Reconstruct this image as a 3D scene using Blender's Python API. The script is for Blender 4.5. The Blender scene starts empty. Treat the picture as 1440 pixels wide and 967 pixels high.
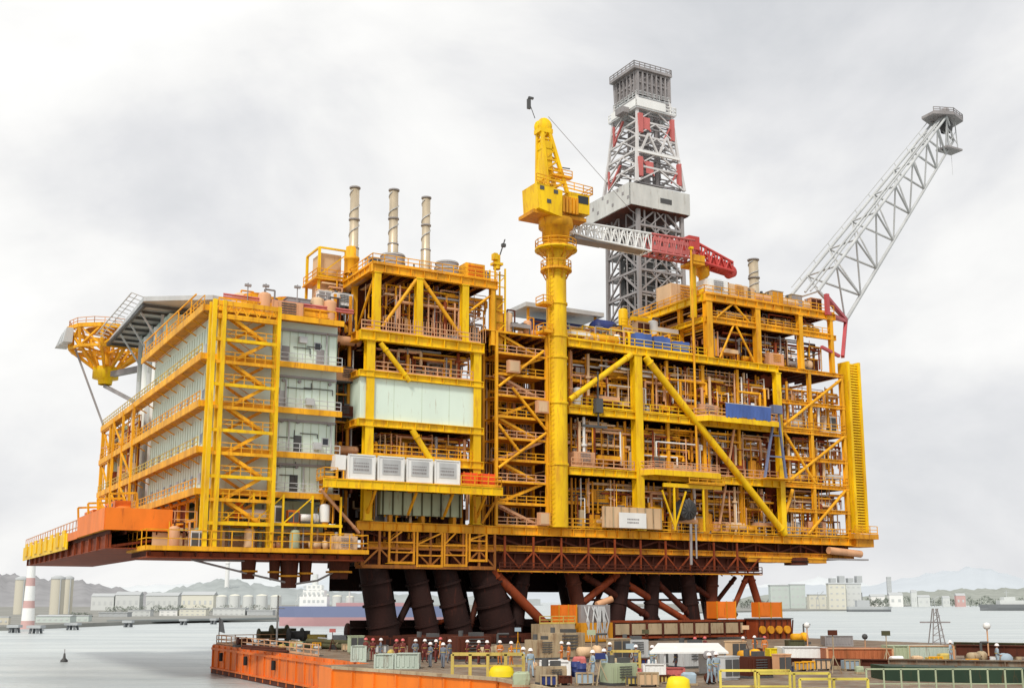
import bpy, math, random
from mathutils import Vector, Matrix
R = random.Random(7)
C = bpy.context.scene.collection
rad = math.radians

# ---------------------------------------------------------------- frames
CH = 8.0                      # camera height above the sea
PITCH = rad(10); FPX = 1600.0
PHI = rad(29.1)               # heading of the platform's long front
UX, UY = math.cos(PHI), math.sin(PHI)
P0 = (-435 / 1625 * 118, 118.0)

def W(u, v, z=0):             # platform coordinates (along front, into depth, height) -> world
    return (P0[0] + u * UX - v * UY, P0[1] + u * UY + v * UX, z)
def inv(x, y):
    X = x - P0[0]; Y = y - P0[1]
    return (X * UX + Y * UY, -X * UY + Y * UX)
def sight(px, py):
    x = px - 720; y = 563 - py
    return (x, FPX * math.cos(PITCH) - y * math.sin(PITCH), FPX * math.sin(PITCH) + y * math.cos(PITCH))
def G(px, py, z):             # survey: point of a level z, world
    d = sight(px, py); t = (z - CH) / d[2]
    return (d[0] * t, d[1] * t, z)
def GP(px, py, z):            # the same in platform coordinates
    g = G(px, py, z); u, v = inv(g[0], g[1]); return (u, v, z)
def D(px, py, dist):          # survey: point at a distance
    d = sight(px, py); t = dist / d[1]
    return (d[0] * t, dist, CH + d[2] * t)

# ---------------------------------------------------------------- materials
def _n(nt, t, **k):
    n = nt.nodes.new(t)
    for a, b in k.items(): setattr(n, a, b)
    return n
MATS = {}
def paint(name, col, rough=.55, var=.25, rust=.0, metal=0., scale=.5, spec=.3, rustcol=(.16, .06, .02)):
    m = bpy.data.materials.new(name); m.use_nodes = True; nt = m.node_tree
    b = nt.nodes['Principled BSDF']; L = nt.links
    geo = _n(nt, 'ShaderNodeNewGeometry')
    mp = _n(nt, 'ShaderNodeMapping'); mp.inputs['Scale'].default_value = (1, 1, .35)
    L.new(geo.outputs['Position'], mp.inputs['Vector'])
    n1 = _n(nt, 'ShaderNodeTexNoise'); n1.inputs['Scale'].default_value = scale; n1.inputs['Detail'].default_value = 6
    L.new(mp.outputs[0], n1.inputs['Vector'])
    r1 = _n(nt, 'ShaderNodeValToRGB')
    r1.color_ramp.elements[0].position = .3; r1.color_ramp.elements[1].position = .7
    dk = tuple(c * (1 - var) for c in col); lt = tuple(min(1, c * (1 + var * .45)) for c in col)
    r1.color_ramp.elements[0].color = (*dk, 1); r1.color_ramp.elements[1].color = (*lt, 1)
    L.new(n1.outputs['Fac'], r1.inputs[0])
    out = r1.outputs[0]
    if rust > 0:
        n2 = _n(nt, 'ShaderNodeTexNoise'); n2.inputs['Scale'].default_value = 1.7; n2.inputs['Detail'].default_value = 8
        n2.inputs['Roughness'].default_value = .7
        mp2 = _n(nt, 'ShaderNodeMapping'); mp2.inputs['Scale'].default_value = (1.3, 1.3, .22)
        L.new(geo.outputs['Position'], mp2.inputs['Vector']); L.new(mp2.outputs[0], n2.inputs['Vector'])
        r2 = _n(nt, 'ShaderNodeValToRGB')
        r2.color_ramp.elements[0].position = .66 - rust * .3; r2.color_ramp.elements[1].position = .78 - rust * .2
        L.new(n2.outputs['Fac'], r2.inputs[0])
        mx = _n(nt, 'ShaderNodeMix', data_type='RGBA'); mx.inputs['B'].default_value = (*rustcol, 1)
        ml = _n(nt, 'ShaderNodeMath', operation='MULTIPLY'); ml.inputs[1].default_value = .75
        L.new(r2.outputs[0], ml.inputs[0]); L.new(ml.outputs[0], mx.inputs['Factor'])
        L.new(out, mx.inputs['A']); out = mx.outputs['Result']
    L.new(out, b.inputs['Base Color'])
    b.inputs['Roughness'].default_value = rough; b.inputs['Metallic'].default_value = metal
    b.inputs['Specular IOR Level'].default_value = spec
    MATS[name] = m
    return m
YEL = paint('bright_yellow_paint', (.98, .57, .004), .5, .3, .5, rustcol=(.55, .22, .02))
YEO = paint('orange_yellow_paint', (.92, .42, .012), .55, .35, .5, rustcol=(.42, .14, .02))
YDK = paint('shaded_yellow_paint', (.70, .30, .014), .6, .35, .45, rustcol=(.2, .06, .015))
ORG = paint('orange_paint', (.85, .20, .015), .5, .2, .3, rustcol=(.4, .08, .01))
MINT = paint('pale_mint_paint', (.72, .84, .73), .5, .08, .26, scale=.25, rustcol=(.45, .42, .3))
DWH = paint('weathered_white_paint', (.62, .60, .59), .55, .18, .3, rustcol=(.4, .33, .3))
WHT = paint('white_paint', (.80, .80, .78), .45, .08, .12, rustcol=(.5, .42, .34))
BEI = paint('beige_paint', (.68, .47, .28), .55, .2, .3, rustcol=(.35, .18, .09))
PNK = paint('pale_pink_primer', (.68, .37, .20), .6, .2, .3)
GRY = paint('grey_steel', (.31, .29, .29), .5, .25, .2)
LGR = paint('light_grey_steel', (.52, .53, .53), .4, .2, .15)
DGR = paint('dark_grey_steel', (.09, .09, .09), .6, .3, .1)
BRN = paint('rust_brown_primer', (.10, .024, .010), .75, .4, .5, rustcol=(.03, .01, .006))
BWN = paint('bay_shade_brown', (.17, .05, .014), .8, .5, .6, rustcol=(.05, .012, .006))  # shade and yellow bounce of bay backs and deck undersides, as colour
MAR = paint('shaded_maroon_primer', (.085, .018, .007), .8, .4, .4, rustcol=(.02, .007, .004))  # maroon primer with the shade below and between decks mixed in
DRK = paint('unlit_brown_steel', (.022, .008, .006), .85, .4, .2)  # brown steel darkened to hold the unlit underside in its colour
RBR = paint('red_brown_primer', (.27, .05, .012), .7, .35, .5, rustcol=(.1, .02, .01))
RED = paint('red_paint', (.58, .07, .06), .5, .2, .15)
PRED = paint('faded_red_paint', (.55, .15, .14), .55, .2, .2)
BLU = paint('blue_tarpaulin', (.07, .13, .38), .5, .3, 0)
DBL = paint('dark_blue_paint', (.025, .04, .16), .5, .3, .1)
GRN = paint('pale_green_paint', (.42, .48, .32), .55, .2, .3)
DGN = paint('dark_green_paint', (.02, .045, .025), .6, .35, .25)
OLV = paint('olive_paint', (.09, .09, .045), .7, .4, .4)
TAN = paint('tan_paint', (.45, .35, .22), .6, .25, .5)
SIL = paint('stack_cladding', (.60, .50, .36), .35, .18, .1, metal=.35, scale=1.2)
BARGE = paint('orange_hull_paint', (.80, .17, .012), .55, .25, .65, rustcol=(.38, .12, .06))
DECKM = paint('worn_steel_deck', (.24, .20, .15), .8, .45, .7)
PBL = paint('pale_blue_cloth', (.36, .45, .52), .8, .18, 0)
GLS = paint('dark_glass', (.02, .025, .03), .12, .2, 0, spec=.6)
SKN = paint('skin', (.45, .25, .17), .6, .1, 0)
BYL = paint('tarpaulin_yellow', (.85, .66, .01), .5, .15, 0)
FYL = paint('faded_yellow_paint', (.62, .47, .12), .6, .25, .4)
BLK = paint('black_rubber', (.02, .02, .02), .9, .3, 0)
CORR = paint('orange_brown_container_paint', (.42, .13, .05), .6, .25, .5)
HELP = paint('helmet_white', (.85, .80, .78), .35, .05, 0)
HELR = paint('helmet_red', (.62, .12, .12), .35, .05, 0)

# ---------------------------------------------------------------- mesh building
class MB:
    def __init__(s): s.v = []; s.f = []; s.sm = []; s.mi = []; s.m = 0
    def mat(s, i): s.m = i; return s
    def face(s, idx, smooth=False): s.f.append(idx); s.sm.append(smooth); s.mi.append(s.m)
    def hexa(s, p):   # 8 points: bottom 4 ccw, top 4 ccw
        n = len(s.v); s.v += [tuple(q) for q in p]
        for a in ((3, 2, 1, 0), (4, 5, 6, 7), (0, 1, 5, 4), (1, 2, 6, 5), (2, 3, 7, 6), (3, 0, 4, 7)):
            s.face([n + i for i in a])
        return s
    def box(s, x0, x1, y0, y1, z0, z1):
        if x0 > x1: x0, x1 = x1, x0
        if y0 > y1: y0, y1 = y1, y0
        if z0 > z1: z0, z1 = z1, z0
        return s.hexa([(x0, y0, z0), (x1, y0, z0), (x1, y1, z0), (x0, y1, z0), (x0, y0, z1), (x1, y0, z1), (x1, y1, z1), (x0, y1, z1)])
    def cbox(s, x, y, z, a, b, c): return s.box(x - a / 2, x + a / 2, y - b / 2, y + b / 2, z, z + c)
    def bar(s, p, q, w, h=None):
        h = h or w; p = Vector(p); q = Vector(q); d = q - p
        if d.length < 1e-5: return s
        d.normalize(); up = Vector((0, 0, 1))
        if abs(d.z) > .95: up = Vector((0, 1, 0))
        a = d.cross(up).normalized(); b = a.cross(d).normalized()
        a = a * w / 2; b = b * h / 2
        return s.hexa([p - a - b, p + a - b, q + a - b, q - a - b, p - a + b, p + a + b, q + a + b, q - a + b])
    def ibeam(s, p, q, h=.9, w=.45, t=.08, stiff=1.6):
        p = Vector(p); q = Vector(q); d = (q - p); L = d.length
        if L < 1e-4: return s
        d.normalize(); up = Vector((0, 0, 1))
        if abs(d.z) > .95: up = Vector((0, 1, 0))
        a = d.cross(up).normalized(); b = a.cross(d).normalized()
        o = b * (h / 2 - t / 2)
        s.bar(p + o, q + o, w, t); s.bar(p - o, q - o, w, t); s.bar(p, q, t, h - 2 * t - .004)
        if stiff:
            k = max(1, int(L / stiff))
            for i in range(k + 1):
                c = p + d * (L * i / k); c0 = c - d * .03; c1 = c + d * .03
                if i == 0: c0 = c + d * .004; c1 = c + d * .06
                if i == k: c1 = c - d * .004; c0 = c - d * .06
                s.bar(c0, c1, w * .86, h - 2 * t - .004)
        return s
    def tube(s, p, q, r, n=8, r2=None, caps=True):
        r2 = r if r2 is None else r2; p = Vector(p); q = Vector(q); d = q - p
        if d.length < 1e-5: return s
        d.normalize(); up = Vector((0, 0, 1)) if abs(d.z) < .95 else Vector((1, 0, 0))
        a = d.cross(up).normalized(); b = d.cross(a).normalized(); m = len(s.v)
        cs = [(math.cos(2 * math.pi * i / n), math.sin(2 * math.pi * i / n)) for i in range(n)]
        for c, e in cs: s.v.append(tuple(p + a * (r * c) + b * (r * e)))
        for c, e in cs: s.v.append(tuple(q + a * (r2 * c) + b * (r2 * e)))
        for i in range(n):
            j = (i + 1) % n; s.face([m + i, m + n + i, m + n + j, m + j], n > 5)
        if caps:
            k = len(s.v); s.v += s.v[m:m + 2 * n]
            s.face([k + i for i in range(n)]); s.face([k + n + i for i in reversed(range(n))])
        return s
    def path(s, pts, r, n=6):
        for a, b in zip(pts, pts[1:]): s.tube(a, b, r, n)
        return s
    def lathe(s, c, prof, n=16, axis='z'):
        m = len(s.v)
        for r, h in prof:
            for i in range(n):
                t = 2 * math.pi * i / n; x = r * math.cos(t); y = r * math.sin(t)
                p = (x, y, h) if axis == 'z' else ((h, x, y) if axis == 'x' else (x, h, y))
                s.v.append((c[0] + p[0], c[1] + p[1], c[2] + p[2]))
        for k in range(len(prof) - 1):
            for i in range(n):
                j = (i + 1) % n; a = m + k * n
                s.face([a + i, a + j, a + n + j, a + n + i] if axis != 'y' else [a + i, a + n + i, a + n + j, a + j], True)
        return s
    def prism(s, poly, z0, z1):
        m = len(s.v); n = len(poly)
        s.v += [(x, y, z0) for x, y in poly] + [(x, y, z1) for x, y in poly]
        s.face([m + i for i in reversed(range(n))]); s.face([m + n + i for i in range(n)])
        for i in range(n):
            j = (i + 1) % n; s.face([m + i, m + j, m + n + j, m + n + i])
        return s
    def rail(s, pts, h=1.15, r=.045, sp=1.5, kick=True):
        for p, q in zip(pts, pts[1:]):
            p = Vector(p); q = Vector(q); L = (q - p).length; k = max(1, round(L / sp))
            for f in (1, .55): s.bar(p + Vector((0, 0, h * f)), q + Vector((0, 0, h * f)), 2 * r)
            if kick: s.bar(p + Vector((0, 0, .12)), q + Vector((0, 0, .12)), r, .18)
            for i in range(k + 1):
                c = p.lerp(q, i / k); s.bar(c, c + Vector((0, 0, h)), 2 * r)
        return s
    def build(s, name, mats, parent=None, base=None, frame='P', label=None):
        me = bpy.data.meshes.new(name)
        if parent is not None: bx, frame = BASE[parent.name]
        else: bx = base or (0, 0, 0)
        me.from_pydata([(a - bx[0], b - bx[1], c - bx[2]) for a, b, c in s.v], [], s.f)
        me.polygons.foreach_set('use_smooth', s.sm)
        if not isinstance(mats, (list, tuple)): mats = [mats]
        for m in mats: me.materials.append(m)
        if len(mats) > 1: me.polygons.foreach_set('material_index', [min(i, len(mats) - 1) for i in s.mi])
        me.update()
        o = bpy.data.objects.new(name, me); C.objects.link(o)
        BASE[o.name] = (bx, frame)
        if parent is not None: o.parent = parent
        else: pose(o, bx, frame)
        if label: o['label'] = label
        return o
BASE = {}
def pose(o, b, frame):
    if frame == 'P': o.location = W(*b); o.rotation_euler = (0, 0, PHI)
    elif frame == 'W': o.location = b
def tag(o, label, cat, group=None, kind=None):
    o['label'] = label; o['category'] = cat
    if group: o['group'] = group
    if kind: o['kind'] = kind
    return o
def struct(o): o['kind'] = 'structure'; return o
def thing(name, label, cat, base=(0, 0, 0), group=None, frame='P'):
    o = bpy.data.objects.new(name, None); C.objects.link(o); o.empty_display_size = .5
    BASE[o.name] = (base, frame); pose(o, base, frame)
    return tag(o, label, cat, group)
def kids(o): return [c for c in list(bpy.data.objects) if c.parent == o]
def dup(root, loc, rz, label, group=None, mats=None):
    r = root.copy(); C.objects.link(r); r.location = loc; r.rotation_euler = (0, 0, rz); r['label'] = label
    if group: r['group'] = group
    for c in CH_[root.name]:
        d = c.copy(); C.objects.link(d); d.parent = r
    return r
CH_ = {}
ORD = ['first', 'second', 'third', 'fourth', 'fifth', 'sixth', 'seventh', 'eighth', 'ninth', 'tenth', 'eleventh', 'twelfth', 'thirteenth', 'fourteenth', 'fifteenth', 'sixteenth', 'seventeenth', 'eighteenth']

# ---------------------------------------------------------------- the setting
sc = bpy.context.scene
w = bpy.data.worlds.new('World'); sc.world = w; w.use_nodes = True
nt = w.node_tree; L = nt.links; bg = nt.nodes['Background']
SUN_EL, SUN_ROT = rad(48), rad(200)
sky = _n(nt, 'ShaderNodeTexSky', sky_type='NISHITA'); sky.sun_disc = False
sky.sun_elevation = SUN_EL; sky.sun_rotation = SUN_ROT
bgs = bg; bgs.inputs['Strength'].default_value = .05; L.new(sky.outputs[0], bgs.inputs['Color'])
tc = _n(nt, 'ShaderNodeTexCoord')
mp = _n(nt, 'ShaderNodeMapping'); mp.inputs['Scale'].default_value = (1.0, 1.0, 1.7); mp.inputs['Location'].default_value = (1.3, 2.4, 4.15)
L.new(tc.outputs['Generated'], mp.inputs['Vector'])
n1 = _n(nt, 'ShaderNodeTexNoise'); n1.inputs['Scale'].default_value = 2.6; n1.inputs['Detail'].default_value = 8; n1.inputs['Roughness'].default_value = .52; n1.inputs['Distortion'].default_value = .25
L.new(mp.outputs[0], n1.inputs['Vector'])
cr = _n(nt, 'ShaderNodeValToRGB'); e = cr.color_ramp.elements
e[0].position = .34; e[0].color = (.62, .635, .66, 1); e[1].position = .66; e[1].color = (.99, .985, .965, 1)
k = e.new(.45); k.color = (.75, .755, .77, 1); k = e.new(.54); k.color = (.88, .878, .87, 1)
L.new(n1.outputs['Fac'], cr.inputs[0])
bg2 = _n(nt, 'ShaderNodeBackground'); L.new(cr.outputs[0], bg2.inputs['Color']); bg2.inputs['Strength'].default_value = 1.1
add = _n(nt, 'ShaderNodeAddShader'); L.new(bgs.outputs[0], add.inputs[0]); L.new(bg2.outputs[0], add.inputs[1])
mixs = _n(nt, 'ShaderNodeMixShader'); mixs.inputs[0].default_value = .96
L.new(bgs.outputs[0], mixs.inputs[1]); L.new(bg2.outputs[0], mixs.inputs[2])
L.new(mixs.outputs[0], nt.nodes['World Output'].inputs['Surface'])
sl = bpy.data.lights.new('sun', 'SUN'); sl.energy = 2.6; sl.angle = rad(12); sl.color = (1, .95, .86)
so = bpy.data.objects.new('sun', sl); C.objects.link(so)
sd = Vector((math.sin(SUN_ROT) * math.cos(SUN_EL), math.cos(SUN_ROT) * math.cos(SUN_EL), math.sin(SUN_EL)))
so.rotation_euler = (-sd).to_track_quat('-Z', 'Y').to_euler()

cam = bpy.data.cameras.new('camera'); co = bpy.data.objects.new('camera', cam); C.objects.link(co); sc.camera = co
cam.sensor_width = 36; cam.lens = 36 * FPX / 1440; cam.shift_y = 79.5 / 1440
cam.clip_end = 60000; cam.clip_start = .5
co.location = (0, 0, CH); co.rotation_euler = (math.pi / 2 + PITCH, 0, 0)
sc.view_settings.view_transform = 'Standard'; sc.view_settings.look = 'None'; sc.view_settings.exposure = 0

def sea_mat():
    m = bpy.data.materials.new('sea_water'); m.use_nodes = True; nt = m.node_tree; b = nt.nodes['Principled BSDF']; L = nt.links
    b.inputs['Base Color'].default_value = (.36, .41, .41, 1); b.inputs['Roughness'].default_value = .28; b.inputs['Specular IOR Level'].default_value = .35
    geo = _n(nt, 'ShaderNodeNewGeometry'); mp = _n(nt, 'ShaderNodeMapping'); mp.inputs['Scale'].default_value = (.35, 1.0, 1)
    L.new(geo.outputs['Position'], mp.inputs['Vector'])
    n = _n(nt, 'ShaderNodeTexNoise'); n.inputs['Scale'].default_value = .38; n.inputs['Detail'].default_value = 7; n.inputs['Roughness'].default_value = .6
    L.new(mp.outputs[0], n.inputs['Vector'])
    bp = _n(nt, 'ShaderNodeBump'); bp.inputs['Strength'].default_value = .8; bp.inputs['Distance'].default_value = 1.2
    L.new(n.outputs['Fac'], bp.inputs['Height']); L.new(bp.outputs[0], b.inputs['Normal'])
    n2 = _n(nt, 'ShaderNodeTexNoise'); n2.inputs['Scale'].default_value = .05; n2.inputs['Detail'].default_value = 9; n2.inputs['Roughness'].default_value = .62
    mp2 = _n(nt, 'ShaderNodeMapping'); mp2.inputs['Scale'].default_value = (.35, 1.9, 1)
    L.new(geo.outputs['Position'], mp2.inputs['Vector']); L.new(mp2.outputs[0], n2.inputs['Vector'])
    r = _n(nt, 'ShaderNodeValToRGB'); r.color_ramp.elements[0].position = .35; r.color_ramp.elements[1].position = .65
    r.color_ramp.elements[0].color = (.36, .41, .42, 1); r.color_ramp.elements[1].color = (.54, .58, .57, 1)
    L.new(n2.outputs['Fac'], r.inputs[0]); L.new(r.outputs[0], b.inputs['Base Color'])
    return m
mb = MB(); mb.v = [(-25000, -300, 0), (25000, -300, 0), (25000, 42000, 0), (-25000, 42000, 0)]; mb.face([0, 1, 2, 3])
struct(mb.build('sea', sea_mat(), frame='W'))

def hill(name, mat, dist, depth, pts, seed, zbase=0.0):
    """a ridge whose skyline heights are surveyed at some bearings"""
    rr = random.Random(seed); mb = MB(); n = 120
    x0, x1 = pts[0][0], pts[-1][0]
    def prof(x):
        for (a, ya), (b, yb) in zip(pts, pts[1:]):
            if a <= x <= b:
                t = (x - a) / (b - a); t = t * t * (3 - 2 * t); return ya + (yb - ya) * t
        return pts[-1][1]
    rows = 10; ph = [rr.uniform(0, 6) for _ in range(8)]
    for j in range(rows + 1):
        fj = j / rows; dd = dist + depth * fj
        for i in range(n + 1):
            px = x0 + (x1 - x0) * i / n
            top = D(px, prof(px), dist + depth * .6)[2]
            X = sight(px, 845)[0] / sight(px, 845)[1] * dd
            hgt = math.sin(min(1, fj / .6) * math.pi / 2) ** .8 if fj <= .6 else math.cos((fj - .6) / .4 * math.pi / 2)
            wob = 1 + .06 * math.sin(px * .21 + ph[0] + fj * 5) + .04 * math.sin(px * .57 + ph[1] - fj * 9) + .03 * rr.uniform(-1, 1)
            z = zbase + max(0, top - zbase) * hgt * (wob if 0 < fj < 1 else 1)
            if j in (0, rows): z = -1
            mb.v.append((X, dd, z))
    for j in range(rows):
        for i in range(n):
            a = j * (n + 1) + i; mb.face([a, a + 1, a + n + 2, a + n + 1], True)
    return struct(mb.build(name, mat, frame='W'))
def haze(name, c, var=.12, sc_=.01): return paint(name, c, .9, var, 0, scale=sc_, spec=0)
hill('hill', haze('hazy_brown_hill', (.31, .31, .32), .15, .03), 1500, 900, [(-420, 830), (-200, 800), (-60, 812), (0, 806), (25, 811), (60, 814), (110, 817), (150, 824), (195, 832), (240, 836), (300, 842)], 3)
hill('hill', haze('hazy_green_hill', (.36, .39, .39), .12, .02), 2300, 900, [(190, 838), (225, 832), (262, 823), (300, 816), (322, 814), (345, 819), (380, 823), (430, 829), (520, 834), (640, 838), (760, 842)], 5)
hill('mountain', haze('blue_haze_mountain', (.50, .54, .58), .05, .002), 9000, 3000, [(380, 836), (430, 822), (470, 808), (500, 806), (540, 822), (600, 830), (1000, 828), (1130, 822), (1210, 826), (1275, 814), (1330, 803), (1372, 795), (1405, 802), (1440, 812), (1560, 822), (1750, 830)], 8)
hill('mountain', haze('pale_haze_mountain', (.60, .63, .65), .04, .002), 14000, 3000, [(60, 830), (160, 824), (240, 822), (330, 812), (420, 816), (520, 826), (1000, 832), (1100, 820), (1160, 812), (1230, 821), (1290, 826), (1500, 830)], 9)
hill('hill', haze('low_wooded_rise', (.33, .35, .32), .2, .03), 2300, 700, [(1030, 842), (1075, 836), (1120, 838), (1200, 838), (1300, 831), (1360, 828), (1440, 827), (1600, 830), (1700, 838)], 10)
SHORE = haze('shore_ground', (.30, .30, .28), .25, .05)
def land(name, pts, z0, z1, mat=SHORE):
    mb = MB(); mb.prism(pts, z0, z1); return struct(mb.build(name, mat, frame='W'))
land('left_shore', [G(-300, 893, 0)[:2], G(10, 886, 0)[:2], G(140, 880, 0)[:2], G(250, 875, 0)[:2], G(370, 872, 0)[:2], G(560, 868, 0)[:2], G(700, 861, 0)[:2], (0, 2600), (-1600, 2600), (-900, 500)], -1, 1.2)
land('right_shore', [G(980, 862, 0)[:2], G(1100, 859, 0)[:2], G(1232, 858, 0)[:2], G(1240, 853, 0)[:2], G(1340, 850.5, 0)[:2], G(1700, 851, 0)[:2], (3000, 3300), (300, 3300)], -1, 1.0)
land('jetty', [G(150, 878, 0)[:2], G(440, 872, 0)[:2], G(440, 871, 0)[:2], G(150, 876.5, 0)[:2]], .8, 1.4, haze('jetty_concrete', (.24, .26, .26)))

# ---------------------------------------------------------------- far shore things
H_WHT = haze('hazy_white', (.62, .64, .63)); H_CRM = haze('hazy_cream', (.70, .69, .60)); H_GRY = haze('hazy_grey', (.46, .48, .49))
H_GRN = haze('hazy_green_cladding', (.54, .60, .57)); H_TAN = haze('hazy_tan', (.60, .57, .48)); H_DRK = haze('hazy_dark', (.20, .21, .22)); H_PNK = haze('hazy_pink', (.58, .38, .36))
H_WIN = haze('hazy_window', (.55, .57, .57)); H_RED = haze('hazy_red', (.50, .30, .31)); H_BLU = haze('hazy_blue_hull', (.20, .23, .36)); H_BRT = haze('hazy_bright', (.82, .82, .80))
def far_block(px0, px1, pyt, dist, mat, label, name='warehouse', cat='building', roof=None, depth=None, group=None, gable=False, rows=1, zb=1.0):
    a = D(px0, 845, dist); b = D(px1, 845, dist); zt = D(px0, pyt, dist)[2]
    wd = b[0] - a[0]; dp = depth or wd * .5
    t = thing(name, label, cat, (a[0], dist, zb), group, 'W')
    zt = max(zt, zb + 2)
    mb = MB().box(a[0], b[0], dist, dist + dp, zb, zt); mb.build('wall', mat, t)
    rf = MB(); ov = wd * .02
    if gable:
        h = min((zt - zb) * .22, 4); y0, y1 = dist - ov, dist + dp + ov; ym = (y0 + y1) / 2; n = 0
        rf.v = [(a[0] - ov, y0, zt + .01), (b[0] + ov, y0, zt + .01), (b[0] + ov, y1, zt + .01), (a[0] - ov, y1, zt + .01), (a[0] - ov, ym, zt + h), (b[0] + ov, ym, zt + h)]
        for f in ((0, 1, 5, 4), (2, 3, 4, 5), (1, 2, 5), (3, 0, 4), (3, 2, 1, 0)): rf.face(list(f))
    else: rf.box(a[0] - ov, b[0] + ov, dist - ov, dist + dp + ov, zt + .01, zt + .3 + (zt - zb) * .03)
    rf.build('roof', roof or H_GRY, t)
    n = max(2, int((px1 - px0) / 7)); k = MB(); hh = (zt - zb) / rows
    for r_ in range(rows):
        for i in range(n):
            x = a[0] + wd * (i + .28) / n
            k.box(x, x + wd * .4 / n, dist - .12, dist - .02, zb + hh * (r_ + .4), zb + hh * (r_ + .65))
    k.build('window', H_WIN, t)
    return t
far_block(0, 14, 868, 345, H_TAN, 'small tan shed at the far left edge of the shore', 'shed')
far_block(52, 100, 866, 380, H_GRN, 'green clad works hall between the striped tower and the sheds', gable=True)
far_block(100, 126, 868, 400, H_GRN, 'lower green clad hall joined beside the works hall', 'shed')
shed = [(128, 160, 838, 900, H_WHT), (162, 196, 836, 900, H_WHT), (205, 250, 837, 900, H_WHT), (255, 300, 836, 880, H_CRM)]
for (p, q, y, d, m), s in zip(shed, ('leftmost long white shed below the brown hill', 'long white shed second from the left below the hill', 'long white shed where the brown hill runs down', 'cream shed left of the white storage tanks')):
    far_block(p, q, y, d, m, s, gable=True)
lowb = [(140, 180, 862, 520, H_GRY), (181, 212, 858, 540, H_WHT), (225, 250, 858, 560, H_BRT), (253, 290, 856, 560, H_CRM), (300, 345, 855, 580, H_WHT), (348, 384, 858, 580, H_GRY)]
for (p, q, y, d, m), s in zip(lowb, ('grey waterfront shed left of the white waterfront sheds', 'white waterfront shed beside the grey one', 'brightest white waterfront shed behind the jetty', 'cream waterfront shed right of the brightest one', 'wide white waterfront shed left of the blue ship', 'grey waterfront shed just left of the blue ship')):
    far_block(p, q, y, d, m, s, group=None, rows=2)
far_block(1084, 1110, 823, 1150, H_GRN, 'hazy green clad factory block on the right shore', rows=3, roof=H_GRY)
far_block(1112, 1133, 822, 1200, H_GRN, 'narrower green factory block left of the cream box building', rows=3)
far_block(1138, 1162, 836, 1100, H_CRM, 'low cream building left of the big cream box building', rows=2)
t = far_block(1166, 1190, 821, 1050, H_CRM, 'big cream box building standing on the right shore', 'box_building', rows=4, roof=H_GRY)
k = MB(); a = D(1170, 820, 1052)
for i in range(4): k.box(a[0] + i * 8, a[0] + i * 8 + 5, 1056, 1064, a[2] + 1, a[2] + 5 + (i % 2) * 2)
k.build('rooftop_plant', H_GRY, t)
far_block(1190.5, 1212, 821, 1056, H_WHT, 'greyish white annex against the big cream box building', 'box_building', rows=4)
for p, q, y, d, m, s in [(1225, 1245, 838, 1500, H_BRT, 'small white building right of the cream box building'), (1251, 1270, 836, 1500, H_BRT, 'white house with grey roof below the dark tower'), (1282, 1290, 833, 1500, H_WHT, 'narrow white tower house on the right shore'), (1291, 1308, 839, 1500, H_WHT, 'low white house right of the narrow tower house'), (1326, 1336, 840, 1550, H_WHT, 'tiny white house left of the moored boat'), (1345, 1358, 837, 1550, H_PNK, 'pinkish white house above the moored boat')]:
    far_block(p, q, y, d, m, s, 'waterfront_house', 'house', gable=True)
far_block(1249, 1255, 812, 1700, H_GRY, 'thin dark grey tower block above the right shore', 'tower_block', rows=6)
# silos
def silo(px, pyt, pyb, r, dist, label, mat=H_TAN):
    b = D(px, 845, dist); zt = D(px, pyt, dist)[2]; t = thing('silo', label, 'silo', (b[0], dist, 1), 'tall tan silos on the left shore', 'W')
    MB().tube((b[0], dist, 1), (b[0], dist, zt), r, 20).build('shell', mat, t)
    MB().lathe((b[0], dist, zt), [(r * 1.05, 0), (r * 1.05, 1), (r * .4, 2), (.01, 2.1)], 20).build('cap', H_GRY, t)
    MB().bar((b[0] + r * .7, dist - r * .8, 1), (b[0] + r * .7, dist - r * .8, zt), .5).build('ladder', H_GRY, t)
silo(29, 815, 880, 3.4, 620, 'tan silo standing alone left of the striped tower')
silo(80, 814, 880, 3.6, 620, 'tan silo, left one of the pair right of the striped tower')
silo(95, 814, 880, 2.6, 640, 'narrow tan silo, right one of the pair')
# port cranes and tree clumps along the far shore
def far_crane(px, dist, hpx, mat, label):
    b = D(px, 845, dist); sc_ = dist / 1625; h = hpx * sc_; t = thing('harbour_crane', label, 'crane', (b[0], dist, 1), None, 'W'); w_ = .5 * sc_
    for q in (-1, 1): MB().bar((b[0] + q * 2.5 * sc_, dist, 1), (b[0] + q * 1.4 * sc_, dist, h * .6), w_).build('leg', mat, t)
    MB().bar((b[0] - 3 * sc_, dist, h * .6), (b[0] + 9 * sc_, dist, h), w_ * 1.3).bar((b[0], dist, h * .6), (b[0], dist, h * .95), w_).bar((b[0], dist, h * .95), (b[0] + 9 * sc_, dist, h), w_ * .5).build('jib', mat, t)
far_crane(205, 600, 22, H_GRY, 'grey harbour crane between the white waterfront sheds'); far_crane(418, 620, 34, H_WHT, 'pale harbour crane behind the blue ship'); far_crane(1150, 1080, 26, H_GRY, 'grey harbour crane left of the cream box building'); far_crane(1312, 1500, 16, H_GRY, 'tiny grey harbour crane on the right shore')
H_TRE = haze('hazy_foliage', (.24, .27, .23), .3, .2)
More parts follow.
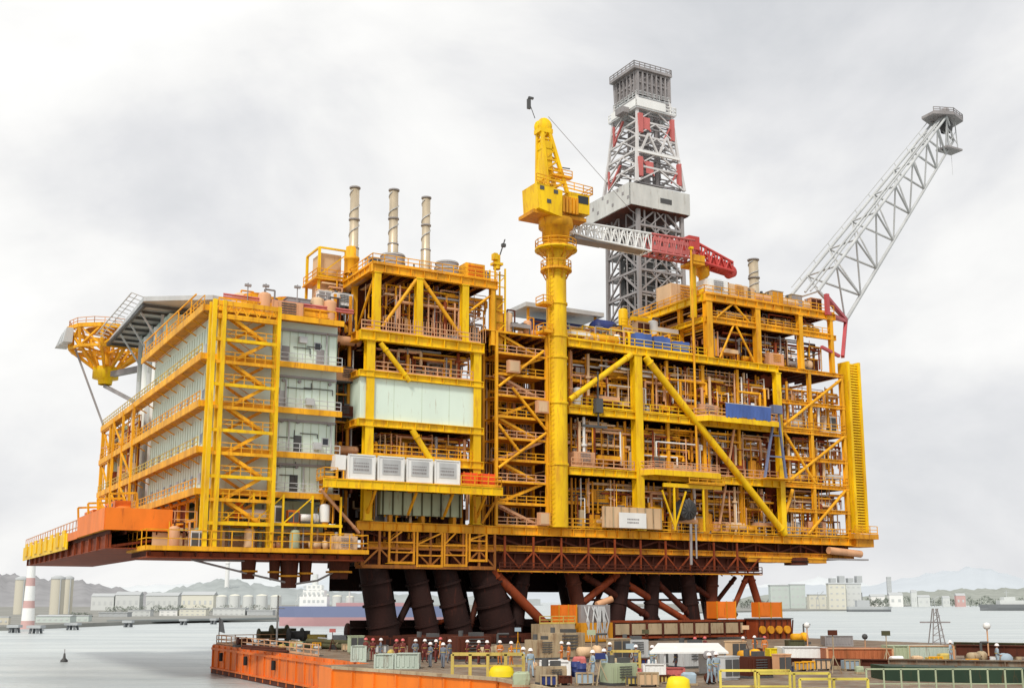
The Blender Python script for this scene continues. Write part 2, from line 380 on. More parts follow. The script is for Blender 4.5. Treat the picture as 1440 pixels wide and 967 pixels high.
def clump(px0, px1, pyt, dist, label, seed):
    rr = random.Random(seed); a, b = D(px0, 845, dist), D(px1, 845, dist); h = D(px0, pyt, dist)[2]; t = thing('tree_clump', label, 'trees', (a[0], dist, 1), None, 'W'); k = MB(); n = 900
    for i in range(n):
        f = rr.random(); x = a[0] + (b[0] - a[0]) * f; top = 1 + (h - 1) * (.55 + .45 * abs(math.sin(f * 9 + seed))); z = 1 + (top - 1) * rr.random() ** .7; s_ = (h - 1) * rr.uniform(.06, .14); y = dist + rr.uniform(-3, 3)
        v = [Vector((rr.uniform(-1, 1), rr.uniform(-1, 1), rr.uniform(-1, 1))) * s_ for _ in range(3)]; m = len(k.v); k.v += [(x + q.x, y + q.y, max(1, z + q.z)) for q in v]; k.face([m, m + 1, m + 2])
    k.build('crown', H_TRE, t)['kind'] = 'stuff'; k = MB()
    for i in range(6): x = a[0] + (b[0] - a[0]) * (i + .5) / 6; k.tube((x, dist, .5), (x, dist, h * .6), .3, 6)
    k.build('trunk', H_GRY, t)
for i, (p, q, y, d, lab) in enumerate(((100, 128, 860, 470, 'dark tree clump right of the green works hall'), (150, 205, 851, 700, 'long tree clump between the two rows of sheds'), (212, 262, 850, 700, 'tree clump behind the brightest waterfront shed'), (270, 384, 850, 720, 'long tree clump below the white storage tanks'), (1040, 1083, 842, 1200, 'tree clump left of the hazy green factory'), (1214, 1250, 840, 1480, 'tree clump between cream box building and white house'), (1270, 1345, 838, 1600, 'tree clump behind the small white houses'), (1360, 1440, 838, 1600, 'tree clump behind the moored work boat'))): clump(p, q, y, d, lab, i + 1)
# tanks
for i, (px, wd, y) in enumerate([(312, 15, 838), (330, 15, 837), (349, 15, 838), (368, 16, 837), (388, 15, 838), (455, 16, 836), (474, 14, 838), (492, 12, 839)]):
    b = D(px, 845, 860); r = wd * 860 / 1625 / 2 * 1.05; zt = D(px, y, 860)[2]
    t = thing('storage_tank', 'white round storage tank, %s from the left in the far tank row' % ORD[i], 'tank', (b[0], 860, 1), 'white storage tanks in the far tank farm', 'W')
    MB().tube((b[0], 860, 1), (b[0], 860, zt), r, 24).build('shell', H_WHT, t)
    MB().lathe((b[0], 860, zt), [(r * 1.02, 0), (r * .6, .8), (.01, 1.2)], 24).build('roof', H_CRM, t)
    MB().bar((b[0] + r, 858, 1), (b[0] + r, 858, zt + 1), .6).build('stair', H_GRY, t)
# striped tower
b = D(41, 845, 318); t = thing('striped_tower', 'tall red and white striped beacon tower on the left shore', 'beacon tower', (b[0], 318, 0), None, 'W')
hs = [0, 2.6, 6, 8, 12.0, 14.2, 19.0]; rr_ = [1.9, 1.7, 1.55, 1.4, 1.25, 1.15, 1.0]
for i in range(6):
    MB().tube((b[0], 318, hs[i] + .2), (b[0], 318, hs[i + 1] + .2), rr_[i], 20, rr_[i + 1]).build('band', [H_PNK, H_BRT][(i + 0) % 2] if i else H_PNK, t)
MB().lathe((b[0], 318, 19.2), [(1.3, 0), (1.3, .3), (.6, .35), (.6, 1.4), (.01, 1.8)], 16).build('lantern', H_WHT, t)
MB().cbox(b[0], 318, -.3, 7, 6, .9).build('footing', H_GRY, t)
b = D(318, 845, 2500); zt = D(318, 792, 2500)[2]
t = thing('hill_tower', 'white round tower standing on the far green hill', 'tower', (b[0], 2500, 30), None, 'W')
MB().tube((b[0], 2500, 30), (b[0], 2500, zt), 5, 14, 4.4).build('shaft', H_BRT, t)
MB().lathe((b[0], 2500, zt), [(5.6, 0), (5.6, 3), (.1, 7)], 14).build('cap', H_BRT, t)
# mooring dolphins in front of the left shore
for i, (px, py) in enumerate([(20, 889), (50, 890), (102, 885), (180, 881), (258, 878), (300, 877)]):
    g = G(px, py, 0); s = [1.6, 1.9, 2, 1.6, 1.4, 1.2][i]
    t = thing('mooring_dolphin', 'dark mooring dolphin off the left shore, %s from the left' % ORD[i], 'mooring', g, 'mooring dolphins off the left shore', 'W')
    k = MB()
    for a_ in range(4): k.tube((g[0] + s * math.cos(a_ * 1.57 + .7), g[1] + s * math.sin(a_ * 1.57 + .7), -2), (g[0] + s * .6 * math.cos(a_ * 1.57 + .7), g[1] + s * .6 * math.sin(a_ * 1.57 + .7), 1.3), .35, 8)
    k.build('pile', H_DRK, t); MB().cbox(g[0], g[1], 1.3, s * 1.9, s * 1.7, .7).build('cap', H_GRY, t)

def ship_hull(mb, L_, B_, h, bow=.2):
    pr = [(-L_ / 2, .75), (-L_ / 2 + .08 * L_, 1), (L_ / 2 - bow * L_, 1), (L_ / 2 - bow * .45 * L_, .7), (L_ / 2 + .02 * L_, .04)]
    m = len(mb.v)
    for z, sc_, dx in ((-.5, .8, 0), (h * .45, .95, .0), (h, 1, .02)):
        for x, y in pr: mb.v.append((x + (dx * L_ if x > 0 else 0), -y * B_ / 2 * sc_, z))
        for x, y in reversed(pr): mb.v.append((x + (dx * L_ if x > 0 else 0), y * B_ / 2 * sc_, z))
    n = len(pr) * 2
    for j in range(2):
        mb.mat(j)
        for i in range(n):
            a = m + j * n + i; b_ = m + j * n + (i + 1) % n; mb.face([a, b_, b_ + n, a + n])
    mb.mat(1); mb.face([m + 2 * n + i for i in range(n)])
# cargo ship behind the legs on the left (blue hull, red boot-top)
def place_local(t, loc, rz): t.location = loc; t.rotation_euler = (0, 0, rz)
t = thing('cargo_ship', 'blue and red hulled ship with white deckhouse moored behind the barge', 'ship', (0, 0, 0), None, 'L')
k = MB(); ship_hull(k, 54, 11, 6.4); k.build('hull', [H_RED, H_BLU], t)
s = MB().box(12, 21, -4.5, 4.5, 6.4, 9.6).box(13, 20, -4, 4, 9.61, 11.8).box(14, 19, -3.4, 3.4, 11.81, 13.4); so_ = s.build('deckhouse', H_BRT, t)
kk = MB()
for z in (8.3, 10.8, 12.9):
    for i in range(5): kk.box(13 + i * 1.5, 13.8 + i * 1.5, 4.52, 4.62, z - .6, z + .2)
kk.build('window', H_WIN, so_)
MB().tube((16.5, 0, 13.4), (16.5, 0, 17), 1.1, 12, .9).build('funnel', H_WHT, t)
for x in (-18, -6, 5): MB().tube((x, 0, 7.2), (x, 0, 15), .3, 8).bar((x, 0, 13), (x + 6, 0, 15.5), .3).build('derrick_post', H_WHT, t)
MB().box(-22, 9, -4, 4, 6.41, 7.6).build('hatch_cover', H_RED, t)
g = G(447, 880, 0); place_local(t, (g[0] + 14, g[1] + 8, 0), rad(183))
t = thing('work_boat', 'dark hulled boat with white wheelhouse on the far water at right', 'boat', (0, 0, 0), None, 'L')
k = MB(); ship_hull(k, 62, 13, 5.5); k.build('hull', [H_DRK, H_DRK], t)
MB().box(-22, 16, -4.5, 4.5, 5.5, 9).box(2, 12, -4, 4, 9, 12).build('wheelhouse', H_WHT, t)
MB().tube((8, 0, 12), (8, 0, 18), .3, 8).bar((6, 0, 16), (10, 0, 16), .3).build('mast', H_GRY, t)
g = G(1420, 858, 0); place_local(t, (g[0] + 6, g[1], 0), rad(180))
t = thing('work_boat', 'small dark boat moored at the point of the right shore', 'boat', (0, 0, 0), None, 'L')
k = MB(); ship_hull(k, 34, 8, 4); k.build('hull', [H_DRK, H_GRY], t)
MB().box(-10, 0, -3, 3, 4, 9).build('wheelhouse', H_GRY, t); MB().tube((-5, 0, 9), (-5, 0, 15), .4, 8).build('mast', H_DRK, t)
g = G(1222, 859.5, 0); place_local(t, g, 0)

# ================================================================ TOPSIDE
def equip(kind, u, v, z, s, mat, mat2, label, group=None):
    """one machine standing at (u,v) on level z, size s"""
    if kind == 'horizontal_vessel':
        t = thing('pressure_vessel', label, 'vessel', (u, v, z), group); r = s * .32; l = s * 1.1; zc = z + r + .35
        MB().lathe((u, v, zc), [(.01, -l), (r * .6, -l + r * .12), (r * .93, -l + r * .4), (r, -l + r * .7), (r, l - r * .7), (r * .93, l - r * .4), (r * .6, l - r * .12), (.01, l)], 14, 'x').build('shell', mat, t)
        for q in (-.55, .55): MB().box(u + q * l - .1, u + q * l + .1, v - r * .8, v + r * .8, z, zc - r * .55).build('saddle', mat2, t)
        MB().tube((u + .3 * l, v, zc + r * .9), (u + .3 * l, v, zc + r + .5), .12, 8).tube((u - .2 * l, v, zc + r * .9), (u - .2 * l, v, zc + r + .4), .2, 8).build('nozzle', mat2, t)
    elif kind == 'vertical_vessel':
        t = thing('vertical_vessel', label, 'vessel', (u, v, z), group); r = s * .3; h = s * 1.3
        MB().lathe((u, v, z), [(r, .4), (r, h - r * .5), (r * .9, h - r * .2), (r * .5, h), (.01, h + .05)], 14).build('shell', mat, t)
        MB().tube((u, v, z), (u, v, z + .4), r * .8, 12).build('skirt', mat2, t)
        MB().path([(u, v, z + h), (u, v, z + h + .4), (u + r + .4, v, z + h + .4), (u + r + .4, v, z + .3)], .1).build('pipe', mat2, t)
    elif kind == 'pump_skid':
        t = thing('pump_skid', label, 'pump', (u, v, z), group)
        MB().cbox(u, v, z, s * 1.3, s * .6, .25).build('base_frame', mat2, t)
        MB().lathe((u - s * .25, v, z + .25 + s * .28), [(.01, -s * .35), (s * .24, -s * .35), (s * .24, s * .3), (.01, s * .3)], 12, 'x').build('motor', mat, t)
        MB().lathe((u + s * .35, v, z + .25 + s * .28), [(.01, -.25), (s * .3, -.2), (s * .3, .2), (.01, .25)], 12, 'x').build('casing', mat, t)
        MB().path([(u + s * .35, v, z + s * .6), (u + s * .35, v, z + s * 1.2), (u + s * .9, v, z + s * 1.2)], .1).build('pipe', mat2, t)
    elif kind == 'cabinet':
        t = thing('control_cabinet', label, 'cabinet', (u, v, z), group); a = s * .55; h = s * .95
        MB().cbox(u, v, z + .12, a * 1.6, a, h).cbox(u, v, z, a * 1.4, a * .8, .12).build('body', mat, t)
        for q in (-.4, .4): MB().box(u + q * a - a * .34, u + q * a + a * .34, v - a / 2 - .04, v - a / 2 - .004, z + .25, z + h).build('door', mat2, t)
        MB().cbox(u, v, z + h + .12, a * 1.7, a * 1.1, .08).build('roof', mat, t)
    elif kind == 'enclosure':
        t = thing('machinery_enclosure', label, 'enclosure', (u, v, z), group); a = s; h = s * .9
        k = MB().cbox(u, v, z + .15, a * 1.5, a, h)
        for i in range(7): x = u - a * .7 + i * a * 1.4 / 6; k.box(x - .04, x + .04, v - a / 2 - .06, v - a / 2 - .002, z + .15, z + h)
        k.build('casing', mat, t)
        MB().cbox(u, v, z, a * 1.55, a * 1.05, .15).build('base_frame', mat2, t)
        k = MB()
        for i in range(5): k.box(u - a * .3, u + a * .4, v - a / 2 - .1, v - a / 2 - .062, z + h * .4 + i * .12 * s, z + h * .4 + i * .12 * s + .05 * s)
        k.build('louvre', mat2, t)
        MB().tube((u - a * .4, v, z + h + .15), (u - a * .4, v, z + h + .6), .2, 10).cbox(u + a * .3, v, z + h + .15, a * .5, a * .4, .3).build('vent', mat2, t)
    elif kind == 'air_cooler':
        t = thing('air_cooler', label, 'cooler', (u, v, z), group); a = s
        MB().cbox(u, v, z + s * .55, a * 1.6, a, s * .3).build('casing', mat, t)
        for x in (-1, 1):
            for y in (-1, 1): MB().bar((u + x * a * .74, v + y * a * .45, z), (u + x * a * .74, v + y * a * .45, z + s * .55), .14).build('leg', mat2, t)
        for x in (-.4, .4): MB().tube((u + x * a, v, z + s * .85), (u + x * a, v, z + s * .95), a * .33, 14, a * .36, False).build('fan_ring', mat2, t)
    return t
KN = {'horizontal_vessel': 'horizontal vessel', 'vertical_vessel': 'upright vessel', 'pump_skid': 'pump skid', 'cabinet': 'double door cabinet', 'enclosure': 'louvred machine enclosure', 'air_cooler': 'raised air cooler'}
CN = {'beige_paint': 'beige', 'pale_pink_primer': 'pinkish', 'white_paint': 'white', 'grey_steel': 'grey', 'light_grey_steel': 'light grey', 'orange_yellow_paint': 'orange yellow', 'pale_green_paint': 'pale green', 'tan_paint': 'tan', 'faded_red_paint': 'faded red', 'dark_blue_paint': 'dark blue', 'bright_yellow_paint': 'yellow', 'orange_paint': 'orange', 'rust_brown_primer': 'rust brown', 'red_brown_primer': 'red brown', 'shaded_yellow_paint': 'dull yellow'}
KN = dict(KN, cabinet='double door cabinet', enclosure='louvred enclosure')
LONG = []
def fill(where, u0, u1, v0, v1, z, hmax, n, mats=None, kinds=None, seed=1, smin=1.3, smax=2.5):
    rr = random.Random(seed); mats = mats or [BEI, PNK, RBR, BEI, YEO, PNK, TAN, BRN, YDK, LGR]; kinds = kinds or list(KN)
    items = []
    for i in range(n):
        k = rr.choice(kinds); s = min(hmax * .7, rr.uniform(smin, smax)); u = u0 + (u1 - u0) * (i + .5 + rr.uniform(-.12, .12)) / n
        items.append((k, u, rr.uniform(v0, v1), s, rr.choice(mats), rr.choice([DGR, BRN, YDK, GRY])))
    where = where.replace('the ', '', 1) if where.startswith('the ') else where
    where = where.replace(' of the ', ' of ')
    cnt = {}
    for it in items: q = (it[0], it[4].name); cnt[q] = cnt.get(q, 0) + 1
    seen = {}
    for k, u, v, s, m, m2 in items:
        q = (k, m.name); seen[q] = seen.get(q, 0) + 1; nm = CN[m.name] + ' ' + KN[k]
        if cnt[q] == 1: lab = '%s on the %s' % (nm, where)
        else: lab = '%s, %s from left on the %s' % (nm, ORD[seen[q] - 1], where)
        equip(k, u, v, z, s, m, m2, lab, None)

def pipes(parent, u0, u1, v0, v1, z0, z1, n, seed, mats=(YDK, PNK, RBR, BRN, BEI, YEO), rmax=.2, singles=10):
    rr = random.Random(seed); H = z1 - z0; runs = []
    for i in range(n):
        k = MB(); m = mats[i % len(mats)]
        r = rr.choice([.05, .07, .09, .12, rmax]); v = rr.uniform(v0, v1); t = rr.random()
        if t < .42:
            a = rr.uniform(u0, u1 - 1); b = min(u1, a + rr.uniform(2, 9)); z = z0 + H * rr.uniform(.25, .95); c = z0 + H * rr.uniform(.02, .6)
            k.path([(a, v, c), (a, v, z), (b, v, z), (b, v, max(z0 + .05, z - rr.uniform(.3, H * .5)))], r)
        elif t < .62:
            a = rr.uniform(u0, u1); k.path([(a, v, z0 + .02), (a, v, z1 - .02)], r)
            zz = z0 + H * rr.uniform(.3, .7); k.tube((a, v, zz - .12), (a, v, zz + .12), r * 2, 8)
            k.bar((a - .35, v, zz + .1), (a + .35, v, zz + .1), .08)
        elif t < .78:
            a = rr.uniform(u0, u1); z = z0 + H * rr.uniform(.5, .95)
            k.path([(a, v1, z), (a, v0, z), (a, v0, z0 + H * .1)], r)
        else:
            a = rr.uniform(u0, u1 - 2); b = min(u1, a + rr.uniform(3, 10)); z = z0 + H * rr.uniform(.6, .93)
            k.box(a, b, v, v + .35, z, z + .1); k.box(a, b, v, v + .03, z + .1, z + .22)
        runs.append((r, k, m))
    runs.sort(key=lambda q: -q[0])
    for r, k, m in runs[:singles]: k.build('pipe', m, parent)
    by = {}
    for r, k, m in runs[singles:]:
        q = by.setdefault(m.name, (MB(), m))[0]; o_ = len(q.v); q.v += k.v
        for f, s_ in zip(k.f, k.sm): q.face([x + o_ for x in f], s_)
    for nm, (q, m) in by.items(): q.build('small_pipework', m, parent)['kind'] = 'stuff'

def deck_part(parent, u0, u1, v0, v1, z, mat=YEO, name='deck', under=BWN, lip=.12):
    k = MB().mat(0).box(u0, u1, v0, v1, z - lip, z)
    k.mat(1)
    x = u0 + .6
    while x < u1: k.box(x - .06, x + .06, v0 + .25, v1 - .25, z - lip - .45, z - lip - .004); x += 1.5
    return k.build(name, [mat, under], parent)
def col(parent, u, v, z0, z1, w=1.0, mat=YEL, name='column', round_=False):
    k = MB()
    if round_: k.tube((u, v, z0), (u, v, z1), w / 2, 18)
    else:
        t = w * .1
        k.box(u - w / 2, u + w / 2, v - w / 2, v - w / 2 + t, z0, z1).box(u - w / 2, u + w / 2, v + w / 2 - t, v + w / 2, z0, z1).box(u - w * .36, u + w * .36, v - w / 2 + t + .003, v + w / 2 - t - .003, z0, z1)
    for z in [z0 + (z1 - z0) * f for f in (.0, 1)]: k.box(u - w * .6, u + w * .6, v - w * .6, v + w * .6, z - (.12 if z == z1 else 0), z + (.12 if z == z0 else 0))
    return k.build(name, mat, parent)
def beam(parent, p, q, h=.9, w=.5, mat=YEL, name='girder'): return MB().ibeam(p, q, h, w).build(name, mat, parent)
def brace(parent, p, q, w=.7, mat=YEL, name='brace'):
    k = MB().tube(p, q, w / 2, 12); P = Vector(p); Q = Vector(q); d = (Q - P).normalized()
    for a, b_ in ((P, d), (Q, -d)): k.tube(a + b_ * .9, a + b_ * 1.05, w * .62, 12)
    return k.build(name, mat, parent)
def railing(parent, pts, mat=YEO, h=1.1, sp=1.5): return MB().rail(pts, h, .045, sp).build('railing', mat, parent)

# ---- lower hull structure of the topside: main deck
T = thing('topside_main_deck', 'yellow main deck carrying all the modules above the dark support frame', 'platform deck', (17, 0, 16))
deck_part(T, 16.5, 94, .05, 18, 16.78, BRN, under=MAR)
for a, b_ in ((16.5, 31), (31, 43), (43, 54.5), (54.5, 66), (66, 78.3), (78.3, 94)): beam(T, (a, 0, 16.25), (b_, 0, 16.25), 1.0, .6, YEO)
for u in (16.7, 24, 31, 37, 43, 48, 54.5, 60, 66, 72, 78.3, 85, 93.5): beam(T, (u, .35, 16.15), (u, 18, 16.15), .9, .4, BRN, 'cross_girder')
beam(T, (16.5, 18.2, 16.15), (94, 18.2, 16.15), .9, .5, BRN)
railing(T, [(43, -.25, 16.85), (54, -.25, 16.85)], YEO); railing(T, [(66, -.25, 16.85), (92, -.25, 16.85)], YEO)
# lower truss below deck (brown) from u=18 to 92
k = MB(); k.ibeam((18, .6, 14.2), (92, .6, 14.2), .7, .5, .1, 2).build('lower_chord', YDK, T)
k = MB()
for i in range(19):
    u = 18 + i * 4; k.bar((u, .6, 14.5), (u, .6, 15.72), .3)
    if i < 18: k.bar((u, .6, 14.5) if i % 2 else (u, .6, 15.6), (u + 4, .6, 15.6) if i % 2 else (u + 4, .6, 14.5), .22)
k.build('web_member', BRN, T)
MB().box(18, 92, 1.4, 1.5, 14.0, 15.7).box(17.5, 92, 1.6, 17.8, 13.85, 13.95).build('belly_plate', MAR, T)
k = MB()
for i in range(26):
    u = 19 + i * 2.8; k.tube((u, 1.0, 13.9), (u + R.uniform(1, 2.5), 1.0, 13.9), R.uniform(.12, .35), 8); k.bar((u, .9, 13.8), (u, .9, 15.7), .12)
k.build('pipework', RBR, T)
# hanging scaffold frames below the middle module
for i, (a, b_, zb) in enumerate(((20.2, 23.2, 12.2), (23.6, 26.7, 11.9), (27.0, 29.8, 12.0), (30.2, 32.4, 12.6))):
    t = thing('access_scaffold', 'yellow hanging access scaffold under the middle module, %s from the left' % ORD[i], 'scaffold', (a, -.4, zb), 'hanging access frames under the main deck')
    k = MB()
    for v in (-.6, .9):
        for u in (a, b_): k.bar((u, v, zb), (u, v, 15.7), .2)
        for z in (zb + .1, zb + 1.2, zb + 2.3): k.bar((a, v, z), (b_, v, z), .16)
        k.bar((a, v, zb + 2.4), (b_, v, 15.7) if i % 2 else ((a + b_) / 2, v, 15.7), .15)
    k.build('frame', YDK, t); MB().box(a - .1, b_ + .1, -.7, 1.0, zb - .08, zb).build('floor', YEO, t)

k = MB()
for v in (-.5, 1.2):
    k.bar((17, v, 11.8), (33.6, v, 11.8), .3, .4).bar((17, v, 13.8), (33.6, v, 13.8), .22)
    for i in range(9):
        u = 17 + i * 2.07; k.bar((u, v, 11.8), (u, v, 15.7), .24)
        if i < 8: k.bar((u, v, 13.8 if i % 2 else 11.9), (u + 2.07, v, 11.9 if i % 2 else 13.8), .18)
k.build('hanging_truss', paint('rusty_orange_steel', (.34, .12, .018), .7, .4, .7), T)
k = MB()
for i in range(10): u = 35 + i * 3.9; k.bar((u, -.3, 11.9), (u, -.3, 15.6), .2); k.bar((u, -.3, 13.8), (u + 1.9, -.3, 11.9), .16).bar((u + 1.9, -.3, 11.9), (u + 3.9, -.3, 13.8), .16)
k.build('hanging_truss', RBR, T)
# ---- load-out support frame
T = thing('support_frame', 'dark red brown support frame of leaning legs between deck and barge', 'support frame', (18, 0, 3.2))
for z0, z1, v in ((11.9, 13.7, .4), (11.9, 13.7, 12.6)):
    for a, b_ in ((18, 31.5), (31.5, 45), (45, 60), (60, 74)): beam(T, (a, v, (z0 + z1) / 2), (b_, v, (z0 + z1) / 2), z1 - z0, 1.0, DRK if v > 1 else MAR)
for u in (18.4, 24, 30, 36, 42, 48, 54, 60, 66, 73.6): beam(T, (u, .95, 12.8), (u, 12.1, 12.8), 1.6, .7, DRK, 'cross_girder')
MB().box(34, 73.8, -.35, -.15, 11.55, 11.75).box(34, 73.8, -.9, -.16, 11.42, 11.53).build('ledge', YDK, T)
railing(T, [(34, -.85, 11.55), (73.8, -.85, 11.55)], BRN, .9)
MB().box(18, 74, 12.0, 12.2, 9.2, 11.9).build('rear_web_plate', DRK, T)
k = MB()
for i in range(24): k.bar((33 + i * 1.7, .2, 11.9), (33 + i * 1.7 + .9, .2, 11.3), .12)
k.build('bracket', RBR, T)
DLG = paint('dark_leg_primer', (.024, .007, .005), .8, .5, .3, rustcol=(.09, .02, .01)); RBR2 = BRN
legs = [(19.2, 20.9, 3.5), (24.2, 26.4, 2.6), (28.0, 30.4, 3.0), (33.2, 35.6, 4.1), (38.6, 37.2, 2.0), (45.2, 47.4, 1.9), (53.2, 51.6, 2.1), (57.8, 57.0, 1.9), (63.0, 64.2, 2.1), (67.4, 66.6, 1.7)]
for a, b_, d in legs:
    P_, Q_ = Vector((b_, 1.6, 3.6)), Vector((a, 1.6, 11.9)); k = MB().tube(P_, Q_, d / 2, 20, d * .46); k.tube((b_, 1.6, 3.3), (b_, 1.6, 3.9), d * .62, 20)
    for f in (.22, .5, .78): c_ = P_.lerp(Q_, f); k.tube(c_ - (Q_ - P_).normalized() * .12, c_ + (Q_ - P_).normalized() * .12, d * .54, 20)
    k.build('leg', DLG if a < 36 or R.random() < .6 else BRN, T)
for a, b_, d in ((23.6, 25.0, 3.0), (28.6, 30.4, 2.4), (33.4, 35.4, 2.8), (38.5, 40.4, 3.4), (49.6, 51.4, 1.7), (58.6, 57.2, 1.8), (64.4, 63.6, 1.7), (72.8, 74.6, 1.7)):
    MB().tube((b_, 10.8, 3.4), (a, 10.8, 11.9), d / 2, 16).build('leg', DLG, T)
for p, q, w_, m in (((33.5, .2, 11.6), (41.8, .2, 4.4), 1.15, RBR), ((52, 1.2, 11.4), (42.6, 1.2, 5), .9, RBR), ((47, 1.4, 11.2), (56.6, 1.4, 6.2), .9, MAR), ((52.6, 1.4, 10.6), (63, 1.4, 5.4), .9, RBR), ((57.6, 1.4, 10.8), (63.2, 1.4, 6.4), .8, MAR), ((73, .8, 11.6), (74.9, .8, 6.2), 1.0, RBR), ((69.5, .8, 6.2), (72.6, .8, 11.4), .7, RBR), ((64, 1.4, 10), (71, 1.4, 6.2), .7, MAR),
                 ((33, 5, 4.4), (39, 5, 11.6), .8, MAR), ((36, 6, 11.5), (42, 6, 4.5), .8, MAR), ((20.6, 5, 11.6), (24.4, 5, 4.2), .5, RBR), ((27.4, 3, 5.4), (31, 3, 6.4), .5, RBR), ((48.6, 4, 4.6), (52.6, 4, 11.4), .6, BRN), ((60.4, 4, 4.8), (57.6, 4, 11.4), .6, BRN), ((67.2, 3, 6.2), (72.4, 3, 11.2), .6, BRN), ((22.4, 2.2, 5.0), (25.4, 2.2, 10.8), .8, DLG), ((27.6, 2.2, 10.8), (29.6, 2.2, 5.0), .7, DLG), ((31.6, 2.2, 4.6), (33.4, 2.2, 10.6), .7, BRN), ((47, 2.4, 8.2), (66, 2.4, 8.2), .3, BRN)):
    brace(T, p, q, w_, m)
k = MB()
for a, b_ in ((34.2, 36.4),): k.box(a, b_, 2.9, 3.1, 4.2, 11.8)
k.build('web_plate', MAR, T)
MB().box(17.8, 45.2, 4.4, 4.7, 3.3, 5.9).box(17.8, 45.2, 3.6, 4.39, 5.0, 5.2).build('web_plate', DRK, T)
# skid beams under the legs
t = thing('skid_beam', 'long rust and grey skid beam lying under the right hand legs', 'skid beam', (45, 0, 3.2))
MB().ibeam((45.4, -.2, 4.6), (75.0, -.2, 4.6), 2.2, 1.6, .25, 2.4).build('beam', RBR, t)
MB().box(49.6, 70, -1.06, -1.0, 4.0, 5.3).build('side_panel', TAN, t); k = MB()
for i in range(9): k.box(49.6 + i * 2.45, 49.9 + i * 2.45, -1.16, -1.07, 3.8, 5.5)
k.build('rib', BRN, t)
t = thing('skid_beam', 'dark skid beam under the left hand group of legs', 'skid beam', (18, 0, 3.2))
MB().ibeam((17.6, 1.6, 3.75), (45.2, 1.6, 3.75), 1.1, 3.4, .2, 2.4).build('beam', BRN, t)
k = MB().box(17.4, 45.0, -.4, -.1, 3.35, 4.1); 
for i in range(28): k.box(17.5 + i, 17.65 + i, -.55, -.41, 3.35, 4.0)
k.build('side_panel', MAR, t)
t = thing('winch_block', 'rusty brown winch block at the right end of the skid beam', 'winch', (72.5, -1, 3.2))
MB().box(70.4, 76.4, -3.2, -1.3, 3.2, 5.7).build('frame', RBR, t)
k = MB()
for i in range(4): k.tube((71.2 + i * 1.4, -3.3, 4.4), (71.2 + i * 1.4, -3.6, 4.4), .5, 14)
k.build('drum', YDK, t); k = MB()
for i in range(7): k.bar((70.6 + i * .95, -3.28, 3.3), (70.9 + i * .95, -3.28, 5.6), .14)
k.build('stiffener', BRN, t); MB().box(70.2, 76.6, -3.4, -1.1, 5.71, 5.85).build('top_plate', DGR, t)

# ---- living quarters
T = thing('living_quarters', 'pale mint accommodation block with orange walkways, at the left end of the platform', 'building', (0, 0, 15))
def panelled(mb, x0, x1, y0, y1, z0, z1, front=True):
    mb.box(x0, x1, y0, y1, z0, z1)
MB().box(.0, 13.7, .0, 30, 19.3, 38.3).build('wall', MINT, T)
MB().box(1.5, 13.7, 30.01, 50, 19.3, 45.2).build('rear_wall', MINT, T, label='taller grey green rear wall of the block')
MB().box(2.0, 13.0, 1.0, 40, 14.2, 18.7).build('lower_wall', GRN, T)
k = MB()
for z in (19.8, 23.9, 28.7, 33.7):   # vertical panel seams of the cladding
    for i in range(26): v = .9 + i * 1.15; k.box(-.035, -.003, v, v + .06, z, z + 3.6)
k.build('panel_seam', GRN, T); k = MB()
for z in (19.8, 23.9, 28.7, 33.7):
    for i in range(9): u = 6.4 + i * .9; k.box(u, u + .05, -.035, -.003, z, z + 3.6)
k.build('panel_seam', GRN, T)
LV = [19.3, 23.6, 28.4, 33.4, 38.6]
for i, z in enumerate(LV):
    vl = 50 if i < 4 else 30
    d = MB().box(-1.7, -.01, -1.5, vl + (8 if i < 4 else 0), z - .12, z).box(-.01, 13.9, -1.5, -.01, z - .12, z).build('walkway', YDK, T)
    k = MB().bar((-1.7, -1.55, z - .2), (-1.7, vl + (8 if i < 4 else 0), z - .2), .16, .75).bar((-1.6, -1.5, z - .2), (13.9, -1.5, z - .2), .16, .62)
    for j in range(14): v = j * 4.2; k.bar((-1.6, min(v, vl), z - .25), (0, min(v, vl), z - 1.1), .12)
    k.build('fascia', YEO, d)
    # rail along the sides
    MB().rail([(-1.62, vl + (8 if i < 4 else 0), z), (-1.62, -1.45, z)], 1.1, .04, 1.6).build('railing', FYL if i % 2 else YEO, d)
    if i < 4: MB().rail([(6.2, -1.45, z), (13.8, -1.45, z)], 1.1, .035, 1.4).build('railing', LGR, d)
def door(parent, u, z, mat=DGR, v=-.06):
    d = MB().box(u, u + .9, v, v + .05, z + .05, z + 2.15).build('door', mat, parent)
    MB().box(u + .7, u + .8, v - .05, v - .004, z + 1.0, z + 1.12).build('handle', LGR, d)
door(T, 8.7, 19.3); door(T, 9.0, 23.6, DGR); door(T, 7.3, 33.4, GRY); door(T, 11.3, 33.4, GRY); door(T, 7, 28.4, LGR)
for u, z in ((12.2, 24.8), (11, 35.4), (6.5, 30), (12.5, 20.8)):
    f = MB().box(u, u + .8, -.08, -.004, z, z + .9).build('window', LGR, T); MB().box(u + .1, u + .7, -.1, -.083, z + .1, z + .8).build('pane', GLS, f)
for li, z in enumerate(LV[:4]):
    for j in range(8):
        v = 3.2 + j * 3.4
        f = MB().box(-.08, -.004, v, v + 1.1, z + 1.1, z + 2.2).build('window', LGR, T); MB().box(-.1, -.083, v + .12, v + .98, z + 1.2, z + 2.1).build('pane', GLS if (j + li) % 3 else LGR, f)
k = MB()   # cable runs and pipes clipped to the front wall
rr = random.Random(4)
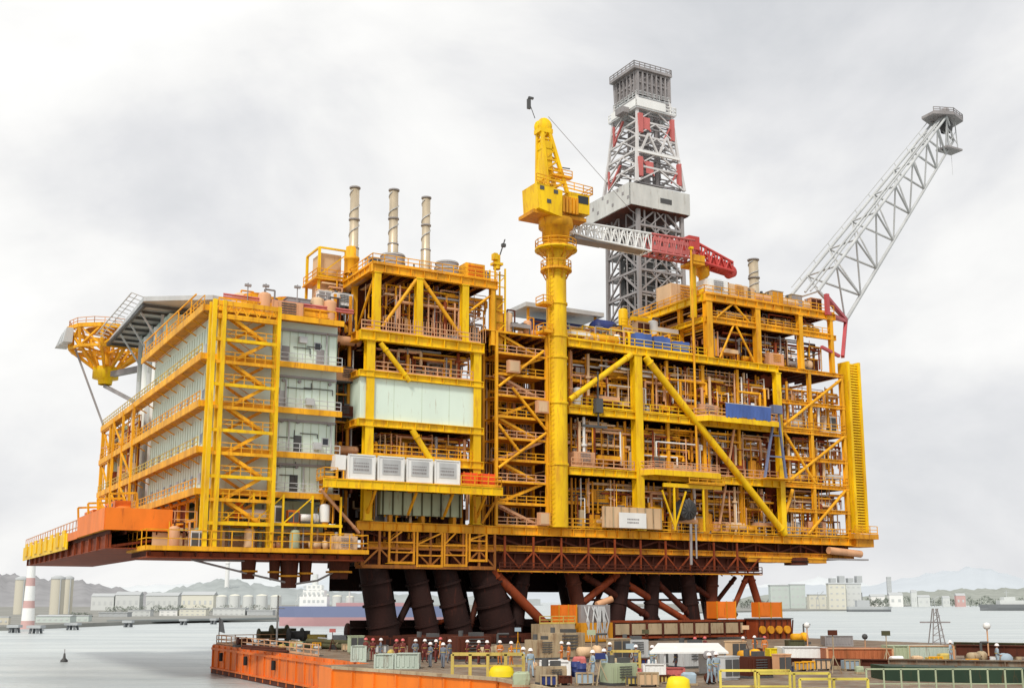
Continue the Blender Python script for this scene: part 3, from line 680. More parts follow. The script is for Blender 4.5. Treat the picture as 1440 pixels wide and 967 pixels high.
for z in (21.2, 25.6, 30.2, 35.2):
    for j in range(2):
        a = 6.6 + rr.uniform(0, 4); b_ = a + rr.uniform(1.5, 3.8); zz = z + rr.uniform(-.5, 1.2)
        k.path([(a, -.12, zz), (b_, -.12, zz), (b_, -.12, zz + rr.uniform(-1, 1))], .05)
k.build('conduit', DGR, T)
for z in (22.4, 27.2, 32.0, 37.2):
    MB().box(6.4, 13.6, -.4, -.05, z, z + .12).box(6.4, 13.6, -.42, -.401, z, z + .22).build('cable_tray', GRY, T)
for u, z, h in ((7.9, 28.4, 3.4), (10.2, 19.3, 3), (13.2, 23.7, 3.6), (12.4, 33.4, 3.8), (8.4, 24, 3.3)):
    MB().path([(u, -.2, z), (u, -.2, z + h)], .1).build('downpipe', LGR, T)
for u, z in ((10.6, 29.2), (11.6, 24.4), (6.7, 35), (9.6, 36)):
    MB().cbox(u, -.3, z, .9, .45, .7).build('junction_box', LGR, T)
k = MB()
for a in (7.6, 9.4, 12.9): 
    for z in (22.3, 27.2, 31.7): k.tube((a, -.3, z), (a, -.02, z), .18, 8)
k.build('wall_light', GRY, T)
# rear frame extension of quarters
k = MB()
for v in (51, 57.5):
    for u in (-1.4, 6): k.bar((u, v, 16), (u, v, 33.4), .5)
for z in (23.6, 28.4, 33.4):
    k.bar((-1.4, 50, z - .5), (-1.4, 58, z - .5), .5)
for a, b_ in ((19.3, 23.2), (24, 28), (28.8, 33)): k.bar((-1.4, 51, a), (-1.4, 57.5, b_), .25)
k.build('rear_frame', YEO, T)
MB().box(0, 9, 51, 57, 19, 33).build('rear_casing', GRN, T)
MB().box(.0, 13.7, -.0, 30, 38.31, 38.45).build('roof', YDK, T)
k = MB()    # dark gap structures along the low side
for i in range(12): v = 2 + i * 4; k.bar((-.6, v, 14.2), (-.6, v, 19), .3)
for z in (16.4, 18.6): k.bar((-.6, 2, z), (-.6, 50, z), .3)
k.build('lower_side_frame', YEO, T)
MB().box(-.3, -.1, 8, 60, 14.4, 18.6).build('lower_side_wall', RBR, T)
for i in range(4):
    v = 36 + i * 3.4
    MB().tube((1.3, v, 19.4), (1.3, v, 44.5), .5, 10).build('riser_duct', LGR if i % 2 else WHT, T)
for v in (33, 40, 47):
    MB().bar((-1.75, v, 15.3), (-1.75, v, 33.2), .3).build('outer_post', YEO, T)
for a, b_, z in ((33, 40, 19.3), (40, 47, 19.3), (33, 40, 23.7), (40, 47, 28.5), (47, 57, 19.3)):
    MB().bar((-1.75, a, z + .3), (-1.75, b_, z + 3.9), .2).build('outer_brace', YEO, T)
k = MB()
for i in range(5): v = 4 + i * 6.0; k.bar((-1.72, v, 38.7), (-1.72, v, 40.6), .12)
k.bar((-1.72, 2, 40.6), (-1.72, 29, 40.6), .14); k.build('lifeline_rack', YEO, T)
for i, (v, z, h, m) in enumerate(((36, 19.4, 2.6, PNK), (42, 19.4, 3.0, RBR), (37, 23.7, 2.4, BEI), (44, 23.7, 2.8, PNK), (35.5, 28.5, 2.2, YEO), (45, 28.5, 2.6, BEI), (51, 23.7, 2.6, RBR), (53, 28.5, 2.4, PNK), (52, 19.4, 3, BEI))):
    MB().box(-1.0, -.1, v, v + 2.2, z, z + h).build('side_locker', m, T)
pipes(T, -1.2, -.4, 34, 56, 19.4, 33, 30, 301, (YEO, PNK, RBR, BEI), .2, 6)
# helideck slab
t = thing('helideck', 'grey helideck slab sloping out over the rear of the quarters roof', 'helideck', (3, 40, 45.4))
k = MB().prism([(-2.5, 27), (5, 22), (13, 24), (13, 48), (8, 53), (-2, 54)], 45.6, 46.2); k.build('deck', LGR, t)
k = MB()
for i in range(8): v = 28 + i * 3.6; k.bar((-2.3, v, 45.3), (12, v, 45.3), .35)
k.bar((-2.2, 28, 45.25), (-2.2, 54, 45.25), .4); k.build('support_beam', DGR, t)
k = MB()
for i in range(14):
    v = 27 + i * 2.0; k.bar((-2.5, v, 46.1), (-4.0, v, 46.5), .1)
k.bar((-4, 27, 46.5), (-4, 53.4, 46.5), .12); k.bar((-3.3, 27, 46.3), (-3.3, 53.4, 46.3), .08); k.build('safety_net', LGR, t)
k = MB()
for v in (31, 38, 45): k.bar((.8, v, 38.6), (.8, v, 45.1), .35); k.bar((.8, v, 41), (-2, v, 45.1), .2)
k.build('strut', LGR, t)
# lattice basket on pedestal
c = (-1.4, 59, 0)
t = thing('lattice_basket', 'round yellow lattice basket platform on a drum, at the far left of the quarters', 'lattice platform', (c[0], c[1], 38))
def ring(r, z, n=12): return [(c[0] + r * math.cos(2 * math.pi * i / n), c[1] + r * math.sin(2 * math.pi * i / n), z) for i in range(n + 1)]
MB().lathe((c[0], c[1], 0), [(1.0, 40.2), (1.1, 41.0), (1.9, 41.1), (1.9, 42.8), (.01, 42.8)], 18).build('drum', YEL, t)
k = MB()
r1_, r2_, r0_ = ring(5.7, 48.2, 10), ring(5.4, 45.2, 10), ring(1.8, 42.6, 10)
for i in range(10):
    k.bar(r0_[i], r2_[i], .36); k.bar(r2_[i], r1_[i], .36); k.bar(r1_[i], r1_[i + 1], .45, .6); k.bar(r2_[i], r2_[i + 1], .4); k.bar(r2_[i], r1_[i + 1], .26); k.bar(r0_[i], r1_[i], .26)
    k.bar((c[0], c[1], 45), r2_[i], .26); k.bar(r2_[i], r1_[i - 1], .2)
k.tube((c[0], c[1], 43.2), (c[0], c[1], 48), .5, 10); k.build('truss', YEO, t)
MB().lathe((c[0], c[1], 48.3), [(0.01, .1), (3.4, .1), (3.4, 0), (.01, 0)], 14).build('floor', YDK, t)
MB().rail(ring(5.6, 48.3), 1.1, .05, 1.6).build('railing', PNK, t)
k = MB()
for i in range(3): k.hexa([(c[0] - 6.6 - i * .2, c[1] - 2 + i * 2, 45.8), (c[0] - 5.3, c[1] - 2 + i * 2, 45.8), (c[0] - 5.3, c[1] - .2 + i * 2, 45.8), (c[0] - 6.6 - i * .2, c[1] - .2 + i * 2, 45.8), (c[0] - 6.2, c[1] - 2 + i * 2, 48), (c[0] - 5.2, c[1] - 2 + i * 2, 48), (c[0] - 5.2, c[1] - .2 + i * 2, 48), (c[0] - 6.2, c[1] - .2 + i * 2, 48)])
k.build('side_panel', LGR, t)
MB().bar((c[0] - 4.6, c[1], 45.4), (-1.4, 57.4, 33.5), .28).bar((c[0], c[1], 41.6), (2.5, 50.2, 41.6), .8).bar((c[0], c[1], 40), (2.5, 50.2, 36), .5).build('strut', GRY, t)

# ---- lifeboat platform on the far left
T = thing('lifeboat_platform', 'yellow cantilevered platform with stepped edge, at the lower far left', 'platform', (-10, 0, 14.5))
deck_part(T, -10, 0, 0, 68, 15.2, YEO, under=MAR)
MB().box(-10.15, -10, 24, 68, 14.0, 15.9).build('fascia', YEL, T)
MB().box(-10.1, -10.0, 0, 17, 15.0, 17.2).box(-10.1, -10.0, 17.01, 23.9, 14.9, 15.8).box(-10, -3.5, -.15, -.02, 15.0, 17.2).build('fascia', ORG, T)
k = MB()
for i in range(8): k.box(-10.3, -10.16, 25 + i * 5.3, 27.4 + i * 5.3, 14.3 + .2 * (i % 2), 16.3)
k.build('stepped_bulwark', YEL, T)
MB().box(-9.6, -.4, .6, 66, 13.2, 13.3).box(-9.4, -9.2, .6, 66, 13.3, 14.6).build('belly_plate', RBR, T)
k = MB()
for i in range(14): v = 1 + i * 5; k.bar((-9.3, v, 13.4), (-.2, v, 14.9), .25); k.bar((-9.6, v, 14.6), (-9.6, v, 13.2), .3)
k.build('under_brace', RBR, T)
railing(T, [(-1, .1, 15.2), (-9.9, .1, 15.2), (-9.9, 67.5, 15.2)], PNK, 1.9, 2.4)
for i, v in enumerate((8.5, 22)):
    t = thing('lifeboat', 'orange enclosed lifeboat in its davits, %s of two on the far left platform' % ('front one' if i == 0 else 'rear one'), 'lifeboat', (-7.4, v, 15.6), 'orange lifeboats on the left platform')
    k = MB(); pr = [(-6, .25, .5, .9), (-5.2, .8, .15, 1.25), (-3.5, 1.25, 0, 1.5), (0, 1.4, 0, 1.5), (3.5, 1.25, 0, 1.5), (5.2, .8, .15, 1.3), (6, .25, .5, 1.0)]
    m0 = len(k.v)
    for y, hw, zb, zt in pr:
        for a_ in range(10):
            th = 2 * math.pi * a_ / 10; cx = math.cos(th); sx = math.sin(th)
            k.v.append((-7.4 + hw * 1.15 * cx, v + y, 16.1 + (zb + zt) / 2 + (zt - zb + .5) / 2 * sx))
    for j in range(len(pr) - 1):
        for a_ in range(10):
            b_ = (a_ + 1) % 10; k.face([m0 + j * 10 + a_, m0 + j * 10 + b_, m0 + (j + 1) * 10 + b_, m0 + (j + 1) * 10 + a_], True)
    k.face([m0 + a_ for a_ in range(10)]); k.face([m0 + 60 + a_ for a_ in reversed(range(10))]); k.build('hull', ORG, t)
    MB().box(-8.2, -6.6, v - 3, v + 3.2, 17.6, 18.4).build('canopy', ORG, t)
    for q in (-3.6, 3.6): MB().bar((-8.6, v + q, 15.25), (-8.9, v + q, 19), .22).bar((-8.9, v + q, 19), (-6.2, v + q, 19.2), .22).bar((-5.8, v + q, 15.25), (-6.2, v + q, 19.2), .2).build('davit', YEO, t)
    for q in (-1.8, 0, 1.8): MB().box(-8.26, -8.21, v + q, v + q + .6, 17.85, 18.15).build('window', GLS, t)

# ---- front cantilever walkway deck under the quarters
T = thing('lower_access_deck', 'orange edged lower access deck hanging in front of the quarters', 'platform', (-6, -3, 13))
k = MB(); k.mat(0).box(-6.5, 16.6, -3.2, 6, 12.95, 13.1).mat(1)
for i in range(16): k.box(-6.2 + i * 1.5, -6.05 + i * 1.5, -3, 5.8, 12.5, 12.94)
k.build('deck', [YDK, MAR], T)
MB().bar((-6.6, -3.25, 13.2), (16.7, -3.25, 13.2), .18, .45).bar((-6.6, -3.2, 13.2), (-6.6, 6, 13.2), .18, .45).build('fascia', YEO, T)
MB().box(-6.4, 16.4, -2.9, 5.6, 12.25, 12.35).ibeam((-6.4, -2.6, 12.55), (16.4, -2.6, 12.55), .55, .3, .06).build('under_frame', RBR, T)
railing(T, [(-6.6, 5.8, 13.1), (-6.6, -3.25, 13.1), (16.6, -3.25, 13.1), (16.6, 0, 13.1)], YEO, 1.9, 2.2)
MB().box(-5.3, 15.6, .3, .5, 13.1, 14.9).build('windbreak', WHT if False else BEI, T)
k = MB().box(1, 14, -2.2, .2, 15.9, 16.0); k.bar((1, -2.25, 15.95), (14, -2.25, 15.95), .12, .3)
for u in (1, 4.2, 7.4, 10.6, 13.8): k.bar((u, -2.2, 13.1), (u, -2.2, 19.1), .2)
for u in (1, 4.2, 7.4): k.bar((u, -2.2, 16), (u + 3.2, -2.2, 18.9), .12)
k.build('mezzanine_frame', YEL, T)
pipes(T, -5, 16, -.8, -.2, 13.1, 16, 26, 5, (YEO, GRN, PNK, BEI))
fill('lower access deck', -5, 15.5, -1.9, -1.2, 13.1, 2.6, 8, [BEI, WHT, GRN, PNK], ['pump_skid', 'cabinet', 'enclosure', 'vertical_vessel'], 11)
fill('mezzanine above lower access deck', 2, 13.5, -1.3, -.9, 16.0, 2.6, 6, [YEO, WHT, GRN, ORG], ['pump_skid', 'cabinet', 'horizontal_vessel', 'vertical_vessel'], 12)
# sea chest pipes hanging under
for i, (u, h, r) in enumerate(((4.6, 2.0, .8), (7.4, 2.1, .6), (9, 2.9, 1.0), (10.8, 2.3, .7), (14.6, 1.9, 1.2))):
    t = thing('hanging_pump_caisson', 'rust brown caisson hanging below the lower access deck, %s from the left' % ORD[i], 'caisson', (u, 0, 12.2), 'caissons hanging under the lower access deck')
    MB().tube((u, 0, 12.3), (u, 0, 12.3 - h), r, 14, r * .8).build('casing', BRN, t); MB().tube((u, 0, 12.0 - h * .5), (u, 0, 12.2 - h * .5), r * 1.2, 14).build('flange', YDK, t)
t = thing('drain_line', 'thin sagging drain line under the lower access deck', 'pipe', (0, -.5, 12))
MB().path([(-1.5, -.5, 12.2), (2, -.5, 11.4), (6, -.5, 10.5), (9.4, -.5, 9.8), (12, -.5, 10.2), (14, -.5, 11.2)], .12).build('pipe', GRY, t)
MB().path([(-1.5, -.5, 12.2), (4, -.5, 12.15)], .1).build('hanger', GRY, t)

# ---- stair tower in front of quarters
T = thing('stair_tower', 'tall yellow zigzag stair tower in front of the quarters', 'stair tower', (3, -3, 13.2))
SU0, SU1, SV0, SV1 = -.9, 6.0, -3.0, -1.6
for u, m, w_ in ((SU0, YEL, .42), (.1, YEL, .42), (SU1, YEL, .38)):
    for v in (SV0, SV1): MB().box(u - w_ / 2, u + w_ / 2, v - w_ / 2, v + w_ / 2, 13.1, 39.0).build('post', m, T)
fl = [15.9 + i * 2.38 for i in range(10)]
for i, z in enumerate(fl):
    d = MB().box(SU0 + .2, SU1 - .2, SV0 + .22, SV1 - .22, z - .08, z).bar((SU0 + .22, SV0, z - .1), (SU1 - .2, SV0, z - .1), .12, .34).build('landing', YEO if i % 2 else YEL, T)
    MB().rail([(.35, SV0 + .05, z), (SU1 - .25, SV0 + .05, z)], 1.0, .04, 1.2, False).build('railing', YEO, d)
    if i < 9:
        a, b_ = (1.0, 4.9) if i % 2 == 0 else (4.9, 1.0)
        k = MB()
        for v in (SV0 + .3, SV1 - .3): k.bar((a, v, z + 2.38), (b_, v, z), .1, .34)
        for s_ in range(9): x = a + (b_ - a) * (s_ + .5) / 9; zz = z + 2.38 * (1 - (s_ + .5) / 9); k.box(x - .16, x + .16, SV0 + .36, SV1 - .36, zz - .03, zz + .03)
        k.build('stair_flight', YEO, T)
        MB().bar((a, SV1 + .2, z), (b_, SV1 + .2, z + 2.38), .08, .3).bar((a, SV1 + .2, z + .9), (b_, SV1 + .2, z + 3.2), .06).build('rear_stringer', YDK, T)
MB().box(SU0, SU1, SV0, -.1, 37.9, 38.0).bar((SU0 - .2, SV0, 38.7), (SU1 + .2, SV0, 38.7), .2, .5).bar((SU0, SV0, 37.4), (SU1, SV0, 37.4), .15, .3).build('top_frame', YEO, T)
k = MB()
for i in range(6): k.bar((SU0 + i * 1.15, SV0, 37.5), (SU0 + (i + .5) * 1.15, SV0, 38.5), .1); k.bar((SU0 + (i + .5) * 1.15, SV0, 38.5), (SU0 + (i + 1) * 1.15, SV0, 37.5), .1)
k.build('lattice', YEO, T)

# ---- roof machinery of the quarters
fill('front edge of quarters roof', 5, 14, 1, 2.4, 38.46, 4.4, 7, [BEI, PNK, YEO, WHT, GRY], None, 21, 2.0, 3.0)
fill('middle of quarters roof', 4, 14, 7, 10, 38.46, 7, 6, [BEI, PNK, YEO, GRN], None, 22, 3.2, 4.6)
t = thing('roof_pipe_rack', 'orange pipe rack with thin masts along the quarters roof', 'pipe rack', (1, 1, 38.5))
k = MB()
for i in range(8): k.bar((.5 + i * 1.9, 1, 38.46), (.5 + i * 1.9, 1, 40.3), .14)
k.bar((.5, 1, 40.3), (13.8, 1, 40.3), .16).bar((.5, 1, 39.5), (13.8, 1, 39.5), .1); k.build('frame', YEO, t)
k = MB()
for z in (40.5, 40.8): k.tube((1, 1.2, z), (16, 1.2, z), .13, 8)
k.build('pipe', PRED, t)
for u in (3.6, 5.6, 9.2): MB().tube((u, 1, 40.3), (u, 1, 42.0 + u * .1), .06, 6).cbox(u, 1, 41.6 + u * .1, .7, .3, .25).build('floodlight_mast', GRY, t)

# ---- dark gap between quarters and middle module
T = thing('gap_pipe_tower', 'shadowed pipe tower in the gap right of the quarters', 'pipe tower', (14, 3, 17))
k = MB()
for u in (14.4, 16.3):
    for v in (3, 7): k.bar((u, v, 16.8), (u, v, 43), .3)
for i in range(8): z = 18.5 + i * 3.2; k.bar((14.4, 3, z), (16.3, 3, z), .2); k.bar((14.4, 3, z), (14.4, 7, z), .2)
k.build('frame', YDK, T)
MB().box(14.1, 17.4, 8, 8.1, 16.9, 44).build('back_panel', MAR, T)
pipes(T, 14, 17, 3.2, 6.5, 17, 43, 40, 8, (GRY, BRN, LGR, PNK, RBR), .25)
for i, z in enumerate((20, 24, 28.5, 32.6, 36.6)):
    fill('%s landing of gap pipe tower' % ['lowest', 'second lowest', 'middle', 'second highest', 'highest'][i], 14.6, 16.6, 2.4, 3, z, 2.4, 1, [LGR, PNK, BRN], ['enclosure', 'horizontal_vessel'], 40 + i)

# ---- middle module
T = thing('middle_module', 'yellow framed middle module with a wide pale mint wall panel', 'process module', (17, 0, 16.8))
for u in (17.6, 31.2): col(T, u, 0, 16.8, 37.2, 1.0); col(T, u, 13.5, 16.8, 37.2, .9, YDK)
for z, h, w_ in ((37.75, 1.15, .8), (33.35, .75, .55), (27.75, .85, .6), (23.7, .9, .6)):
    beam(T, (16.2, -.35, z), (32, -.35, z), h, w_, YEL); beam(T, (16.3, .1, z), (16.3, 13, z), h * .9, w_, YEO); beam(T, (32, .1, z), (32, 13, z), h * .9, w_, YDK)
MB().box(16.7, 31.0, -.2, 0, 28.2, 32.95).build('wall_panel', MINT, T)
MB().box(16.5, 16.69, -.2, 8, 28.2, 32.95).build('side_wall_panel', MINT, T)
k = MB()
for i in range(3): u = 20.6 + i * 3.5; k.box(u, u + .03, -.215, -.203, 28.3, 32.9)
k.build('panel_seam', GRN, T)
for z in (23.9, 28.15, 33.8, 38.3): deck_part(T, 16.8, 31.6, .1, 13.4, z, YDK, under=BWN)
brace(T, (18.7, -.5, 37.0), (22.4, -.5, 32.9), .6); brace(T, (22.8, -.5, 27.3), (27.2, -.5, 21.2), .7)
brace(T, (22.4, 3.5, 32.9), (22.8, 3.5, 28.3), .5, YDK)
MB().box(17, 31.6, 9, 9.1, 17, 38).build('shade_backing', BWN, T)  # dark sheet added for the shade deep inside the module
for z, s in ((16.8, 51), (23.9, 52), (33.8, 53)): pipes(T, 18.2, 30.8, .8, 6, z, z + (5.6 if z < 20 else 3.4), 90, s, (YDK, RBR, GRY, PNK, YEO, BEI))
railing(T, [(18.2, -.3, 33.75), (30.7, -.3, 33.75)], PNK); railing(T, [(18.2, -.3, 24.2), (30.7, -.3, 24.2)], YEO); railing(T, [(16.4, -.4, 38.4), (31.6, -.4, 38.4)], PNK, 1.1)
fill('deck just above wide mint panel', 18.6, 30.6, 1.6, 4, 33.8, 3.0, 7, None, None, 61)
fill('deck just below wide mint panel', 18.6, 30.6, 1.6, 4, 23.9, 3.2, 7, None, None, 62)
fill('the lowest level of the middle module', 18.6, 30.6, 2, 4, 16.8, 4, 5, [GRN, BRN, GRY, RBR], None, 63)
t = thing('long_green_tank', 'long faded green tank lying below the container deck', 'tank', (25, .6, 17)); 
MB().box(19.4, 29.6, .2, 1.6, 17.6, 20.2).build('shell', GRN, t); k = MB()
for i in range(9): k.box(19.6 + i * 1.2, 19.75 + i * 1.2, .08, .19, 17.6, 20.2)
k.build('rib', OLV, t)
for u in (20.5, 24.5, 28.5): MB().box(u, u + .4, .3, 1.5, 16.8, 17.59).build('saddle', YDK, t)
# container deck cantilever
T = thing('container_deck', 'yellow cantilevered deck carrying the white boxes', 'platform', (12, -3, 21))
MB().mat(0).box(11.5, 33.0, -3.1, -.6, 20.85, 21.0).build('deck', YEO, T)
MB().ibeam((11.4, -3.2, 20.45), (33.1, -3.2, 20.45), .95, .3, .08, 1.3).build('edge_girder', YEL, T)
for u in (12, 17.6, 22.5, 27, 31.2): MB().ibeam((u, -3, 20.45), (u, -.5, 20.45), .8, .3).bar((u, -2.7, 20.0), (u, -.4, 17.6), .25).build('bracket', YEO, T)
railing(T, [(27.8, -3.15, 21), (33, -3.15, 21), (33, -.7, 21)], YEO); railing(T, [(11.5, -.8, 21), (11.5, -3.15, 21), (13, -3.15, 21)], YEO)
brace(T, (11.4, -2.4, 19.8), (16.6, -.6, 15.4), .35, PNK); brace(T, (11.8, -1.0, 19.8), (12.6, -1.0, 15.6), .3, YEO); brace(T, (29.6, -2.8, 20), (31.0, -.7, 17), .3, YDK); brace(T, (32.9, -2.8, 20), (31.8, -.7, 17), .3, YDK)
for i in range(4):
    u = 14.3 + i * 3.45; w_ = 3.05
    t = thing('instrument_container', 'white box container with grey lettering, %s' % ['leftmost of the four in the row', 'second from the left in the row', 'third from the left in the row', 'rightmost, beside the red crates'][i], 'container', (u, -2.9, 21), 'white box containers on the yellow deck')
    MB().box(u, u + w_, -2.9, -.9, 21.08, 23.6).build('body', WHT, t)
    k = MB()
    for x in (u - .06, u + w_ - .1): k.box(x, x + .16, -2.98, -2.82, 21.02, 23.7)
    k.box(u - .06, u + w_ + .06, -2.98, -2.84, 23.61, 23.75).box(u + .11, u + w_ - .11, -2.98, -2.84, 21.02, 21.18); k.build('frame', WHT, t)
    p = MB().box(u + .5, u + w_ - .4, -2.94, -2.905, 21.7, 23.4).build('sign_panel', LGR, t)
    k = MB(); rr = random.Random(i)
    for r_ in range(3):
        x = u + .65; zz = 22.75 - r_ * .38
        while x < u + w_ - .75:
            l = rr.uniform(.08, .22); k.box(x, x + l, -2.96, -2.943, zz, zz + (.1 if r_ < 1 else .2)); x += l + .06
    k.build('lettering', GRY, p)
t = thing('end_box', 'small pale box at the left end of the white containers', 'box', (13, -2.6, 21))
MB().box(12.9, 14.1, -2.6, -1.2, 22.0, 23.6).build('body', WHT, t); MB().bar((13.1, -2.5, 21), (13.1, -2.5, 22), .12).bar((13.9, -2.5, 21), (13.9, -2.5, 22), .12).build('leg', YEO, t)
for i, u in enumerate((28.3, 30.6)):
    t = thing('red_crate', 'bright red orange crate on the yellow deck, %s of two' % ('left' if i == 0 else 'right'), 'crate', (u, -2.6, 21), 'red crates beside the white containers')
    RC = MATS.get('signal_red') or paint('signal_red', (.86, .09, .02), .5, .15, .1)
    MB().box(u, u + 1.8, -2.7, -1.2, 21.05, 22.5).build('body', RC, t); k = MB()
    for x in (u, u + .9, u + 1.7): k.box(x, x + .1, -2.78, -2.705, 21.02, 22.6)
    k.build('rib', ORG, t)

# ---- upper power module with the stacks
T = thing('upper_power_module', 'yellow upper module with inverted V braces, below the three stacks', 'process module', (18, 0, 38.4))
for u, w_ in ((18.3, .8), (23.6, .8), (29.6, .85), (33.4, .5)): col(T, u, 0, 38.4, 45.4, w_, YEO if u > 33 else YEL)
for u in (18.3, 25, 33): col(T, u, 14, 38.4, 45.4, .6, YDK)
col(T, 18.3, 7, 38.4, 45.4, .6, YEO)
beam(T, (17.6, -.1, 45.9), (34, -.1, 45.9), 1.0, .6, YEO); beam(T, (17.7, .3, 45.9), (17.7, 14, 45.9), .9, .5, YEO); beam(T, (17.7, .3, 38.6), (17.7, 14, 38.6), .8, .5, YEO)
deck_part(T, 17.8, 34, .2, 14.2, 46.45, YEO, 'roof_deck', MAR)
MB().box(18.5, 33.8, 8, 8.1, 38.4, 45.4).build('shade_backing', BWN, T)  # added brown sheet, its colour stands for shade behind the machines
brace(T, (23.2, -.2, 45.2), (19.0, -.2, 39.0), .4, YEO); brace(T, (24.0, -.2, 45.2), (29.2, -.2, 38.9), .45, YEO); brace(T, (33.2, .2, 44.6), (30, .2, 42), .3, YEO); brace(T, (18.3, 0.6, 45.3), (18.3, 6.6, 39), .3, YEO)
pipes(T, 18.8, 33, .7, 5, 38.5, 45.3, 100, 71, (YDK, RBR, PNK, GRY, YEO, BEI))
railing(T, [(17.7, 14, 46.5), (17.7, -.1, 46.5), (34, -.1, 46.5)], YEO)
k = MB()
for i in range(40): u = 19 + i * .34; k.box(u, u + .05, -.42, -.38, 38.5, 40.2)
k.build('picket_guard', PNK, T)
fill('the open floor of the upper power module', 19.4, 32.8, 1.8, 4, 38.5, 4.5, 7, [PNK, BEI, GRY, LGR, BRN], None, 72)
fill('the roof of the upper power module', 19.5, 33, 6, 8, 46.45, 5, 6, [BEI, PNK, LGR, YEO], ['enclosure', 'air_cooler', 'cabinet', 'horizontal_vessel'], 73, 2.4, 3.4)
def stack(u, v, z0, z1, r, label):
    t = thing('exhaust_stack', label, 'stack', (u, v, z0), 'silver exhaust stacks'); h = z1 - z0
    MB().lathe((u, v, 0), [(r * 1.05, z0), (r * 1.05, z0 + h * .3), (r * .9, z0 + h * .31), (r * .9, z1), (r * .75, z1), (r * .75, z1 - .8), (.01, z1 - .8)], 18).build('shaft', SIL, t)
    k = MB()
    for i in range(30):      # helical strake
        a = i * .55; b_ = (i + 1) * .55; za = z0 + h * (.35 + .6 * i / 30); zb = z0 + h * (.35 + .6 * (i + 1) / 30)
        k.bar((u + r * .98 * math.cos(a), v + r * .98 * math.sin(a), za), (u + r * .98 * math.cos(b_), v + r * .98 * math.sin(b_), zb), .1)
    k.build('strake', LGR, t)
    k = MB()
    for f in (.3, .62, .98): k.tube((u, v, z0 + h * f), (u, v, z0 + h * f + .15), r * 1.12, 18)
    k.build('band', GRY, t)
stack(18.4, 8, 47, 58.4, .62, 'leftmost exhaust stack, rising from a yellow turret')
stack(21.5, 3, 47, 57.0, .6, 'middle exhaust stack, standing on a grey drum')
stack(25.8, 3, 47, 56.8, .56, 'rightmost of the three exhaust stacks')
for i, (u, r, h) in enumerate(((21.5, 1.45, 2.1), (28.2, 1.4, 1.9), (33.2, .7, 1.4))):
    t = thing('silencer_drum', ['grey silencer drum under the middle stack', 'grey silencer drum right of the rightmost stack', 'small grey drum beside the orange roof box'][i], 'drum', (u, 2.6, 46.5))
    MB().tube((u, 3.0 if i < 1 else 2.0, 46.6), (u, 3.0 if i < 1 else 2.0, 46.6 + h), r, 20).build('shell', GRY, t); k = MB()
    for f in (.1, .5, .9): k.tube((u, 3.0 if i < 1 else 2.0, 46.6 + h * f), (u, 3.0 if i < 1 else 2.0, 46.7 + h * f), r * 1.05, 20)
    k.build('hoop', LGR, t)
t = thing('roof_box', 'orange louvred box on the right of the power module roof', 'box', (31, 1.5, 46.5)); MB().box(30.2, 32.8, .8, 2.8, 46.5, 48.6).build('body', YEO, t); k = MB()
for i in range(6): k.box(30.5, 32.5, .72, .79, 46.8 + i * .28, 46.92 + i * .28)
k.build('louvre', ORG, t)
t = thing('stack_turret', 'yellow turret frame with white panels, left of the power module', 'turret', (16, 9, 40))
k = MB()
for u in (14.6, 18.0):
    for v in (9.5, 14): k.bar((u, v, 38.5), (u, v, 50.5), .3)
for z in (41, 44, 47, 50.5):
    k.bar((14.6, 9.5, z), (18, 9.5, z), .22); k.bar((14.6, 9.5, z), (14.6, 14, z), .22)
for z in (41, 44, 47): k.bar((14.6, 9.5, z), (18, 9.5, z + 3), .14)
k.build('frame', YEL, t); MB().box(15, 17.6, 10, 13, 44.2, 50).build('panel', BEI, t)
MB().rail([(14.2, 14, 46.6), (14.2, 9, 46.6), (18, 9, 46.6)], 1.1).build('railing', YEO, t)
MB().box(14.0, 18, 9, 14, 46.4, 46.55).box(13.6, 17, 9.2, 14, 42.4, 42.55).build('deck', YEO, t)
MB().lathe((18.2, 8, 0), [(.85, 47.2), (.85, 48.9), (.95, 48.95), (.95, 49.3), (.72, 49.35), (.72, 50.6), (.01, 50.6)], 16).build('collar', YEO, t)
pipes(t, 13.5, 18, 8.6, 9.3, 38.6, 46.5, 24, 75, (YEO, PNK, BEI))
fill('side platform of yellow turret', 13.9, 17.4, 6.4, 8, 42.56, 3.5, 2, [WHT, YEO], ['enclosure', 'cabinet'], 76)
fill('floor below yellow turret', 12.5, 17.2, 4, 7, 38.46, 3.6, 3, [YEO, PNK, ORG], ['enclosure', 'vertical_vessel'], 77)
t = thing('vent_tower', 'slim yellow vent tower with lamp head between the two modules', 'vent tower', (34.6, 1, 38))
k = MB()
for u in (34.0, 35.4):
    for v in (.4, 1.8): k.bar((u, v, 38), (u, v, 48.4), .18)
for i in range(7): z = 38.5 + i * 1.5; k.bar((34, .4, z), (35.4, .4, z + 1.4) if i % 2 else (35.4, .4, z), .12); k.bar((34, .4, z), (35.4, .4, z), .12)
k.build('frame', YEL, t); MB().box(34.2, 35.2, .6, 1.6, 38.2, 45).build('duct', YEO, t)
MB().lathe((34.6, 1.1, 0), [(.45, 48.4), (.45, 50.2), (.01, 50.2)], 12).cbox(34.6, 1.1, 48.9, 1.3, 1.0, .3).cbox(34.2, .9, 49.5, .5, .8, .8).build('lamp_head', YEL, t)
MB().tube((35, 1, 50.3), (35.7, 1, 52.4), .08, 6).cbox(35.5, 1, 51.4, .5, .4, .4).build('antenna', DGR, t)

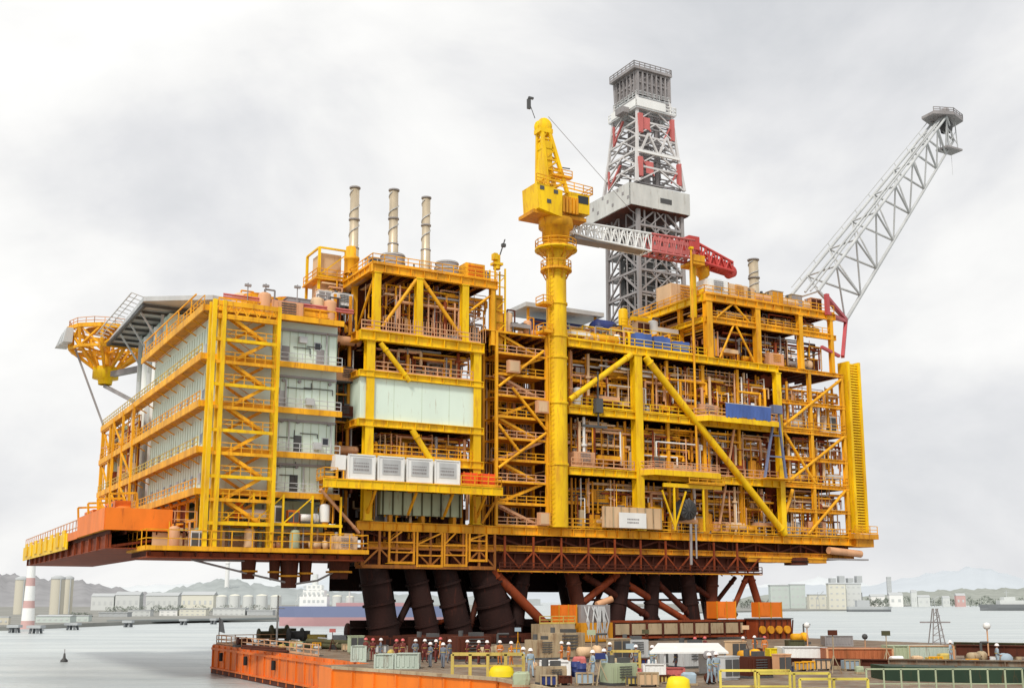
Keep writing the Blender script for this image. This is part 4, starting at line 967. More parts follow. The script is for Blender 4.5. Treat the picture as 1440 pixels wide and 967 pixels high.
# ---- scaffold stair tower between middle module and crane
T = thing('scaffold_tower', 'orange yellow scaffold tower with zigzag braces left of the crane column', 'scaffold tower', (37, 0, 16.8))
for u in (33.9, 40.9):
    for v in (-.2, 3.2): MB().box(u - .16, u + .16, v - .16, v + .16, 16.8, 40.2).build('post', YEO, T)
MB().box(37.3, 37.5, 3.1, 3.3, 16.8, 40).build('post', YDK, T)
zs = [16.8 + i * 2.6 for i in range(10)]
for i, z in enumerate(zs):
    MB().bar((33.9, -.2, z), (40.9, -.2, z), .16, .24).bar((33.9, 3.2, z), (40.9, 3.2, z), .16, .24).build('ledger', YEO, T)
    if i % 1 == 0: MB().box(34.2, 40.7, .2, 3.0, z - .06, z).build('landing', YDK, T)
    if i < 9:
        k = MB(); a, b_ = (34.2, 40.6) if i % 2 else (40.6, 34.2)
        for v in (.3, 1.2): k.bar((a, v, z), (b_, v, z + 2.6), .1, .3)
        for s_ in range(12): f = (s_ + .5) / 12; k.box(a + (b_ - a) * f - .14, a + (b_ - a) * f + .14, .36, 1.14, z + 2.6 * f - .03, z + 2.6 * f + .03)
        k.build('stair_flight', YEO if i % 3 else PNK, T)
        railing(T, [(34.1, -.12, z), (40.7, -.12, z)], YEO if i % 2 else PNK, 1.0, 1.3)
for a, b_, c_, d_ in ((34.1, 33.4, 40.4, 38.4), (34.1, 23.6, 40.7, 28.2), (40.7, 28.6, 36, 33.4), (34.1, 28.8, 37, 25.6)): brace(T, (a, -.4, b_), (c_, -.4, d_), .35, YEO)
MB().box(33.6, 41.2, 5.6, 5.7, 16.9, 40).build('shade_backing', BWN, T)  # added sheet painted as the shaded depth behind the stairs
pipes(T, 34, 41, 3.4, 5.4, 17, 40, 110, 81, (GRY, PNK, YDK, YEO, BEI))
deck_part(T, 32.2, 43.6, -.3, 16, 40.3, YEO, under=BRN)
for i, (u, z) in enumerate(((39.2, 30.6), (35.2, 35.2), (39.4, 17))):
    t = thing('equipment_locker', ['pink beige locker halfway up the scaffold tower', 'pink beige locker high in the scaffold tower', 'pink beige locker at the foot of the scaffold tower'][i], 'locker', (u, -.3, z)); MB().box(u, u + 1.6, -.9, -.3, z, z + 1.5).build('body', PNK, t); MB().box(u + .2, u + 1.4, -.94, -.905, z + .15, z + 1.35).build('door', BEI, t)
fill('top floor left of crane column', 35.5, 41, 1, 3, 40.3, 4.2, 4, [PNK, BEI, YEO, GRY], None, 82)
fill('rear top floor behind crane column', 33, 43, 8, 12, 40.3, 5.2, 5, [PNK, YEO, RBR if False else BEI, GRY], None, 83)

# ---- pedestal crane
CU, CV = 42.4, -.2
T = thing('pedestal_crane', 'tall bright yellow pedestal crane with its boom stowed to the right', 'crane', (CU, CV, 16.8))
k = MB().tube((CU, CV, 16.8), (CU, CV, 52.2), 1.28, 28)
for z in (24.3, 31.9, 37.6, 40.3, 44.5, 48.6): k.tube((CU, CV, z), (CU, CV, z + .25), 1.42, 28)
pc = k.build('pedestal', YEL, T)
k = MB()
for i in range(60): k.bar((CU - 1.6, CV - .9, 17 + i * .6), (CU - 1.1, CV - 1.1, 17 + i * .6), .05)
k.bar((CU - 1.65, CV - .9, 17), (CU - 1.65, CV - .9, 53), .08).build('ladder', YEO, pc)
def ringdeck(z, r, m=YEL):
    d = MB().lathe((CU, CV, z), [(1.3, 0), (r, 0), (r, .2), (1.3, .2)], 24).build('ring_platform', m, T)
    pts = [(CU + (r - .08) * math.cos(2 * math.pi * i / 16), CV + (r - .08) * math.sin(2 * math.pi * i / 16), z + .2) for i in range(17)]
    MB().rail(pts, 1.05, .04, 1.2).build('railing', YEO, d)
    k = MB()
    for i in range(8): a = math.pi * i / 4; k.bar((CU + 1.3 * math.cos(a), CV + 1.3 * math.sin(a), z - 1), (CU + r * .9 * math.cos(a), CV + r * .9 * math.sin(a), z), .14)
    k.build('bracket', YDK, d)
ringdeck(52.3, 2.7); ringdeck(49.6, 2.0, YEO)
for z in (44.2, 40.6): MB().box(CU - 2.6, CU - 1.2, CV - 1.2, CV + .6, z, z + .12).rail([(CU - 1.3, CV - 1.2, z + .1), (CU - 2.6, CV - 1.2, z + .1), (CU - 2.6, CV + .6, z + .1)], 1.0).build('side_landing', YEO, T)
MB().lathe((CU, CV, 0), [(1.5, 52.4), (1.5, 53.6), (1.75, 53.7), (1.75, 55.2), (2.2, 55.3), (2.2, 56.35)], 24).build('slew_column', YEO, T)
MB().box(CU - 4.2, CU + 3.6, CV - 1.6, CV + 2.2, 56.3, 56.75).build('slew_deck', YDK, T)
# machinery house: left body (with splayed bottom), right body
k = MB().hexa([(CU - 3.8, CV - 2.2, 56.76), (CU - .4, CV - 2.2, 56.1), (CU - .4, CV + 1.6, 56.1), (CU - 3.8, CV + 1.6, 56.76), (CU - 4.0, CV - 2.2, 60.1), (CU - .3, CV - 2.2, 59.6), (CU - .3, CV + 1.6, 59.6), (CU - 4.0, CV + 1.6, 60.1)])
mh = k.build('machinery_house', YEL, T)
for u, z in ((-3.6, 59.2), (-1.6, 59), (-2.6, 57.6)): MB().box(CU + u, CU + u + .6, CV - 2.26, CV - 2.205, z, z + .5).build('vent', DGR, mh)
oc = MB().box(CU + .9, CU + 3.9, CV - 1.9, CV + 1.2, 57.2, 59.8).build('operator_cab', YEL, T)
MB().box(CU + 2.2, CU + 3.7, CV - 1.96, CV - 1.905, 58.5, 59.5).box(CU + 3.905, CU + 3.96, CV - 1.6, CV + .9, 58.3, 59.5).build('window', GLS, oc)
MB().rail([(CU - 4.2, CV - 2.4, 60.1), (CU + 4.2, CV - 2.2, 59.8), (CU + 4.2, CV + 1.4, 59.8)], 1.0).build('railing', YEO, T)
k = MB()
for i in range(5): k.box(CU - .2 + i * .5, CU + .1 + i * .5, CV - 2.1, CV - 1.7, 56.9, 59.0)
k.lathe((CU + .4, CV - .4, 55.4), [(.9, 0), (1.4, 1), (.01, 1)], 12).build('winch', YDK, T)
# A-frame mast
k = MB()
bs = [(CU - 2.0, CV - 1.4), (CU + .9, CV - 1.4), (CU + .9, CV + 1.3), (CU - 2.0, CV + 1.3)]; tps = [(CU - 2.3, CV - .5), (CU - 1.3, CV - .5), (CU - 1.3, CV + .5), (CU - 2.3, CV + .5)]
def lerp3(a, b_, f, z): return (a[0] + (b_[0] - a[0]) * f, a[1] + (b_[1] - a[1]) * f, z)
for a, b_ in zip(bs, tps): k.bar((*a, 59.7), (*b_, 68.2), .42)
for i in range(6):
    f = i / 6; g_ = (i + 1) / 6; z = 59.7 + 8.5 * f; z2 = 59.7 + 8.5 * g_
    for j in range(4): A_, B_ = j, (j + 1) % 4; k.bar(lerp3(bs[A_], tps[A_], f, z), lerp3(bs[B_], tps[B_], g_, z2), .2); k.bar(lerp3(bs[A_], tps[A_], g_, z2), lerp3(bs[B_], tps[B_], g_, z2), .2)
k.build('mast', YEL, T)
MB().box(CU - 2.3, CU - 1.0, CV - .9, CV + .9, 61.2, 66.4).build('mast_plate', YEL, T)
MB().lathe((CU - 1.8, CV - .6, 68.6), [(.01, 0), (1.0, 0), (1.05, .15), (.85, .3), (.85, .9), (1.05, 1.05), (1.0, 1.2), (.01, 1.2)], 18, 'y').box(CU - 2.7, CU - .8, CV - .8, CV + .8, 67.6, 68.2).build('sheave_head', YEL, T)
MB().rail([(CU - 1.4, CV - 1.5, 61.8), (CU + 1.6, CV - 1.5, 61.8)], .9).box(CU - 1.4, CU + 1.6, CV - 1.6, CV - .8, 61.7, 61.8).build('mast_landing', YEO, T)
MB().bar((CU + .5, CV, 63.6), (CU + 2.2, CV, 63.7), .12).build('lamp_arm', DGR, T)
MB().tube((CU - 3.0, CV, 69.5), (CU - 3.9, CV, 71.6), .05, 6).cbox(CU - 3.9, CV, 70.6, .45, .3, 1.3).cbox(CU - 3.6, CV, 72.0, .7, .3, .25).build('wind_vane', DGR, T)
for o in list(C.objects):
    if o.parent == T and o.name.split('.')[0] in ('ring_platform', 'slew_column', 'slew_deck', 'machinery_house', 'operator_cab', 'railing', 'winch', 'mast', 'mast_plate', 'sheave_head', 'mast_landing', 'lamp_arm', 'wind_vane'): o.location.z -= .75
# stowed boom
BV = 1.2
def boom_seg(u0, z0, u1, z1, h0, h1, wd, n, mats, nm='boom_section', cr_=.3):
    k = MB()
    for v in (BV - wd / 2, BV + wd / 2):
        k.tube((u0, v, z0 - h0 / 2), (u1, v, z1 - h1 / 2), cr_ / 2, 8); k.tube((u0, v, z0 + h0 / 2), (u1, v, z1 + h1 / 2), cr_ / 2, 8)
    for i in range(n):
        f = i / n; g_ = (i + 1) / n; m_ = (f + g_) / 2
        ua, ub, um = u0 + (u1 - u0) * f, u0 + (u1 - u0) * g_, u0 + (u1 - u0) * m_
        za, zb, zm = z0 + (z1 - z0) * f, z0 + (z1 - z0) * g_, z0 + (z1 - z0) * m_
        ha, hb, hm = h0 + (h1 - h0) * f, h0 + (h1 - h0) * g_, h0 + (h1 - h0) * m_
        for v in (BV - wd / 2, BV + wd / 2):
            k.tube((ua, v, za - ha / 2), (um, v, zm + hm / 2), cr_ * .32, 6); k.tube((um, v, zm + hm / 2), (ub, v, zb - hb / 2), cr_ * .32, 6); k.tube((ub, v, zb - hb / 2), (ub, v, zb + hb / 2), cr_ * .25, 6)
        for s_ in (-1, 1): k.tube((ua, BV - wd / 2, za + s_ * ha / 2), (ub, BV + wd / 2, zb + s_ * hb / 2), cr_ * .3, 6); k.tube((ub, BV - wd / 2, zb + s_ * hb / 2), (ub, BV + wd / 2, zb + s_ * hb / 2), cr_ * .3, 6)
    return k.build(nm, mats, T)
boom_seg(CU + 1.5, 55.3, 48.5, 55.2, 1.2, 2.0, 2.2, 4, WHT); boom_seg(48.5, 55.2, 57.5, 55.2, 2.0, 2.4, 2.2, 7, WHT)
boom_seg(57.5, 55.2, 64.8, 55.3, 2.4, 2.6, 2.2, 6, PRED, cr_=.36); boom_seg(64.8, 55.3, 71.6, 53.9, 2.6, 1.3, 1.8, 5, RED, cr_=.4)
MB().box(45.5, 50.5, BV - 1.0, BV + 1.0, 53.9, 54.5).box(50.5, 57, BV - .9, BV + .9, 53.95, 54.1).build('boom_walkway', GRY, T)
MB().box(57.6, 64.6, BV - 1.15, BV - 1.05, 54.3, 54.9).box(58, 64, BV - 1.15, BV - 1.05, 55.6, 56.1).build('boom_side_plate', PRED, T)
MB().hexa([(68.2, BV - .7, 53.9), (71.6, BV - .7, 52.9), (71.6, BV + .7, 52.9), (68.2, BV + .7, 53.9), (68.2, BV - .7, 54.9), (71.6, BV - .7, 54.4), (71.6, BV + .7, 54.4), (68.2, BV + .7, 54.9)]).lathe((71.8, BV - .5, 53.4), [(.01, 0), (.85, 0), (.85, 1), (.01, 1)], 14, 'y').build('boom_head', RED, T)
MB().box(63.8, 65.6, BV - 1.2, BV + 1.2, 55.3, 57.2).build('boom_bracket', RED, T)
MB().tube((CU - 1.0, CV, 69.4), (57.0, 4, 60.8), .035, 5).tube((57, 4, 60.8), (62, BV, 56.7), .03, 5).build('pendant_rope', GRY, T)
t = thing('boom_rest', 'yellow post with cradle holding up the stowed crane boom', 'boom rest', (66, 1.2, 49.3))
MB().tube((65.2, BV, 46), (65.2, BV, 53.2), .45, 14).build('post', YEL, t); MB().box(64.2, 66.2, BV - 1.4, BV + 1.4, 53.2, 53.6).box(64.2, 66.2, BV - 1.5, BV - 1.35, 53.61, 54.5).build('cradle', YEO, t)
t = thing('exhaust_hood', 'yellow bulb topped vent right of the boom rest', 'vent', (68.6, 2, 49.3))
MB().lathe((67.6, 2, 0), [(.7, 49.3), (.6, 52.2), (.95, 52.6), (.95, 53.8), (.5, 54.4), (.01, 54.4)], 16).build('hood', YEO, t); MB().tube((67.6, 1.3, 50.5), (66.2, 1.3, 49.6), .35, 10).build('elbow', YEL, t)

# ---- right process module
T = thing('right_process_module', 'big yellow framed three deck process module right of the crane', 'process module', (66, 0, 16.8))
for a, b_ in ((43.9, 54.3), (54.3, 66), (66, 78.4)):
    for z, m in ((39.9, YEL), (31.4, YEL), (23.8, YEL)): beam(T, (a, -.3, z), (b_, -.3, z), .95 if z > 30 or True else .8, .6, m)
col(T, 54.4, -.2, 16.8, 39.4, 1.15); col(T, 78.3, -.2, 16.8, 39.4, .85, YEL); col(T, 66, .9, 16.8, 39.4, .5, YEO); col(T, 43.4, 1.4, 16.8, 40, .5, YDK)
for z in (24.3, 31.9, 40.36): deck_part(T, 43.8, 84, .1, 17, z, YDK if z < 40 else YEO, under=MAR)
MB().box(44, 78, 9.6, 9.7, 16.9, 39.6).box(78, 84, 10, 10.1, 16.9, 31).build('shade_backing', BWN, T)  # added sheets, shade of the deep bays put into their colour
brace(T, (53.4, -.6, 39.3), (44.0, -.6, 32.6), .75); brace(T, (55.6, -.6, 39.2), (78.3, -.6, 17.0), .95)
brace(T, (80.4, -.2, 23.2), (77.6, -.2, 17), .5, YEO); brace(T, (70.8, .3, 31.0), (67.6, .3, 17.2), .35, PNK)
for u in (60, 72): MB().box(u - .2, u + .2, .6, 1, 16.8, 39.4).build('column', YEO, T)
for i, (z, h) in enumerate(((16.8, 6.4), (24.3, 6.5), (31.9, 7.3))):
    pipes(T, 44.6, 77.6, .5, 3, z, z + h, 170, 90 + i, (YEO, PNK, YDK, RBR, BEI, YEO, WHT))
    pipes(T, 44.6, 84, 3.5, 8, z, z + h, 130, 190 + i, (YDK, BRN, RBR, YEO, PNK), .28)
    nm = ('lowest', 'middle', 'covered')[i]
    for a, b_ in ((44.4, 53.8), (55, 65.6), (66.2, 77.8)): railing(T, [(a, -.25, z + .08), (b_, -.25, z + .08)], (YEO, PNK, YEL)[i])
    # mezzanine
    zm = z + h * .52
    MB().box(45, 77, 1.8, 3.4, zm - .1, zm).bar((45, 1.75, zm - .05), (77, 1.75, zm - .05), .12, .35).build('mezzanine', YEO if i != 1 else PNK, T)
    MB().rail([(45, 1.8, zm), (77, 1.8, zm)], 1.0, .035, 1.4).build('railing', BEI if i == 1 else YEO, T)
    k = MB()
    for j in range(14): u = 45.6 + j * 2.35; k.bar((u, 1.7, z), (u, 1.7, z + h), .2)
    k.build('mullion', YDK, T)
    fill('the %s deck of the right process module' % nm, 45.4, 77.4, 1.0, 1.4, z, 3.0, 16, None, None, 100 + i)
    fill('the %s mezzanine of the right process module' % nm, 46, 76.5, 2.4, 2.8, zm, 2.6, 12, [PNK, BEI, GRY, BRN, YEO], None, 110 + i)
for (a, b_, z) in ((55.6, 66, 24.4), (64.5, 76.4, 32.0)):
    d = MB().prism([(a - 1.2, -.62), (a, -2.2), (b_, -2.2), (b_ + 1.2, -.62)], z - .15, z).build('balcony', YEO, T)
    MB().bar((a - .1, -2.25, z - .3), (b_ + .1, -2.25, z - .3), .14, .7).bar((a - 1.2, -.7, z - .3), (a, -2.2, z - .3), .14, .7).build('fascia', YEL, d)
    MB().rail([(a - 1.2, -.65, z), (a, -2.15, z), (b_, -2.15, z), (b_ + 1.2, -.65, z)], 1.1).build('railing', PNK, d)
# small yellow hung platform and grey reel at lower right centre
t = thing('hose_reel', 'grey steel hose reel in a yellow frame above the main deck edge', 'hose reel', (62.5, -1.8, 17))
MB().lathe((61.2, -1.6, 19.6), [(.01, 0), (1.35, 0), (1.35, .2), (.7, .25), (.7, 1.3), (1.35, 1.35), (1.35, 1.5), (.01, 1.5)], 20, 'y').build('reel', DGR, t)
k = MB()
for u in (58.9, 63.6): k.bar((u, -1.7, 16.9), (u, -1.7, 22.6), .22)
k.bar((57.2, -1.7, 22.6), (66.6, -1.7, 22.6), .25, .5).bar((58.9, -1.7, 17.2), (57, -1.7, 21.9), .18).bar((58.9, -1.7, 17.2), (60.8, -1.7, 21.9), .18); k.build('frame', YEL, t)
MB().box(61, 66.8, -2.2, -.7, 22.9, 23.0).rail([(61, -2.2, 23), (66.8, -2.2, 23)], 1.0).build('platform', YEO, t)
k = MB()
for i in range(12): a = math.pi * i / 6; k.bar((61.2, -1.75, 19.6), (61.2 + 1.2 * math.cos(a), -1.66, 19.6 + 1.2 * math.sin(a)), .07)
k.build('spoke', DGR, t)
MB().tube((61.6, -1.5, 17.8), (61.5, -1.5, 12.6), .18, 8).tube((62.4, -1.5, 17.8), (62.4, -1.5, 13.4), .12, 8).build('hose', GRY, t)
t = thing('notice_board', 'white notice board with faint grey writing on the main deck edge', 'sign', (53, -1, 16.9))
MB().box(50.7, 54.8, -1.25, -1.15, 17.0, 18.9).build('board', WHT, t); k = MB(); rr = random.Random(3)
for r_ in range(2):
    x = 51.9
    while x < 53.5: l = rr.uniform(.1, .25); k.box(x, x + l, -1.275, -1.253, 18.0 - r_ * .4, 18.18 - r_ * .4); x += l + .07
k.build('lettering', GRY, t)
for u in (51, 54.5): MB().bar((u, -1.1, 16.9), (u, -1.1, 18.6), .1).build('post', GRY, t)
t = thing('beige_tank', 'beige ribbed tank behind the white notice board', 'tank', (51, 0, 16.9)); MB().box(48.6, 57.4, -.9, -.5, 17.0, 19.6).build('shell', BEI, t); k = MB()
for i in range(8): k.box(48.7 + i * 1.22, 48.85 + i * 1.22, -1.0, -.91, 17, 19.6)
k.build('rib', TAN, t)
# blue tarps
for i, (u0, u1, z0, z1, v) in enumerate(((54.4, 57.0, 40.5, 42.6, -.3), (57.4, 60.0, 40.5, 42.5, -.3), (60.4, 63.2, 40.5, 42.1, -.3))):
    t = thing('tarpaulin_bundle', 'blue tarpaulin covered bundle at the top deck edge, %s of three from the left' % ORD[i], 'tarpaulin', (u0, v, z0), 'blue covered bundles on the top deck edge'); k = MB(); n = 8
    for j in range(n):
        a = u0 + (u1 - u0) * j / n; b_ = u0 + (u1 - u0) * (j + 1) / n; za = z1 - .25 * R.random(); k.hexa([(a, v, z0), (b_, v, z0), (b_, v + 1.2, z0), (a, v + 1.2, z0), (a, v + .1, za), (b_, v + .1, za), (b_, v + 1.1, za), (a, v + 1.1, za)])
    k.build('cover', BLU, t); MB().bar((u0, v - .03, (z0 + z1) / 2), (u1, v - .03, (z0 + z1) / 2), .05, .1).build('strap', LGR, t)
t = thing('blue_sheeting', 'long blue sheeting hung on the middle deck balcony rail', 'sheeting', (69, -2.3, 32)); k = MB()
for j in range(26):
    a = 67.3 + j * .3; dz = R.uniform(-.15, .15); k.hexa([(a, -2.32 - .05 * (j % 2), 32.1 + dz), (a + .3, -2.32 - .05 * ((j + 1) % 2), 32.1 + dz), (a + .3, -2.26, 32.1 + dz), (a, -2.26, 32.1 + dz), (a, -2.32, 33.9), (a + .3, -2.32, 33.9), (a + .3, -2.26, 33.9), (a, -2.26, 33.9)])
k.build('sheet', BLU, t); MB().bar((67.2, -2.29, 33.95), (75.2, -2.29, 33.95), .08).build('rope', LGR, t)
BLA = paint('slate_blue_paint', (.17, .20, .33), .5, .3, .2)
t = thing('blue_a_frame', 'slate blue A-frame standing at the right of the middle deck', 'A-frame', (77, -1.6, 24.4))
MB().bar((74.4, -1.4, 24.4), (76.6, -1.4, 33.4), .28).bar((78.2, -1.4, 24.4), (77.2, -1.4, 33.4), .28).bar((75.2, -1.4, 27.4), (77.9, -1.4, 27.4), .2).bar((75.9, -1.4, 30.3), (77.5, -1.4, 30.3), .2).build('leg_frame', BLA, t)
MB().box(76.1, 77.7, -1.8, -1.0, 33.3, 34.5).build('head_block', BLA, t)
MB().box(74.2, 79, -2.2, -.62, 24.3, 24.42).build('footplate', YEO, t)
t = thing('chain_hoist', 'dark chain hoist hanging beside the crane column', 'hoist', (48, -1, 32)); MB().bar((48, -.9, 36.5), (48, -.9, 29.6), .16).box(45.6, 49.2, -1.1, -.8, 29.3, 29.6).build('chain', DGR, t); MB().box(47.5, 48.5, -1.3, -.6, 31.2, 33).build('hook_block', DGR, t)

# ---- right end frame
T = thing('right_end_frame', 'orange open end frame with crossing braces at the right end', 'frame', (86, 0, 16.8))
for u in (84.6, 90.9): col(T, u, .1, 16.8, 40.3, .5, YEO)
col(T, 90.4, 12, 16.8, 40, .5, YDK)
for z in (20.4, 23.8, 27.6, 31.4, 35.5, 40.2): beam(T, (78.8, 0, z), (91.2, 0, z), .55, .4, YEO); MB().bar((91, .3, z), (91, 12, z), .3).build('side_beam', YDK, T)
for z in (24.2, 31.8, 40.6): deck_part(T, 84.01, 91.2, .2, 8, z, YDK, under=BRN)
for p, q in (((90.6, 39.6), (79.2, 32)), ((79.6, 24.2), (90.6, 31.2)), ((90.4, 23.5), (83, 17.2)), ((84.6, 24.4), (79.4, 31))): brace(T, (p[0], -.15, p[1]), (q[0], -.15, q[1]), .42, YEO)
for z in (16.9, 24.2, 31.8): pipes(T, 79, 91, .6, 3.5, z, z + 6.8, 70, int(z * 7), (YEO, PNK, BEI, WHT, YDK, RBR)); railing(T, [(79, -.2, z), (91, -.2, z)], YEO)
for i, z in enumerate((16.9, 24.2, 31.8)): fill('the %s floor of the right end frame' % ('lowest', 'middle', 'upper')[i], 80, 90.2, 1.2, 2, z, 4, 5, [WHT, BEI, PNK, LGR, YEO], None, 130 + i)
MB().box(79, 84, 3.8, 3.9, 17, 40).build('partition', RBR, T)
T = thing('end_ladder_tower', 'tall bright yellow ribbed tower closing the right end of the platform', 'tower', (93, 0, 16))
for u in (91.9, 94.0): MB().box(u - .22, u + .22, -.6, 1.4, 17.6, 42.4).build('upright', YEL, T)
k = MB()
for i in range(62): z = 17.8 + i * .395; k.box(92.13, 93.77, -.45, -.2, z, z + .22)
k.build('rung', YEL, T); MB().box(92.13, 93.77, .6, .7, 17.6, 42.2).build('back_plate', YEO, T)
MB().box(90.6, 95.4, -1.2, 2.4, 16.7, 17.4).box(91.4, 94.8, -.8, 2, 15.6, 16.69).build('foot', YDK, T)
railing(T, [(91, -1.1, 17.42), (95.3, -1.1, 17.42)], YEO)
t = thing('under_deck_vent', 'pale crumpled vent duct below the right deck corner', 'duct', (89, -.4, 14)); MB().tube((86.4, -.4, 15.0), (92.5, -.4, 14.6), .5, 12).build('duct', PNK, t); MB().box(86, 93.6, -.8, .2, 13.7, 13.9).build('tray', GRY, t)
t = thing('under_deck_sump', 'dark round sump tank under the right part of the deck', 'sump tank', (81, 0, 13)); MB().tube((81, .4, 13.9), (81, .4, 12.9), 1.6, 18).build('shell', BRN, t); MB().tube((81, .4, 13.3), (81, .4, 13.45), 1.75, 18).build('flange', DRK, t)
t = thing('under_deck_sump', 'long dull yellow sump tray below the right part of the deck', 'sump tank', (85, 0, 13.6)); MB().box(72, 86, -.3, 1.6, 13.2, 13.84).build('tray', YDK, t); MB().bar((72, -.35, 13.84), (86, -.35, 13.84), .1, .2).build('rim', YEO, t)

# ---- upper right module
T = thing('upper_right_module', 'orange yellow upper deck house frame on the right, topped with beige equipment', 'process module', (66, 0, 40.4))
for u, w_ in ((66.6, .95), (75.2, .85), (83.2, .7), (89.2, .6)): col(T, u, 0, 40.4, 48.3, w_, YEO)
for v in (6, 12, 18): col(T, 66.6, v, 40.4, 48.3, .6, YEO)
for a, b_ in ((66, 75.2), (75.2, 83.2), (83.2, 90)):
    beam(T, (a, -.1, 48.8), (b_, -.1, 48.8), 1.0, .6, YEO); beam(T, (a, -.1, 45.7), (b_, -.1, 45.7), .75, .45, YEO)
for z, h in ((48.8, 1.0), (45.7, .7)):
    for a, b_ in ((.4, 6), (6, 12), (12, 18.4)): beam(T, (66.1, a, z), (66.1, b_, z), h, .5, YEL)
deck_part(T, 66.4, 90, .2, 18.4, 49.35, YEO, under=BRN); deck_part(T, 66.9, 84, .3, 18, 46.05, YDK, under=BRN)
MB().box(68, 83.5, 9, 9.1, 40.5, 45.4).box(74, 89, 9.5, 9.6, 46.2, 48.3).build('shade_backing', BWN, T)  # added sheets coloured like the shade under the roof
for p, q in (((70.9, 45.3), (68.4, 40.6)), ((71.4, 45.3), (74.4, 40.6)), ((68, 46.1), (70.8, 48.3)), ((71.2, 48.3), (73.8, 46.1))): brace(T, (p[0], -.15, p[1]), (q[0], -.15, q[1]), .3, YEO)
railing(T, [(66.1, 18.3, 49.4), (66.1, -.1, 49.4), (90, -.1, 49.4)], YEO); railing(T, [(66.9, -.1, 46.1), (89, -.1, 46.1)], YEO, .9)
pipes(T, 67, 88, .8, 5, 40.5, 45.3, 90, 140, (YEO, PNK, BEI, BRN, GRY, RBR)); pipes(T, 67, 88, .8, 5, 46.2, 48.3, 50, 141, (PNK, RBR, YDK, BEI))
pipes(T, 66.8, 68, 1, 18, 40.6, 48, 40, 142, (YEO, YEL, BEI, PNK))
fill('the lower floor of the upper right module', 68, 88, 1.3, 2.4, 40.6, 4, 10, [BEI, YEO, PNK, GRY], None, 143)
fill('the upper floor of the upper right module', 68, 88, 1.3, 2.4, 46.1, 2, 9, [RBR if False else PNK, BEI, YEO], None, 144)
fill('front roof edge, upper right module', 68, 89, 1.4, 2.6, 49.36, 3.4, 11, [BEI, BEI, WHT, PNK, TAN], ['enclosure', 'cabinet', 'air_cooler', 'enclosure', 'horizontal_vessel'], 145, 2.2, 3.3)
fill('rear roof, upper right module', 68, 88, 7, 10, 49.36, 5.4, 9, [BEI, BEI, WHT, TAN], ['enclosure', 'enclosure', 'cabinet', 'air_cooler'], 146, 3.4, 4.6)
t = thing('roof_mast', 'tall yellow post standing at the front of the upper right module', 'post', (63.6, -1, 40.4)); MB().tube((63.6, -.6, 24), (63.6, -.6, 55), .16, 8).build('pole', YEO, t); MB().cbox(63.6, -.6, 55, .5, .5, .3).build('cap', YEL, t)
stack(78.6, 4, 49.4, 57.0, .78, 'lone silver stack on the upper right module roof'); bpy.data.objects[[o.name for o in C.objects if o.get('label', '').startswith('lone silver')][0]]['group'] = 'silver exhaust stacks'
# stepped equipment left of the upper right module, receding side
T = thing('side_terrace', 'stepped yellow terrace of small machines left of the upper right module', 'terrace', (57, 4, 40.4))
for i, (a, b_, v, z) in enumerate(((56, 65.6, 5, 43.4), (60, 65.6, 11, 46.4))):
    MB().box(a, b_, v, v + 5, z - .15, z).bar((a, v - .05, z - .2), (b_, v - .05, z - .2), .15, .45).build('deck', YEO, T); railing(T, [(a, v, z), (b_, v, z)], YEL)
    for u in (a + .2, (a + b_) / 2, b_ - .2): MB().bar((u, v + .2, 40.4), (u, v + .2, z - .2), .3).build('column', YEO, T)
pipes(T, 45, 65, 3, 12, 40.5, 44, 80, 150, (YEO, YEL, PNK, BEI, GRY, GRN))
railing(T, [(43.9, -.3, 40.42), (66, -.3, 40.42)], YEL, 1.1)
fill('open top deck beside crane column', 45.4, 53.6, .8, 2, 40.4, 3, 4, [BEI, WHT, YEO, GRN], None, 151)
fill('open top deck behind blue bundles', 45, 64, 6, 8, 40.4, 5, 8, [YEO, BEI, PNK, GRN, YEL], None, 152, 2.4, 3.4)
fill('lower step of yellow terrace', 57, 65, 6, 7, 43.4, 3.4, 4, [YEO, BEI, WHT], None, 153)
fill('upper step of yellow terrace', 60.5, 65, 12, 13, 46.4, 4.2, 3, [YEL, BEI], None, 154)
t = thing('deck_office', 'low flat roofed dark blue cabin behind the crane column', 'cabin', (50, 16, 40.5))
MB().box(48.5, 57.2, 16, 20, 40.5, 47.2).build('wall', DBL, t); MB().box(46.5, 59.5, 14.6, 21, 48.4, 49.0).build('roof', LGR, t); k = MB()
for u in (47.4, 53, 58.6): k.bar((u, 15.6, 40.5), (u, 15.6, 48.4), .3)
k.build('roof_post', YEO, t)
for i in range(4): f = MB().box(49.2 + i * 1.9, 50.5 + i * 1.9, 15.9, 15.98, 44.6, 46.2).build('window', WHT, t); MB().box(49.4 + i * 1.9, 50.3 + i * 1.9, 15.86, 15.895, 44.8, 46).build('pane', GLS, f)
t = thing('blue_tank', 'deep blue rounded tank at the foot of the derrick', 'tank', (61, 17, 45)); MB().lathe((59.6, 15, 46.4), [(.01, -2.0), (1.2, -1.9), (1.6, -1.3), (1.6, 1.3), (1.2, 1.9), (.01, 2.0)], 16, 'x').build('shell', DBL, t); MB().box(58.4, 58.8, 14, 16, 40.5, 45.2).box(60.4, 60.8, 14, 16, 40.5, 45.2).build('saddle', DGR, t)

